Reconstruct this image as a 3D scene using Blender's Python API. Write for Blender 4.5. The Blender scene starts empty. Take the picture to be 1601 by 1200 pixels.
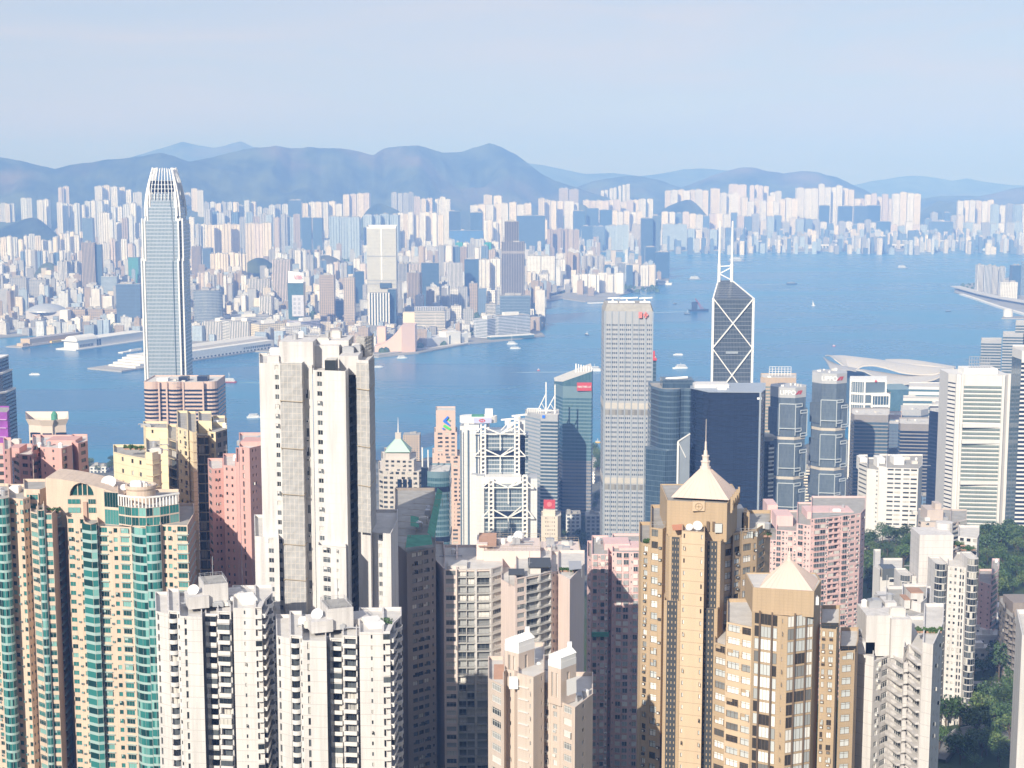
import bpy, math, random
from mathutils import Vector, Matrix, noise

# ------------------------------------------------------------ camera, sky, sun, exposure
SC = bpy.context.scene
COL = SC.collection
F, CX, CY, PITCH, EYE = 2430.0, 800.5, 600.0, math.radians(7.8), 400.0     # photo is 1601 x 1200
cam = bpy.data.cameras.new('camera'); camo = bpy.data.objects.new('camera', cam); COL.objects.link(camo)
cam.sensor_width = 36.0; cam.lens = 36.0 * F / 1601.0; cam.clip_start = 1.0; cam.clip_end = 60000.0
camo.location = (0, 0, EYE); camo.rotation_euler = (math.pi / 2 - PITCH, 0, 0)
SC.camera = camo
SUN_AZ, SUN_EL = math.radians(204), math.radians(28.5)          # clockwise from +Y
world = bpy.data.worlds.new('World'); SC.world = world; world.use_nodes = True
nt = world.node_tree; nt.nodes.clear()
w_out = nt.nodes.new('ShaderNodeOutputWorld'); w_bg = nt.nodes.new('ShaderNodeBackground')
sky = nt.nodes.new('ShaderNodeTexSky'); sky.sky_type = 'NISHITA'; sky.sun_disc = False
sky.sun_elevation = SUN_EL; sky.sun_rotation = SUN_AZ; sky.altitude = 400; sky.air_density = 1.0; sky.dust_density = 1.0; sky.ozone_density = 1.4
# thin high cloud: noise over the direction of view, stretched along the horizon
tcw = nt.nodes.new('ShaderNodeTexCoord'); mpw = nt.nodes.new('ShaderNodeMapping'); mpw.inputs['Scale'].default_value = (1.0, 1.0, 7.0)
mpw.inputs['Rotation'].default_value = (0.0, 0.10, 0.0)
nzw = nt.nodes.new('ShaderNodeTexNoise'); nzw.inputs['Scale'].default_value = 2.6; nzw.inputs['Detail'].default_value = 8; nzw.inputs['Roughness'].default_value = 0.58; nzw.inputs['Distortion'].default_value = 0.5
rpw = nt.nodes.new('ShaderNodeValToRGB'); rpw.color_ramp.elements[0].position = 0.36; rpw.color_ramp.elements[1].position = 0.72
rpw.color_ramp.elements[0].color = (0.72, 0.72, 0.72, 1); rpw.color_ramp.elements[1].color = (0.98, 0.98, 0.98, 1)
mxw = nt.nodes.new('ShaderNodeMix'); mxw.data_type = 'RGBA'
L = nt.links.new
L(tcw.outputs['Generated'], mpw.inputs['Vector']); L(mpw.outputs['Vector'], nzw.inputs['Vector']); L(nzw.outputs['Fac'], rpw.inputs['Fac'])
L(rpw.outputs['Color'], mxw.inputs['Factor']); rp2 = nt.nodes.new('ShaderNodeValToRGB'); rp2.color_ramp.elements[0].position = 0.4; rp2.color_ramp.elements[1].position = 0.64; rp2.color_ramp.elements[0].color = (3.35, 3.75, 4.95, 1); rp2.color_ramp.elements[1].color = (4.55, 4.5, 5.05, 1)
L(nzw.outputs['Fac'], rp2.inputs['Fac']); L(rp2.outputs['Color'], mxw.inputs['B']); L(sky.outputs['Color'], mxw.inputs['A']); L(mxw.outputs['Result'], w_bg.inputs['Color'])
w_bg.inputs['Strength'].default_value = 0.1; L(w_bg.outputs['Background'], w_out.inputs['Surface'])
sun = bpy.data.lights.new('sun', 'SUN'); sun.energy = 4.2; sun.angle = math.radians(0.5); sun.color = (1.0, 0.94, 0.88)
suno = bpy.data.objects.new('sun', sun); COL.objects.link(suno)
sdir = Vector((math.sin(SUN_AZ) * math.cos(SUN_EL), math.cos(SUN_AZ) * math.cos(SUN_EL), math.sin(SUN_EL)))
suno.rotation_euler = sdir.to_track_quat('Z', 'Y').to_euler(); suno.location = (0, -200, 900)
SC.view_settings.view_transform = 'Standard'; SC.view_settings.look = 'None'; SC.view_settings.gamma = 1.0
SC.view_settings.exposure = 0.66
SC.render.engine = 'CYCLES'
SC.cycles.max_bounces = 5; SC.cycles.diffuse_bounces = 4; SC.cycles.glossy_bounces = 2; SC.cycles.volume_bounces = 1
SC.cycles.caustics_reflective = False; SC.cycles.caustics_refractive = False
SC.cycles.use_denoising = True

# ------------------------------------------------------------ pixel <-> world
cp, sp = math.cos(PITCH), math.sin(PITCH)
def ray(px, py):
    r = (px - CX) / F; u = (CY - py) / F
    return Vector((r, cp + u * sp, -sp + u * cp))
def at(px, py, Y):                       # point seen at (px,py) that lies Y metres ahead
    d = ray(px, py); return Vector((0, 0, EYE)) + d * (Y / d.y)
def gnd(px, py, z=4.0):                  # point seen at (px,py) at height z
    d = ray(px, py); return Vector((0, 0, EYE)) + d * ((z - EYE) / d.z)
def topz(py, Y): return at(CX, py, Y).z
def pix(p):
    d = Vector(p) - Vector((0, 0, EYE)); f = d.y * cp - d.z * sp; u = d.y * sp + d.z * cp
    if f < 1: return (-9e9, -9e9)
    return (CX + F * d.x / f, CY - F * u / f)
def xat(px, z, Y):                       # world x that shows at px for a point at height z, Y ahead
    f = Y * cp - (z - EYE) * sp
    return (px - CX) * f / F

# ------------------------------------------------------------ mesh builder
class MB:
    def __init__(s): s.v = []; s.f = []; s.m = []; s.uv = {}
    def face(s, pts, m=0, uv=None):
        b = len(s.v); s.v.extend([tuple(p) for p in pts]); s.f.append(tuple(range(b, b + len(pts)))); s.m.append(m)
        if uv: s.uv[len(s.f) - 1] = uv
    def box(s, x0, x1, y0, y1, z0, z1, m=0, mt=None, bottom=True):
        P = [(x0, y0), (x1, y0), (x1, y1), (x0, y1)]; s.prism(P, z0, z1, m, m if mt is None else mt, bottom)
    def prism(s, poly, z0, z1, m=0, mt=None, bottom=False, u0=0.0, top=True):
        n = len(poly); mt = m if mt is None else mt; u = u0
        for i in range(n):
            a, b = poly[i], poly[(i + 1) % n]; l = math.hypot(b[0] - a[0], b[1] - a[1])
            s.face([(a[0], a[1], z0), (b[0], b[1], z0), (b[0], b[1], z1), (a[0], a[1], z1)], m, [(u, z0), (u + l, z0), (u + l, z1), (u, z1)]); u += l
        if top: s.face([(p[0], p[1], z1) for p in poly], mt, [(0.01, 0.01)] * n)
        if bottom: s.face([(p[0], p[1], z0) for p in reversed(poly)], mt, [(0.01, 0.01)] * n)
    def frustum(s, p0, z0, p1, z1, m=0, top=True, mt=None):
        n = len(p0); u = 0
        for i in range(n):
            a, b, c, d = p0[i], p0[(i + 1) % n], p1[(i + 1) % n], p1[i]; l = math.hypot(b[0] - a[0], b[1] - a[1])
            s.face([(a[0], a[1], z0), (b[0], b[1], z0), (c[0], c[1], z1), (d[0], d[1], z1)], m, [(u, z0), (u + l, z0), (u + l, z1), (u, z1)]); u += l
        if top: s.face([(p[0], p[1], z1) for p in p1], m if mt is None else mt)
    def tube(s, p, q, r, n=6, m=0, r2=None):
        p, q = Vector(p), Vector(q); d = (q - p)
        if d.length < 1e-6: return
        d.normalize(); a = d.orthogonal().normalized(); b = d.cross(a); r2 = r if r2 is None else r2
        R0 = [p + (a * math.cos(t) + b * math.sin(t)) * r for t in [2 * math.pi * k / n for k in range(n)]]
        R1 = [q + (a * math.cos(t) + b * math.sin(t)) * r2 for t in [2 * math.pi * k / n for k in range(n)]]
        for k in range(n): s.face([R0[k], R0[(k + 1) % n], R1[(k + 1) % n], R1[k]], m)
        s.face(R1, m); s.face(list(reversed(R0)), m)
    def lathe(s, c, prof, n=16, m=0):
        for (r0, z0), (r1, z1) in zip(prof, prof[1:]):
            for k in range(n):
                t0, t1 = 2 * math.pi * k / n, 2 * math.pi * (k + 1) / n
                q = [(c[0] + r0 * math.cos(t0), c[1] + r0 * math.sin(t0), z0), (c[0] + r0 * math.cos(t1), c[1] + r0 * math.sin(t1), z0),
                     (c[0] + r1 * math.cos(t1), c[1] + r1 * math.sin(t1), z1), (c[0] + r1 * math.cos(t0), c[1] + r1 * math.sin(t0), z1)]
                if r1 < 1e-6: q = q[:3]
                s.face(q, m)
    def beam(s, p, q, w, h, m=0):        # square bar between two points
        p, q = Vector(p), Vector(q); d = (q - p).normalized()
        up = Vector((0, 0, 1)) if abs(d.z) < 0.95 else Vector((0, 1, 0))
        a = d.cross(up).normalized() * (w / 2); b = a.cross(d).normalized() * (h / 2)
        R0 = [p - a - b, p + a - b, p + a + b, p - a + b]; R1 = [v + (q - p) for v in R0]
        for k in range(4): s.face([R0[k], R0[(k + 1) % 4], R1[(k + 1) % 4], R1[k]], m)
        s.face(R1, m); s.face(list(reversed(R0)), m)
    def mesh(s, name, mats, org=(0, 0, 0), smooth=False):
        me = bpy.data.meshes.new(name); ox, oy, oz = org
        me.from_pydata([(x - ox, y - oy, z - oz) for x, y, z in s.v], [], s.f)
        for m in mats: me.materials.append(m)
        if len(mats) > 1: me.polygons.foreach_set('material_index', s.m)
        if s.uv:
            uvl = me.uv_layers.new(name='UVMap'); k = 0; flat = []
            for i, f in enumerate(s.f):
                u = s.uv.get(i)
                for j in range(len(f)): flat.extend(u[j] if u else (0.01, 0.01))
            uvl.data.foreach_set('uv', flat)
        if smooth: me.polygons.foreach_set('use_smooth', [True] * len(s.f))
        me.update(); return me
    def build(s, name, mats, parent=None, org=(0, 0, 0), smooth=False):
        o = bpy.data.objects.new(name, s.mesh(name, mats if isinstance(mats, (list, tuple)) else [mats], org, smooth))
        COL.objects.link(o)
        if parent is not None: o.parent = parent
        return o

def tag(o, label=None, cat=None, group=None, kind=None):
    if label: o['label'] = label
    if cat: o['category'] = cat
    if group: o['group'] = group
    if kind: o['kind'] = kind
    return o
def empty(name, loc, label, cat, group=None):
    o = bpy.data.objects.new(name, None); COL.objects.link(o); o.location = loc; o.empty_display_size = 5
    return tag(o, label, cat, group)

# ------------------------------------------------------------ materials
def newmat(name):
    m = bpy.data.materials.new(name); m.use_nodes = True; n = m.node_tree
    return m, n, n.nodes['Principled BSDF']
def nn(n, t, **kw):
    o = n.nodes.new(t)
    for k, v in kw.items(): setattr(o, k, v)
    return o
def setin(node, **kw):
    for k, v in kw.items(): node.inputs[k].default_value = v
def mathn(n, op, a, b=None, c=None):
    o = n.nodes.new('ShaderNodeMath'); o.operation = op
    for i, x in enumerate((a, b, c)):
        if x is None: continue
        if hasattr(x, 'links') or hasattr(x, 'is_linked'): n.links.new(x, o.inputs[i])
        else: o.inputs[i].default_value = x
    return o.outputs[0]
def mixc(n, fac, a, b):
    o = n.nodes.new('ShaderNodeMix'); o.data_type = 'RGBA'
    for k, x in (('Factor', fac), ('A', a), ('B', b)):
        if hasattr(x, 'is_linked'): n.links.new(x, o.inputs[k])
        elif k == 'Factor': o.inputs[k].default_value = x
        else: o.inputs[k].default_value = (*x, 1)
    return o.outputs['Result']
def c4(c): return (c[0], c[1], c[2], 1.0)
def scl(c, k): return tuple(min(1, x * k) for x in c)

_mats = {}
def plain(name, col, rough=0.7, metal=0.0, var=0.12, scale=0.15):
    key = ('p', name)
    if key in _mats: return _mats[key]
    m, n, b = newmat(name)
    tc = nn(n, 'ShaderNodeTexCoord'); nz = nn(n, 'ShaderNodeTexNoise'); setin(nz, Scale=scale, Detail=5.0)
    n.links.new(tc.outputs['Object'], nz.inputs['Vector'])
    n.links.new(mixc(n, nz.outputs['Fac'], scl(col, 1 - var), scl(col, 1 + var)), b.inputs['Base Color'])
    setin(b, Roughness=rough, Metallic=metal); _mats[key] = m; return m
def wall(name, col, joint=0.0, dirt=0.2, tile=0.0, jdark=0.72):
    """painted or tiled wall: rain streaks, blotches and (joint) a recessed line at each storey"""
    key = ('w', name)
    if key in _mats: return _mats[key]
    m, n, b = newmat(name); tc = nn(n, 'ShaderNodeTexCoord')
    mp = nn(n, 'ShaderNodeMapping'); mp.inputs['Scale'].default_value = (0.55, 0.55, 0.035)
    st = nn(n, 'ShaderNodeTexNoise'); setin(st, Scale=1.0, Detail=6.0, Roughness=0.65)
    n.links.new(tc.outputs['Object'], mp.inputs['Vector']); n.links.new(mp.outputs['Vector'], st.inputs['Vector'])
    bl = nn(n, 'ShaderNodeTexNoise'); setin(bl, Scale=0.09, Detail=4.0); n.links.new(tc.outputs['Object'], bl.inputs['Vector'])
    r = nn(n, 'ShaderNodeValToRGB'); r.color_ramp.elements[0].position = 0.40; r.color_ramp.elements[1].position = 0.72
    n.links.new(st.outputs['Fac'], r.inputs['Fac'])
    c = mixc(n, bl.outputs['Fac'], scl(col, 0.93), scl(col, 1.07))
    c = mixc(n, mathn(n, 'MULTIPLY', r.outputs['Color'], dirt), c, (col[0] * 0.42, col[1] * 0.41, col[2] * 0.40))
    sx = nn(n, 'ShaderNodeSeparateXYZ'); n.links.new(tc.outputs['Object'], sx.inputs[0])
    if joint:
        fr = mathn(n, 'FRACT', mathn(n, 'DIVIDE', sx.outputs['Z'], joint))
        c = mixc(n, mathn(n, 'LESS_THAN', fr, 0.055), c, scl(col, jdark))
    if tile:
        a = mathn(n, 'LESS_THAN', mathn(n, 'FRACT', mathn(n, 'DIVIDE', sx.outputs['Z'], tile)), 0.09)
        t = mathn(n, 'LESS_THAN', mathn(n, 'FRACT', mathn(n, 'DIVIDE', mathn(n, 'ADD', sx.outputs['X'], sx.outputs['Y']), tile)), 0.09)
        c = mixc(n, mathn(n, 'MULTIPLY', mathn(n, 'MAXIMUM', a, t), 0.35), c, scl(col, 0.6))
    n.links.new(c, b.inputs['Base Color']); setin(b, Roughness=0.8); _mats[key] = m; return m
def glass(name, dark, mid, light, p=(0.55, 0.85), rough=0.12, metal=0.0):
    """window glass: each window its own tint, a few with pale curtains behind"""
    key = ('g', name)
    if key in _mats: return _mats[key]
    m, n, b = newmat(name); oi = nn(n, 'ShaderNodeObjectInfo'); ge = nn(n, 'ShaderNodeNewGeometry')
    rnd = mathn(n, 'FRACT', mathn(n, 'ADD', oi.outputs['Random'], mathn(n, 'MULTIPLY', ge.outputs['Random Per Island'], 7.31)))
    r = nn(n, 'ShaderNodeValToRGB'); r.color_ramp.interpolation = 'LINEAR'; e = r.color_ramp.elements
    e[0].color = c4(dark); e[0].position = p[0] * 0.5; e[1].color = c4(light); e[1].position = min(1.0, p[1] + 0.06)
    k = e.new(p[0]); k.color = c4(mid); k = e.new(p[1]); k.color = c4(mid)
    n.links.new(rnd, r.inputs['Fac']); n.links.new(r.outputs['Color'], b.inputs['Base Color'])
    setin(b, Roughness=rough, Metallic=metal); _mats[key] = m; return m
def curtain(name, c1, c2, bay=1.5, fl=3.6, gap=(0.08, 0.2), frame=None, rough=0.12, metal=0.25, var=0.35):
    """curtain wall by UV in metres: panes of slightly differing tint, mullions each bay, spandrel each floor"""
    key = ('c', name)
    if key in _mats: return _mats[key]
    m, n, b = newmat(name); uv = nn(n, 'ShaderNodeUVMap'); sx = nn(n, 'ShaderNodeSeparateXYZ'); n.links.new(uv.outputs[0], sx.inputs[0])
    u = mathn(n, 'DIVIDE', sx.outputs['X'], bay); v = mathn(n, 'DIVIDE', sx.outputs['Y'], fl)
    cell = nn(n, 'ShaderNodeCombineXYZ'); n.links.new(mathn(n, 'FLOOR', u), cell.inputs[0]); n.links.new(mathn(n, 'FLOOR', v), cell.inputs[1])
    wn = nn(n, 'ShaderNodeTexWhiteNoise'); wn.noise_dimensions = '3D'; n.links.new(cell.outputs[0], wn.inputs['Vector'])
    big = nn(n, 'ShaderNodeTexNoise'); setin(big, Scale=0.03, Detail=3.0); n.links.new(uv.outputs[0], big.inputs['Vector'])
    f = mathn(n, 'ADD', mathn(n, 'MULTIPLY', wn.outputs['Value'], var), mathn(n, 'MULTIPLY', big.outputs['Fac'], 0.7))
    c = mixc(n, f, c1, c2)
    mu = mathn(n, 'LESS_THAN', mathn(n, 'FRACT', u), gap[0]); mv = mathn(n, 'LESS_THAN', mathn(n, 'FRACT', v), gap[1])
    mk = mathn(n, 'MAXIMUM', mu, mv)
    n.links.new(mixc(n, mk, c, frame or scl(c2, 1.5)), b.inputs['Base Color'])
    n.links.new(mathn(n, 'ADD', rough, mathn(n, 'MULTIPLY', mk, 0.35)), b.inputs['Roughness'])
    setin(b, Metallic=metal); _mats[key] = m; return m
def facepat(name, bay, fl, wu, wv, gcol, rough=0.7, useobj=True, col=None):
    """far facade by UV: wall in the object's own colour, window openings of every storey and bay"""
    key = ('f', name)
    if key in _mats: return _mats[key]
    m, n, b = newmat(name); uv = nn(n, 'ShaderNodeUVMap'); sx = nn(n, 'ShaderNodeSeparateXYZ'); n.links.new(uv.outputs[0], sx.inputs[0])
    u = mathn(n, 'FRACT', mathn(n, 'DIVIDE', sx.outputs['X'], bay)); v = mathn(n, 'FRACT', mathn(n, 'DIVIDE', sx.outputs['Y'], fl))
    mu = mathn(n, 'MULTIPLY', mathn(n, 'GREATER_THAN', u, wu[0]), mathn(n, 'LESS_THAN', u, wu[1]))
    mv = mathn(n, 'MULTIPLY', mathn(n, 'GREATER_THAN', v, wv[0]), mathn(n, 'LESS_THAN', v, wv[1]))
    mk = mathn(n, 'MULTIPLY', mu, mv)
    if useobj:
        oi = nn(n, 'ShaderNodeObjectInfo'); base = oi.outputs['Color']
    else:
        at_ = nn(n, 'ShaderNodeAttribute'); at_.attribute_name = 'tint'; base = at_.outputs['Color']
    tc = nn(n, 'ShaderNodeTexCoord'); nz = nn(n, 'ShaderNodeTexNoise'); setin(nz, Scale=0.05, Detail=4.0); n.links.new(tc.outputs['Object'], nz.inputs['Vector'])
    hs = nn(n, 'ShaderNodeHueSaturation'); n.links.new(base, hs.inputs['Color']); n.links.new(mathn(n, 'ADD', 0.75, mathn(n, 'MULTIPLY', nz.outputs['Fac'], 0.5)), hs.inputs['Value'])
    n.links.new(mixc(n, mk, hs.outputs[0], gcol), b.inputs['Base Color'])
    n.links.new(mathn(n, 'SUBTRACT', rough, mathn(n, 'MULTIPLY', mk, 0.4)), b.inputs['Roughness']); _mats[key] = m; return m
# ------------------------------------------------------------ terrain of the near island
RND = random.Random(7)
def lerp(a, b, t): return a + (b - a) * t
def interp(tab, x):
    if x <= tab[0][0]: return tab[0][1]
    for (x0, y0), (x1, y1) in zip(tab, tab[1:]):
        if x <= x1: return lerp(y0, y1, (x - x0) / (x1 - x0))
    return tab[-1][1]
PROF = [(-3000, 60), (-1500, 150), (-800, 330), (-300, 420), (-60, 398), (-8, 396), (8, 380), (60, 338), (120, 306), (200, 272), (300, 232), (400, 200), (520, 176), (620, 152), (700, 136),
        (900, 100), (1100, 70), (1300, 36), (1450, 10), (1560, 5), (9000, 5)]
SHORE = [(-9000, 2000), (-700, 2090), (0, 2140), (300, 2200), (560, 2300), (700, 2560), (820, 3000), (1180, 3060), (1300, 2900), (1700, 3050), (9000, 3600)]
def isle(x, y):
    z = interp(PROF, y)
    k = max(0.0, min(1.0, (z - 12) / 60))
    if k > 0: z += k * (14 * noise.noise((x * 0.006, y * 0.006, 1.3)) + 7 * noise.noise((x * 0.017, y * 0.017, 5.1)))
    if y > 560 and x > 185:              # park hill right of the gold towers
        z += 72 * math.exp(-((y - 1050) / 250) ** 2) * max(0.0, min(1.0, (x - 185) / 70)) * max(0.0, min(1.0, (900 - x) / 300))
    if y > -60 and y < 60 and abs(x) < 60: z = min(z, 394 if y < 6 else z)
    if y > 1500: z = 5.0
    if y > interp(SHORE, x): z = -9.0
    return z
def grid_axis(segs):
    out = []
    for a, b, st in segs:
        k = max(1, round((b - a) / st)); out += [a + (b - a) * i / k for i in range(k)]
    return out + [segs[-1][1]]
gx = grid_axis([(-9000, -1500, 750), (-1500, -600, 60), (-600, 700, 13), (700, 1600, 30), (1600, 9000, 600)])
gy = grid_axis([(-3000, -200, 200), (-200, 0, 20), (0, 1500, 14), (1500, 1990, 90), (1990, 3080, 20), (3080, 3700, 60)])
mb = MB(); nx = len(gx)
mb.v = [(x, y, isle(x, y)) for y in gy for x in gx]
mb.f = [(j * nx + i, j * nx + i + 1, (j + 1) * nx + i + 1, (j + 1) * nx + i) for j in range(len(gy) - 1) for i in range(nx - 1)]
mb.m = [0] * len(mb.f)
gm, n, b = newmat('ground_soil')
tc = nn(n, 'ShaderNodeTexCoord'); nz = nn(n, 'ShaderNodeTexNoise'); setin(nz, Scale=0.05, Detail=8.0); n.links.new(tc.outputs['Object'], nz.inputs['Vector'])
sx = nn(n, 'ShaderNodeSeparateXYZ'); n.links.new(tc.outputs['Object'], sx.inputs[0])
green = mixc(n, nz.outputs['Fac'], (0.018, 0.04, 0.012), (0.06, 0.095, 0.03))
vo = nn(n, 'ShaderNodeTexVoronoi'); setin(vo, Scale=0.045); n.links.new(tc.outputs['Object'], vo.inputs['Vector'])
vs = nn(n, 'ShaderNodeSeparateColor'); n.links.new(vo.outputs['Color'], vs.inputs[0])
city = mixc(n, vs.outputs[0], (0.08, 0.09, 0.085), (0.2, 0.2, 0.19))
n.links.new(mixc(n, mathn(n, 'LESS_THAN', sx.outputs['Z'], 22.0), green, city), b.inputs['Base Color']); setin(b, Roughness=0.95)
tag(mb.build('ground', gm, smooth=True), kind='structure')

# ------------------------------------------------------------ harbour water
mb = MB()
wx = [-20000, -9000, -4000, -2000, -1000, 0, 1000, 2000, 4000, 9000, 20000]; wy = [1900, 3000, 4500, 6500, 9500, 14000, 20400]
mb.v = [(x, y, 0.0) for y in wy for x in wx]; k = len(wx)
mb.f = [(j * k + i, j * k + i + 1, (j + 1) * k + i + 1, (j + 1) * k + i) for j in range(len(wy) - 1) for i in range(k - 1)]; mb.m = [0] * len(mb.f)
wm, n, b = newmat('sea_water')
tc = nn(n, 'ShaderNodeTexCoord')
n1 = nn(n, 'ShaderNodeTexNoise'); setin(n1, Scale=0.06, Detail=6.0, Roughness=0.6)
mp = nn(n, 'ShaderNodeMapping'); mp.inputs['Scale'].default_value = (0.35, 1.0, 1.0); mp.inputs['Rotation'].default_value = (0, 0, 0.35)
n.links.new(tc.outputs['Object'], mp.inputs['Vector']); n.links.new(mp.outputs['Vector'], n1.inputs['Vector'])
n2 = nn(n, 'ShaderNodeTexNoise'); setin(n2, Scale=0.0032, Detail=7.0, Roughness=0.62, Distortion=0.8); n.links.new(mp.outputs['Vector'], n2.inputs['Vector'])
r = nn(n, 'ShaderNodeValToRGB'); r.color_ramp.elements[0].position = 0.40; r.color_ramp.elements[1].position = 0.60
r.color_ramp.elements[0].color = (0.003, 0.108, 0.255, 1); r.color_ramp.elements[1].color = (0.010, 0.2, 0.37, 1)  # lighter end also puts patches of glare into the water colour
n.links.new(n2.outputs['Fac'], r.inputs['Fac'])
c = mixc(n, mathn(n, 'MULTIPLY', n1.outputs['Fac'], 0.6), r.outputs['Color'], (0.005, 0.135, 0.29))
n.links.new(c, b.inputs['Base Color'])
n.links.new(mathn(n, 'ADD', 0.14, mathn(n, 'MULTIPLY', n2.outputs['Fac'], 0.28)), b.inputs['Roughness'])
bp = nn(n, 'ShaderNodeBump'); setin(bp, Strength=0.45, Distance=1.2); n.links.new(n1.outputs['Fac'], bp.inputs['Height']); n.links.new(bp.outputs['Normal'], b.inputs['Normal'])
setin(b, IOR=1.33)
tag(mb.build('sea', wm), kind='structure')

# ------------------------------------------------------------ land across the harbour: slabs with a sea wall
from mathutils.geometry import tessellate_polygon
far_city = plain('far_city_ground', (0.27, 0.265, 0.25), 0.95, var=0.55, scale=0.012)
quay = plain('quay_stone', (0.36, 0.34, 0.31), 0.9)
def slab(pts, z, name):
    mb = MB(); n = len(pts)
    for t in tessellate_polygon([[Vector((p[0], p[1], 0)) for p in pts]]):
        q = [pts[i] for i in t]
        a = (q[1][0] - q[0][0]) * (q[2][1] - q[0][1]) - (q[2][0] - q[0][0]) * (q[1][1] - q[0][1])
        if a < 0: q.reverse()
        mb.face([(p[0], p[1], z) for p in q], 0)
    for i in range(n):
        a, b2 = pts[i], pts[(i + 1) % n]; mb.face([(a[0], a[1], -8), (b2[0], b2[1], -8), (b2[0], b2[1], z), (a[0], a[1], z)], 1)
    return tag(mb.build(name, [far_city, quay]), kind='structure')
def gpts(l, z=3.0): return [tuple(gnd(x, y, z)[:2]) for x, y in l]
kow = gpts([(-260, 524), (0, 527), (70, 521), (150, 519), (225, 528), (330, 548), (430, 548), (520, 552), (592, 557), (655, 551), (735, 536), (800, 530), (852, 524), (838, 512), (826, 492), (833, 474), (880, 466),
            (915, 471), (945, 469), (1003, 451), (1046, 438), (1047, 428), (1030, 419), (985, 412), (938, 411), (925, 402), (942, 393), (1090, 391), (1140, 391), (1186, 392), (1482, 391.5), (1486, 386), (1440, 384.5), (1440, 383), (1520, 381), (1601, 379), (1760, 376)])
slab(kow + [(6500, 20300), (-7000, 20300), (-3200, 6000)], 3.0, 'far_shore')
northpt = gpts([(1760, 540), (1601, 491), (1560, 477), (1525, 465), (1492, 456), (1494, 448), (1530, 440), (1601, 430), (1760, 424)])
slab(northpt, 3.0, 'far_headland')
stub = gpts([(1566, 497), (1601, 497), (1760, 500), (1760, 492), (1601, 493.5), (1568, 494)])
slab(stub, 3.0, 'breakwater')

# ------------------------------------------------------------ mountains behind the city
hillm, n, b = newmat('hill_scrub')
tc = nn(n, 'ShaderNodeTexCoord'); nz = nn(n, 'ShaderNodeTexNoise'); setin(nz, Scale=0.0035, Detail=9.0, Roughness=0.65); n.links.new(tc.outputs['Object'], nz.inputs['Vector'])
n3 = nn(n, 'ShaderNodeTexNoise'); setin(n3, Scale=0.0012, Detail=5.0); n.links.new(tc.outputs['Object'], n3.inputs['Vector'])
rr = nn(n, 'ShaderNodeValToRGB'); rr.color_ramp.elements[0].position = 0.4; rr.color_ramp.elements[1].position = 0.62; n.links.new(nz.outputs['Fac'], rr.inputs['Fac'])
c = mixc(n, rr.outputs['Color'], (0.006, 0.02, 0.014), (0.085, 0.105, 0.05))
r = nn(n, 'ShaderNodeValToRGB'); r.color_ramp.elements[0].position = 0.55; r.color_ramp.elements[1].position = 0.68; n.links.new(n3.outputs['Fac'], r.inputs['Fac'])
n.links.new(mixc(n, mathn(n, 'MULTIPLY', r.outputs['Color'], mathn(n, 'MULTIPLY', nz.outputs['Fac'], 1.3)), c, (0.17, 0.12, 0.085)), b.inputs['Base Color']); setin(b, Roughness=0.95)
class Range:
    def __init__(s, ridge, W, Wb=None, rough=0.16, pw=1.35, seed=0):
        if W == 1650: ridge = [(px, py, Y + 350) for px, py, Y in ridge]
        s.pts = sorted([(at(px, py, Y).x / Y, at(px, py, Y).z, Y) for px, py, Y in ridge]); s.W = W; s.Wb = Wb or W; s.rough = rough; s.pw = pw; s.seed = seed
        s.a0, s.a1 = s.pts[0][0], s.pts[-1][0]
    def rid(s, a): return interp([(p[0], p[1]) for p in s.pts], a), interp([(p[0], p[2]) for p in s.pts], a)
    def h(s, a, Y):
        z, Yr = s.rid(a); t = (Y - Yr) / (s.W if Y < Yr else s.Wb)
        if abs(t) >= 1: return -6.0
        g = (1 - abs(t)) ** s.pw
        x = a * Y
        nz_ = noise.fractal((x * 0.0016 + s.seed, Y * 0.0009, 3.1), 0.9, 2.1, 5) * s.rough
        rv = abs(noise.noise((x * 0.0042 + s.seed, Y * 0.0012, 9.0))) * s.rough * 1.1
        e = max(0, min(1, abs(t) * 3.2))
        edge = min(1.0, (a - s.a0) / 0.012, (s.a1 - a) / 0.012)
        fine = 13 * noise.noise((x * 0.009, Y * 0.009, s.seed)) + 6 * noise.noise((x * 0.03, Y * 0.02, s.seed))
        return -6 + (z + 6) * max(0, edge) * (g * (1 + (nz_ - rv * 0.8) * e)) + fine * g * min(1, abs(t) * 8 + .35)
    def build(s, step=0.0013, ny=60):
        mb = MB(); na = max(8, int((s.a1 - s.a0) / step)); rows = []
        for i in range(na + 1):
            a = lerp(s.a0, s.a1, i / na); z, Yr = s.rid(a)
            for j in range(ny + 1):
                t = j / ny; Y = Yr - s.W + t * (s.W + s.Wb); mb.v.append((a * Y, Y, s.h(a, Y)))
        w = ny + 1
        mb.f = [(i * w + j, (i + 1) * w + j, (i + 1) * w + j + 1, i * w + j + 1) for i in range(na) for j in range(ny)]; mb.m = [0] * len(mb.f)
        return tag(mb.build('mountain', hillm, smooth=True), kind='structure')
def R3(Y, pts): return [(x, y, Y) for x, y in pts]
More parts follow.
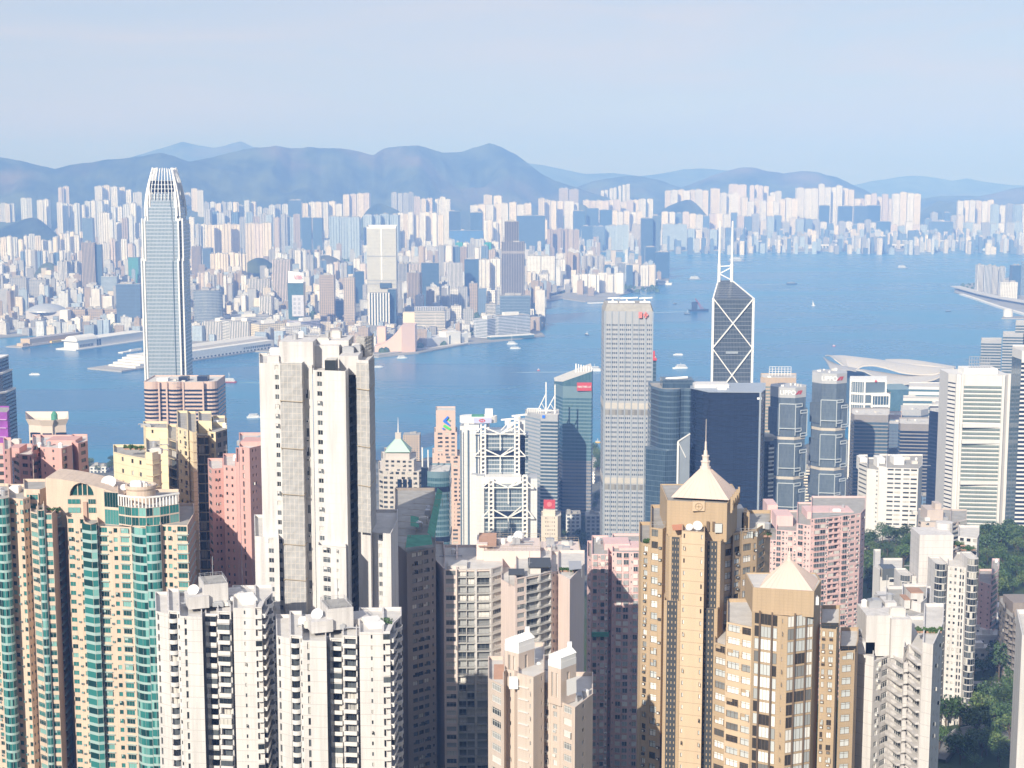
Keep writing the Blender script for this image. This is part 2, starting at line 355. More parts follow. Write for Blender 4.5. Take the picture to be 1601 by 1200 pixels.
RANGES = [
 Range([(-170, 215, 9300), (-60, 228, 9300), (0, 243, 9300), (40, 251, 9300), (85, 262, 9300), (130, 252, 9300), (170, 247, 9300), (200, 244, 9300), (235, 238, 9300), (252, 236, 9300), (272, 241, 9300), (297, 251, 9300), (340, 240, 9500), (380, 231, 9700),
   (410, 228, 9700), (430, 225, 9700), (455, 228, 9800), (480, 226, 9800), (500, 229, 9900), (520, 227, 9900), (560, 232, 10000), (585, 237, 10000), (600, 228, 10200), (625, 225, 10200), (655, 224, 10300), (690, 235, 10500), (720, 232, 10600), (745, 225, 10700),
   (765, 219, 10700), (785, 227, 10700), (805, 237, 10700), (825, 252, 10600), (845, 268, 10500), (868, 280, 10500), (890, 288, 10500), (930, 300, 10500), (985, 322, 10500)], 1650, 1600, 0.42, 1.35, 2.2),
 Range(R3(11800, [(850, 318), (900, 292), (925, 282), (950, 276), (985, 273), (1010, 275), (1035, 281), (1058, 290), (1090, 300), (1130, 318)]), 1900, 1500, 0.2, 1.2, 5.5),
 Range(R3(12000, [(1010, 322), (1060, 294), (1090, 282), (1110, 273), (1135, 265), (1160, 259), (1180, 260), (1205, 266), (1225, 269), (1255, 265), (1280, 267), (1305, 274), (1330, 285), (1350, 294), (1375, 310), (1410, 324)]), 1900, 1500, 0.2, 1.2, 8.1),
 Range(R3(15800, [(150, 262), (215, 242), (250, 232), (285, 221), (310, 227), (335, 231), (355, 226), (377, 220), (395, 229), (440, 244), (520, 262)]), 2500, 2500, 0.2, 1.3, 11.3),
 Range(R3(16500, [(790, 250), (850, 258), (880, 264), (910, 271), (935, 271), (960, 270), (1000, 275), (1035, 271), (1070, 264), (1100, 263), (1160, 268), (1230, 276)]), 2400, 2400, 0.2, 1.3, 14.9),
 Range(R3(19000, [(1300, 296), (1360, 283), (1400, 276), (1430, 273), (1460, 276), (1490, 281), (1512, 277), (1540, 283), (1575, 288), (1640, 291), (1800, 288)]), 2000, 1200, 0.2, 1.3, 17.7),
 Range(R3(12500, [(1380, 322), (1430, 312), (1465, 306), (1500, 305), (1530, 306), (1560, 300), (1590, 293), (1640, 288), (1800, 280)]), 1700, 1500, 0.2, 1.2, 21.0),
]
for r_ in RANGES: r_.build()
# small green hills inside the city
class Knoll:
    def __init__(s, px, py, Y, hw): s.c = at(px, py, Y); s.w = hw * Y / F; s.d = s.w * 0.8; s.Y = Y
    def h(s, x, y):
        q = ((x - s.c.x) / s.w) ** 2 + ((y - s.Y) / s.d) ** 2
        if q >= 1: return -6
        return -6 + (s.c.z + 6) * (1 - q) ** 0.8 * (1 + 0.18 * noise.noise((x * .008, y * .008, 2)))
    def build(s):
        mb = MB(); N = 26
        mb.v = [(s.c.x + s.w * (i / N * 2 - 1), s.Y + s.d * (j / N * 2 - 1), s.h(s.c.x + s.w * (i / N * 2 - 1), s.Y + s.d * (j / N * 2 - 1))) for j in range(N + 1) for i in range(N + 1)]
        w = N + 1; mb.f = [(j * w + i, j * w + i + 1, (j + 1) * w + i + 1, (j + 1) * w + i) for j in range(N) for i in range(N)]; mb.m = [0] * len(mb.f)
        tag(mb.build('hill', hillm, smooth=True), kind='structure')
KNOLLS = [Knoll(35, 343, 7600, 75), Knoll(600, 319, 8600, 52), Knoll(1065, 317, 9300, 62), Knoll(905, 321, 9300, 42), Knoll(1480, 316, 10200, 70), Knoll(510, 400, 5900, 42), Knoll(405, 402, 5600, 40), Knoll(75, 410, 5600, 28), Knoll(755, 470, 4500, 40)]
for k_ in KNOLLS: k_.build()
def far_z(x, y):
    a = x / y; z = 3.0
    for r_ in RANGES:
        if r_.a0 < a < r_.a1: z = max(z, r_.h(a, y))
    for k_ in KNOLLS: z = max(z, k_.h(x, y))
    return z
# ------------------------------------------------------------ haze
mb = MB(); mb.box(-11000, 11000, -3200, 21000, -12, 760)
hm = bpy.data.materials.new('haze_air'); hm.use_nodes = True; n = hm.node_tree; n.nodes.clear()
ho = n.nodes.new('ShaderNodeOutputMaterial'); hv = n.nodes.new('ShaderNodeVolumePrincipled')
hv.inputs['Color'].default_value = (0.167, 0.3135, 0.70, 1); hv.inputs['Absorption Color'].default_value = (0.54, 0.48, 0.05, 1); hv.inputs['Density'].default_value = 0.00017; hv.inputs['Anisotropy'].default_value = -0.2
n.links.new(hv.outputs['Volume'], ho.inputs['Volume'])
tag(mb.build('haze', hm), kind='stuff')
# ------------------------------------------------------------ kit for the near towers
TR = random.Random(5)
ORD = 'first second third fourth fifth sixth seventh eighth ninth tenth eleventh twelfth thirteenth fourteenth fifteenth sixteenth seventeenth eighteenth nineteenth twentieth'.split()
def inset(poly, d):
    n = len(poly); out = []
    for i in range(n):
        p0, p1, p2 = Vector(poly[i - 1][:2]), Vector(poly[i][:2]), Vector(poly[(i + 1) % n][:2])
        e1 = (p1 - p0); e2 = (p2 - p1)
        if e1.length < 1e-6 or e2.length < 1e-6: out.append((p1.x, p1.y)); continue
        e1.normalize(); e2.normalize(); n1 = Vector((-e1.y, e1.x)); n2 = Vector((-e2.y, e2.x)); b = n1 + n2
        k = b.length_squared
        v = n1 * d if k < 0.15 else b * (d * 2 / k)
        out.append((p1.x + v.x, p1.y + v.y))
    return out
def area(p): return sum(p[i - 1][0] * p[i][1] - p[i][0] * p[i - 1][1] for i in range(len(p))) / 2
def cap(mb, poly, z, m):                 # flat roof on any simple polygon
    for t in tessellate_polygon([[Vector((p[0], p[1], 0)) for p in poly]]):
        q = [poly[i] for i in t]
        a = (q[1][0] - q[0][0]) * (q[2][1] - q[0][1]) - (q[2][0] - q[0][0]) * (q[1][1] - q[0][1])
        if a < 0: q.reverse()
        mb.face([(p[0], p[1], z) for p in q], m)
def arc(p, q, bulge, n=6):
    """points from p to q along an arc that swells BULGE metres to the outside (right of p->q)"""
    p, q = Vector(p[:2]), Vector(q[:2]); d = q - p; l = d.length; d.normalize(); nr = Vector((d.y, -d.x))
    R = (l * l / 4 + bulge * bulge) / (2 * bulge); c = (p + q) / 2 + nr * (bulge - R); out = []
    a0 = math.atan2(p.y - c.y, p.x - c.x); a1 = math.atan2(q.y - c.y, q.x - c.x)
    if a1 < a0: a1 += 2 * math.pi
    for i in range(n + 1):
        t = a0 + (a1 - a0) * i / n; out.append((c.x + R * math.cos(t), c.y + R * math.sin(t)))
    out[0] = (p.x, p.y); out[-1] = (q.x, q.y); return out
frame_w = plain('white_frame', (0.62, 0.62, 0.6), 0.5); frame_d = plain('dark_frame', (0.06, 0.065, 0.07), 0.5); frame_b = plain('bronze_frame', (0.14, 0.1, 0.07), 0.5)
roofgrey = plain('roof_concrete', (0.33, 0.32, 0.3), 0.9, var=0.35, scale=0.3)
rooflight = plain('roof_pale', (0.55, 0.53, 0.5), 0.9, var=0.25, scale=0.3)
rooftile = plain('roof_tiles', (0.36, 0.22, 0.16), 0.9, var=0.3, scale=0.4)
white_p = plain('white_plant', (0.75, 0.74, 0.72), 0.6); steel = plain('steel_grey', (0.42, 0.43, 0.45), 0.45, 0.4); darkm = plain('dark_metal', (0.05, 0.055, 0.06), 0.5)
green_n = plain('green_net', (0.07, 0.26, 0.18), 0.9, var=.5, scale=.4); leafm = plain('leaf', (0.05, 0.11, 0.025), 0.7, var=0.5, scale=0.6); leafd = plain('leaf_dark', (0.022, 0.05, 0.016), 0.8, var=0.6, scale=0.25)
GL_DARK = glass('dark_windows', (0.02, 0.025, 0.03), (0.10, 0.115, 0.125), (0.55, 0.53, 0.49), (0.52, 0.82))
GL_PALE = glass('pale_windows', (0.05, 0.06, 0.07), (0.34, 0.35, 0.35), (0.66, 0.64, 0.6), (0.35, 0.7))
GL_TEAL = glass('teal_windows', (0.008, 0.042, 0.044), (0.035, 0.185, 0.178), (0.2, 0.42, 0.39), (0.5, 0.84))
GL_AMB = glass('amber_windows', (0.05, 0.045, 0.04), (0.52, 0.55, 0.55), (0.78, 0.76, 0.72), (0.3, 0.62))

ROOFTOP = {'plant_room', 'plant_unit', 'water_tank', 'pipe', 'antenna', 'satellite_dish', 'railing', 'roof_room', 'roof_canopy', 'roof_vent', 'maintenance_crane', 'radome', 'roof_screen', 'roof_slab', 'roof_tile_slope', 'stair_tower', 'sign_frame', 'lattice_crown', 'helipad', 'roof_fin', 'spire', 'roof_cover'}
class Tower:
    """one building: an Empty at its foot with wall, roof, windows, balconies ... as parts.
    chain: corners seen from the camera, left to right, as (pixel x at roof height, metres ahead)"""
    def __init__(s, name, label, chain, ytop, yY=None, zb=None, depth=28, group=None, cat='building', mats=None, fl=3.0, world=None, left=None, right=None):
        s.zt = topz(ytop, yY or chain[0][1])
        s.pts = [p if world else (xat(p[0], s.zt, p[1]), p[1]) for p in chain]
        a, b = s.pts[0], s.pts[-1]; back = max(p[1] for p in s.pts) + depth
        s.front = len(s.pts)
        s.poly = s.pts + [right or (b[0] + (b[0] / b[1]) * (back - b[1]), back), left or (a[0] + (a[0] / a[1]) * (back - a[1]), back)]
        cx = sum(p[0] for p in s.poly) / len(s.poly); cy = sum(p[1] for p in s.poly) / len(s.poly)
        if zb is None: zb = min(isle(p[0], p[1]) for p in s.poly) - 1
        s.zb = zb; s.org = (cx, cy, zb); s.fl = fl
        s.root = empty(name, s.org, label, cat, group)
        s.m = dict(wall=None, glass=GL_DARK, frame=frame_w, roof=roofgrey, parapet=None, balc=None); s.m.update(mats or {})
        if s.m['parapet'] is None: s.m['parapet'] = s.m['wall']
        if s.m['balc'] is None: s.m['balc'] = s.m['wall']
        s.w = MB(); s.items = []; s.protos = {}
        s.zmin = zb; s.roof = None
    # --- facade of one face
    def face(s, A, B, z0, z1, pat, fl=None, recess=0.28):
        A, B = Vector(A[:2]), Vector(B[:2]); d = B - A; L = d.length
        if L < 0.05: return
        d.normalize(); nrm = Vector((d.y, -d.x)); fl = fl or s.fl
        P = lambda u, v, q=0.0: (A.x + d.x * u - nrm.x * q, A.y + d.y * u - nrm.y * q, v)
        w = s.w; mi = 0
        if pat and pat[0] == '!': mi = 1; pat = pat[1:].strip()
        if not pat:
            w.face([P(0, z0), P(L, z0), P(L, z1), P(0, z1)], mi); return
        toks = []
        for t in pat.split():
            k, _, r = t.partition(':'); toks.append((k, float(r or 1)))
        tot = sum(t[1] for t in toks); sc = L / tot; n = max(1, int(round((z1 - z0) / fl))); h = (z1 - z0) / n; u = 0.0
        for k, wd in toks:
            u0, u1 = u, u + wd * sc; u = u1; W = u1 - u0
            S = SPEC.get(k)
            if S is None or W < 0.3:
                w.face([P(u0, z0), P(u1, z0), P(u1, z1), P(u0, z1)], mi); continue
            if S.get('solid'):           # nothing cut, things hang on the wall
                w.face([P(u0, z0), P(u1, z0), P(u1, z1), P(u0, z1)], mi)
            else:
                m0, m1 = u0 + S['mu'] * W, u1 - S['mu'] * W; q = S.get('depth', recess)
                if S['mu'] > 0: w.face([P(u0, z0), P(m0, z0), P(m0, z1), P(u0, z1)], mi); w.face([P(m1, z0), P(u1, z0), P(u1, z1), P(m1, z1)], mi)
                prev = z0
                for i in range(n):
                    a, b = z0 + i * h + S['v0'] * h, z0 + i * h + S['v1'] * h
                    w.face([P(m0, prev), P(m1, prev), P(m1, a), P(m0, a)], mi); prev = b
                    w.face([P(m0, a), P(m1, a), P(m1, a, q), P(m0, a, q)], mi); w.face([P(m0, b, q), P(m1, b, q), P(m1, b), P(m0, b)], mi)
                    w.face([P(m0, a), P(m0, a, q), P(m0, b, q), P(m0, b)], mi); w.face([P(m1, a, q), P(m1, a), P(m1, b), P(m1, b, q)], mi)
                w.face([P(m0, prev), P(m1, prev), P(m1, z1), P(m0, z1)], mi)
            M0 = Matrix(((d.x, -nrm.x, 0, 0), (d.y, -nrm.y, 0, 0), (0, 0, 1, 0), (0, 0, 0, 1)))
            for i in range(n):
                if TR.random() < S.get('miss', 0): continue
                x, y, z = P(u0, z0 + i * h)
                M = Matrix.Translation((x - s.org[0], y - s.org[1], z - s.org[2])) @ M0
                for part in S['parts']:
                    if part[0] == 'air_conditioner' and TR.random() < 0.3: continue
                    fn = part[1]; fn = 'encl' if fn == 'balc' and TR.random() < .3 else ('wopen' if fn == 'win' and k in 'wWsSxL' and TR.random() < .16 else fn)
                    s.items.append((part[0], (k, part[0], fn, round(W, 1), round(h, 2)), M, (x, y, z), nrm))
    def proto(s, key):
        if key in s.protos: return s.protos[key]
        k, part, fn, W, h = key; S = SPEC[k]; mb = MB(); fn_ = PARTS[fn]; fn_(mb, S, W, h)
        mats = [s.m['glass'], s.m['frame'], s.m['balc'], s.m['wall']]
        s.protos[key] = (mb, mb.mesh(part, mats)); return s.protos[key]
    def walls(s, pats, z0=None, z1=None, poly=None, fl=None, sides=None):
        """pats[i] for the visible faces; faces behind are plain"""
        poly = poly or s.poly; z0 = s.zb if z0 is None else z0; z1 = s.zt if z1 is None else z1
        for i in range(len(poly)):
            A, B = poly[i], poly[(i + 1) % len(poly)]
            p = pats[i] if i < len(pats) else None
            s.face(A, B, z0, z1, p, fl)
    def roofit(s, poly=None, z=None, par=1.0, th=0.3, m=None, name='roof'):
        poly = poly or s.poly; z = s.zt if z is None else z; inn = inset(poly, th); n = len(poly)
        mb = MB()
        if par > 0:
            for i in range(n):
                a, b, c, e = poly[i], poly[(i + 1) % n], inn[(i + 1) % n], inn[i]
                s.w.face([(a[0], a[1], z), (b[0], b[1], z), (c[0], c[1], z), (e[0], e[1], z)], 0)
                s.w.face([(e[0], e[1], z), (c[0], c[1], z), (c[0], c[1], z - par), (e[0], e[1], z - par)], 0)
            cap(mb, inn, z - par, 0)
        else: cap(mb, poly, z, 0)
        s.roof = mb.build(name, m or s.m['roof'], s.root, s.org)
    def block(s, chain, ytop, pats, yY=None, back=None, y0=None, z0=None, par=1.0, fl=None, roof=None, loop=False, dx=1.0, clutter=0):
        z = topz(ytop, yY or chain[0][1]); pts = [(xat(p[0], z, p[1]), p[1]) for p in chain]
        if not loop:
            a, b = pts[0], pts[-1]; bk = back or max(p[1] for p in s.poly)
            pts = pts + [(b[0] + (b[0] / b[1]) * (bk - b[1]) * dx, bk), (a[0] + (a[0] / a[1]) * (bk - a[1]) * dx, bk)]
        if z0 is None: z0 = topz(y0, yY or chain[0][1]) if y0 else s.zb
        s.walls(pats, z0, z, pts, fl); s.roofit(pts, z, par, m=roof)
        if clutter: s.clutter(pts, z - par, clutter)
        return pts, z
    def part(s, name, mb, mat=None, smooth=False):
        if not mb.f: return
        par = s.roof if (s.roof is not None and name in ROOFTOP) else s.root
        return mb.build(name, mat or s.m['wall'], par, s.org if par is s.root else s.org, smooth)
    def box(s, name, px0, px1, Y0, Y1, z0, z1, mat=None, yref=None):
        zr = z1; mb = MB(); x0, x1 = xat(px0, zr, Y0), xat(px1, zr, Y0)
        mb.prism([(x0, Y0), (x1, Y0), (x1, Y1), (x0, Y1)], z0, z1, 0); s.part(name, mb, mat); return x0, x1
    def clutter(s, poly, z, n=5, big=True):
        xs = [p[0] for p in poly]; ys = [p[1] for p in poly]; cx, cy = sum(xs) / len(xs), sum(ys) / len(ys); hw, hd = (max(xs) - min(xs)) * .3, (max(ys) - min(ys)) * .3
        for i in range(n):
            x, y = cx + TR.uniform(-hw, hw), cy + TR.uniform(-hd, hd); mb = MB(); t = TR.random()
            if t < .35:
                a, b, h = TR.uniform(1, 2.2), TR.uniform(.8, 2), TR.uniform(1, 2.2); mb.box(x - a, x + a, y - b, y + b, z, z + h)
                mb.box(x - a * .8, x + a * .8, y - b * .8, y + b * .8, z + h, z + h + .25); s.part('plant_unit', mb, TR.choice([white_p, steel, rooflight]))
            elif t < .6:
                mb.lathe((x, y), [(0.9, z), (0.9, z + 1.6), (0.3, z + 2.0), (0, z + 2.0)], 10); s.part('water_tank', mb, TR.choice([steel, white_p]))
            elif t < .85:
                a = TR.uniform(2, 5); mb.tube((x - a, y, z + .5), (x + a, y + TR.uniform(-1, 1), z + .5), .22, 6)
                mb.tube((x - a, y, z), (x - a, y, z + .5), .12, 5); mb.tube((x + a * .9, y, z), (x + a * .9, y, z + .5), .12, 5); s.part('pipe', mb, steel)
            else:
                mb.tube((x, y, z), (x, y, z + TR.uniform(4, 8)), .09, 5); mb.tube((x - .8, y, z + 3.4), (x + .8, y, z + 3.4), .05, 4); s.part('antenna', mb, steel)
    def dish(s, x, y, z, r, face=(0.25, -0.8, 0.55)):
        mb = MB(); f = Vector(face).normalized(); a = f.orthogonal().normalized(); b = f.cross(a); c = Vector((x, y, z + r * 1.15)); N = 18
        rings = [(0, 0), (.45, .05), (.8, .17), (1, .3)]
        for (r0, e0), (r1, e1) in zip(rings, rings[1:]):
            for k in range(N):
                t0, t1 = 2 * math.pi * k / N, 2 * math.pi * (k + 1) / N
                g = lambda rr, e, t: c + (a * math.cos(t) + b * math.sin(t)) * (rr * r) + f * (e * r)
                q = [g(r0, e0, t0), g(r1, e1, t0), g(r1, e1, t1), g(r0, e0, t1)]
                if r0 == 0: q = q[1:] if False else [g(0, 0, 0), g(r1, e1, t0), g(r1, e1, t1)]
                mb.face(q); mb.face([v - f * .12 for v in reversed(q)])
        mb.tube((x, y, z), c, .18 * r ** .5, 6); mb.tube(c, c + f * r * .75, .06, 4); mb.tube(c + a * r * .9 + f * .25 * r, c + f * r * .75, .04, 4); mb.tube(c - a * r * .9 + f * .25 * r, c + f * r * .75, .04, 4)
        s.part('satellite_dish', mb, white_p)
    def rail(s, poly, z, h=1.1, mat=None, close=True, name='railing'):
        mb = MB(); n = len(poly)
        for i in range(n if close else n - 1):
            a, b = poly[i], poly[(i + 1) % n]; l = math.hypot(b[0] - a[0], b[1] - a[1]); k = max(1, int(l / 1.6))
            mb.tube((a[0], a[1], z + h), (b[0], b[1], z + h), .06, 4); mb.tube((a[0], a[1], z + h * .5), (b[0], b[1], z + h * .5), .04, 4)
            for j in range(k + 1):
                x, y = lerp(a[0], b[0], j / k), lerp(a[1], b[1], j / k); mb.tube((x, y, z), (x, y, z + h), .05, 4)
        s.part(name, mb, mat or steel)
    def finish(s, limit=100):
        s.part('wall', s.w, [s.m['wall'], s.m.get('wall2') or s.m['wall'], s.m['parapet']])
        by = {}
        for it in s.items: by.setdefault(it[0], []).append(it)
        for part, its in by.items():
            def score(it):
                x, y, z = it[3]; px, py = pix(it[3]); d = Vector((x, y, z - EYE)); f = -d.normalized().dot(Vector((it[4].x, it[4].y, 0)))
                return (0 if (-5 < px < 1606 and -5 < py < 1205 and f > 0) else 1, d.length - 40 * f)
            its.sort(key=score)
            for it in its[:limit]:
                mb, me = s.proto(it[1]); o = bpy.data.objects.new(part, me); COL.objects.link(o); o.parent = s.root; o.matrix_local = it[2]
            rest = its[limit:]
            if rest:
                big = MB()
                for it in rest:
                    mb, me = s.proto(it[1]); k = len(big.v); M = it[2]
                    big.v.extend([tuple(M @ Vector(v)) for v in mb.v]); big.f.extend([tuple(i + k for i in f) for f in mb.f]); big.m.extend(mb.m)
                o = big.build(part + 's' if not part.endswith('y') else part[:-1] + 'ies', [s.m['glass'], s.m['frame'], s.m['balc'], s.m['wall']], s.root); tag(o, kind='stuff')
        return s
# --- what a bay holds (local axes: x along the face, y into the building, z up; origin at the left foot of the cell)
def p_win(mb, S, W, h, q=None):
    q = S.get('depth', .28) if q is None else q; x0, x1 = S['mu'] * W, W - S['mu'] * W; z0, z1 = S['v0'] * h, S['v1'] * h; t = S.get('fr', .07)
    mb.face([(x0, q, z0), (x1, q, z0), (x1, q, z1), (x0, q, z1)], 0)
    n = S.get('mull') or max(1, int(round((x1 - x0) / 1.1)))
    for i in range(n + 1):
        x = lerp(x0 + t / 2, x1 - t / 2, i / n); mb.box(x - t / 2, x + t / 2, q - .07, q - .005, z0, z1, 1)
    for z in (z0 + t / 2, z1 - t / 2) + ((lerp(z0, z1, S['tr']),) if S.get('tr') else ()): mb.box(x0 + t, x1 - t, q - .065, q - .006, z - t / 2, z + t / 2, 1)
def p_door(mb, S, W, h): p_win(mb, dict(S, v0=.03, mull=max(2, int(W / 1.2))), W, h)
def p_balc(mb, S, W, h):                 # slab and solid parapet standing proud
    o = S.get('out', .6); x0, x1 = .0, W; t = .12; ph = S.get('ph', .33) * h
    mb.box(x0, x1, -o, -.003, -.12, .1, 2); mb.box(x0, x1, -o, -o + t, .1, ph, 2); mb.box(x0, x0 + t, -o + t, -.003, .1, ph, 2); mb.box(x1 - t, x1, -o + t, -.003, .1, ph, 2)
def p_rail(mb, S, W, h):
    o = S.get('out', .5); mb.box(0, W, -o, -.003, -.12, .1, 2)
    for i in range(int(W / .35) + 1): x = min(W - .04, i * .35); mb.box(x, x + .04, -o, -o + .04, .1, 1.05, 1)
    mb.box(0, W, -o - .02, -o + .06, 1.05, 1.12, 1)
def p_round(mb, S, W, h):                # curved balcony
    o = S.get('out', 1.2); pts = arc((0, -.003), (W, -.003), o, 8); ph = S.get('ph', .34) * h
    mb.prism(pts, -.15, .1, 2, 2, True); inn = [(lerp(W / 2, x, .93), lerp(0, y, .9)) for x, y in pts]
    for i in range(len(pts) - 1):
        a, b, c, d = pts[i], pts[i + 1], inn[i + 1], inn[i]
        mb.face([(a[0], a[1], .1), (b[0], b[1], .1), (b[0], b[1], ph), (a[0], a[1], ph)], 2); mb.face([(d[0], d[1], ph), (c[0], c[1], ph), (c[0], c[1], .1), (d[0], d[1], .1)], 2); mb.face([(a[0], a[1], ph), (b[0], b[1], ph), (c[0], c[1], ph), (d[0], d[1], ph)], 2)
def p_bay(mb, S, W, h):                  # box bay window
    o = S.get('out', .55); m = S.get('bm', .08) * W; z0, z1 = S.get('b0', .24) * h, S.get('b1', .9) * h; x0, x1 = m, W - m
    mb.box(x0, x1, -o, -.003, z0 - .18, z0, 2); mb.box(x0, x1, -o, -.003, z1, z1 + .15, 2)
    mb.face([(x0 + .05, -o + .05, z0), (x1 - .05, -o + .05, z0), (x1 - .05, -o + .05, z1), (x0 + .05, -o + .05, z1)], 0)
    mb.face([(x0 + .05, -.003, z0), (x0 + .05, -o + .05, z0), (x0 + .05, -o + .05, z1), (x0 + .05, -.003, z1)], 0); mb.face([(x1 - .05, -o + .05, z0), (x1 - .05, -.003, z0), (x1 - .05, -.003, z1), (x1 - .05, -o + .05, z1)], 0)
    n = S.get('mull') or max(1, int(round((x1 - x0) / 1.2)))
    for i in range(n + 1):
        x = lerp(x0, x1 - .08, i / n); mb.box(x, x + .08, -o, -o + .06, z0 + .002, z1 - .002, 1)
def p_cbay(mb, S, W, h):                 # curved glass bay with a spandrel
    o = S.get('out', .9); pts = arc((0, -.003), (W, -.003), o, 6); z0, z1 = S.get('b0', .27) * h, h
    for (za, zb, m, k) in ((0, z0, 2, 1.0), (z0, z1, 0, .985)):
        for a, b in zip(pts, pts[1:]):
            a2, b2 = (lerp(W / 2, a[0], k), a[1] * k), (lerp(W / 2, b[0], k), b[1] * k)
            mb.face([(a2[0], a2[1], za), (b2[0], b2[1], za), (b2[0], b2[1], zb), (a2[0], a2[1], zb)], m)
    mb.face([(x, y, z0) for x, y in pts], 2)
    for i in (0, 2, 4, 6):
        x, y = pts[i]; mb.tube((x, y, z0), (x, y, z1), .06, 4, 1)
def p_saw(mb, S, W, h):                  # pointed bay with a slab edge, as on the green glass tower
    o = S.get('out', 1.5); pts = [(0, -.003), (W * .3, -o), (W, -.003)]; z0 = .3 * h
    mb.prism(pts, -.12, z0, 2, 2, True)
    for a, b in zip(pts, pts[1:]): mb.face([(a[0] + .03, a[1] + .06, z0), (b[0] - .02, b[1] + .06, z0), (b[0] - .02, b[1] + .06, h - .12), (a[0] + .03, a[1] + .06, h - .12)], 0)
    mb.tube((W * .3, -o + .05, z0), (W * .3, -o + .05, h - .12), .07, 4, 1)
def p_ac(mb, S, W, h):
    x = W * S.get('ax', .5); z = S.get('az', .12) * h; mb.box(x - .45, x + .45, -.5, -.003, z, z + .62, 1); mb.box(x - .3, x + .3, -.52, -.501, z + .1, z + .52, 0)
def p_zig(mb, S, W, h):                  # sloping stair-like balcony edge
    o = S.get('out', 1.1); a = [(.0, 1.05), (W * .35, 1.05), (W * .6, .45), (W, .45), (W, -.1), (0, -.1)]
    f = [(x, -o, z) for x, z in a]; bk = [(x, -.003, z) for x, z in a]
    mb.face(list(reversed(f)), 2)
    for i in range(len(a)): j = (i + 1) % len(a); mb.face([f[i], f[j], bk[j], bk[i]], 2)
def p_led(mb, S, W, h): mb.box(0, W, -S.get('out', .35), -.003, -.1, .12, 2)
def p_lat(mb, S, W, h):                  # dark ornamental lattice panel
    mb.box(.06 * W, .94 * W, -.12, -.003, 0.002, h - .002, 1)
    for i in range(3):
        for j in range(2):
            x, z = W * (.2 + .3 * i), h * (.25 + .5 * j); mb.lathe2 = None; mb.box(x - W * .04, x + W * .04, -.17, -.121, z - h * .1, z + h * .1, 2)
def p_encl(mb, S, W, h):                 # balcony glazed in by its owner
    p_balc(mb, S, W, h); o = S.get('out', .6); ph = S.get('ph', .33) * h; z1 = h * .86; n = max(2, int(W / 1.1))
    mb.face([(.06, -o + .06, ph), (W - .06, -o + .06, ph), (W - .06, -o + .06, z1), (.06, -o + .06, z1)], 0); mb.box(0, W, -o, -.003, z1, z1 + .14, 2)
    for i in range(n + 1): x = lerp(0, W - .07, i / n); mb.box(x, x + .07, -o, -o + .055, ph + .002, z1 - .002, 1)
def p_wopen(mb, S, W, h):                # window with one sash pushed open and a pale blind half drawn
    p_win(mb, S, W, h); q = S.get('depth', .28); x0, x1 = S['mu'] * W, W - S['mu'] * W; z0, z1 = S['v0'] * h, S['v1'] * h; xm = lerp(x0, x1, .45)
    mb.box(x0 + .08, xm, q - .09, q - .075, lerp(z0, z1, .5), z1 - .08, 2); mb.face([(x1 - .05, q - .1, z0 + .06), (x1 - .05, q - .1, z1 - .06), (x1 + .1, -.5, z1 - .06), (x1 + .1, -.5, z0 + .06)], 0); mb.box(x1 + .07, x1 + .13, -.54, -.48, z0 + .06, z1 - .06, 1)
PARTS = dict(encl=p_encl, wopen=p_wopen, win=p_win, door=p_door, balc=p_balc, rail=p_rail, round=p_round, bay=p_bay, cbay=p_cbay, saw=p_saw, ac=p_ac, zig=p_zig, led=p_led, lat=p_lat)
SPEC = {
 'w': dict(mu=.1, v0=.32, v1=.82, parts=[('window', 'win')]), 'W': dict(mu=.05, v0=.28, v1=.86, parts=[('window', 'win')], tr=.72),
 's': dict(mu=.28, v0=.4, v1=.76, parts=[('window', 'win')], mull=1), 'S': dict(mu=.12, v0=.34, v1=.84, parts=[('window', 'win')], mull=2), 't': dict(mu=.22, v0=.2, v1=.86, parts=[('window', 'win')], mull=1, depth=.45),
 'x': dict(mu=.2, v0=.34, v1=.8, parts=[('window', 'win'), ('air_conditioner', 'ac')], mull=2),
 'g': dict(mu=.03, v0=.26, v1=.97, parts=[('window', 'win')], depth=.12, tr=.3), 'G': dict(mu=.02, v0=.12, v1=.98, parts=[('window', 'win')], depth=.1),
 'b': dict(mu=.05, v0=.03, v1=.9, depth=1.3, parts=[('window', 'door'), ('balcony', 'balc')]), 'B': dict(mu=.05, v0=.03, v1=.88, depth=1.6, out=1.0, parts=[('window', 'door'), ('balcony', 'balc')]),
 'r': dict(mu=.06, v0=.03, v1=.88, depth=.9, parts=[('window', 'door'), ('balcony', 'round')]), 'R': dict(mu=.04, v0=.03, v1=.9, depth=1.2, parts=[('window', 'door'), ('balcony', 'rail')]),
 'y': dict(solid=1, parts=[('bay_window', 'bay')]), 'c': dict(solid=1, parts=[('bay_window', 'cbay')]), 'v': dict(solid=1, parts=[('bay_window', 'saw')]),
 'a': dict(solid=1, parts=[('air_conditioner', 'ac')], az=.3), 'z': dict(mu=.04, v0=.05, v1=.86, depth=1.5, parts=[('window', 'door'), ('balcony', 'zig')]),
 'l': dict(solid=1, parts=[('ledge', 'led')]), 'k': dict(solid=1, parts=[('lattice_panel', 'lat')]),
 'L': dict(mu=.08, v0=.3, v1=.86, parts=[('window', 'win'), ('ledge', 'led')], out=.5),
}
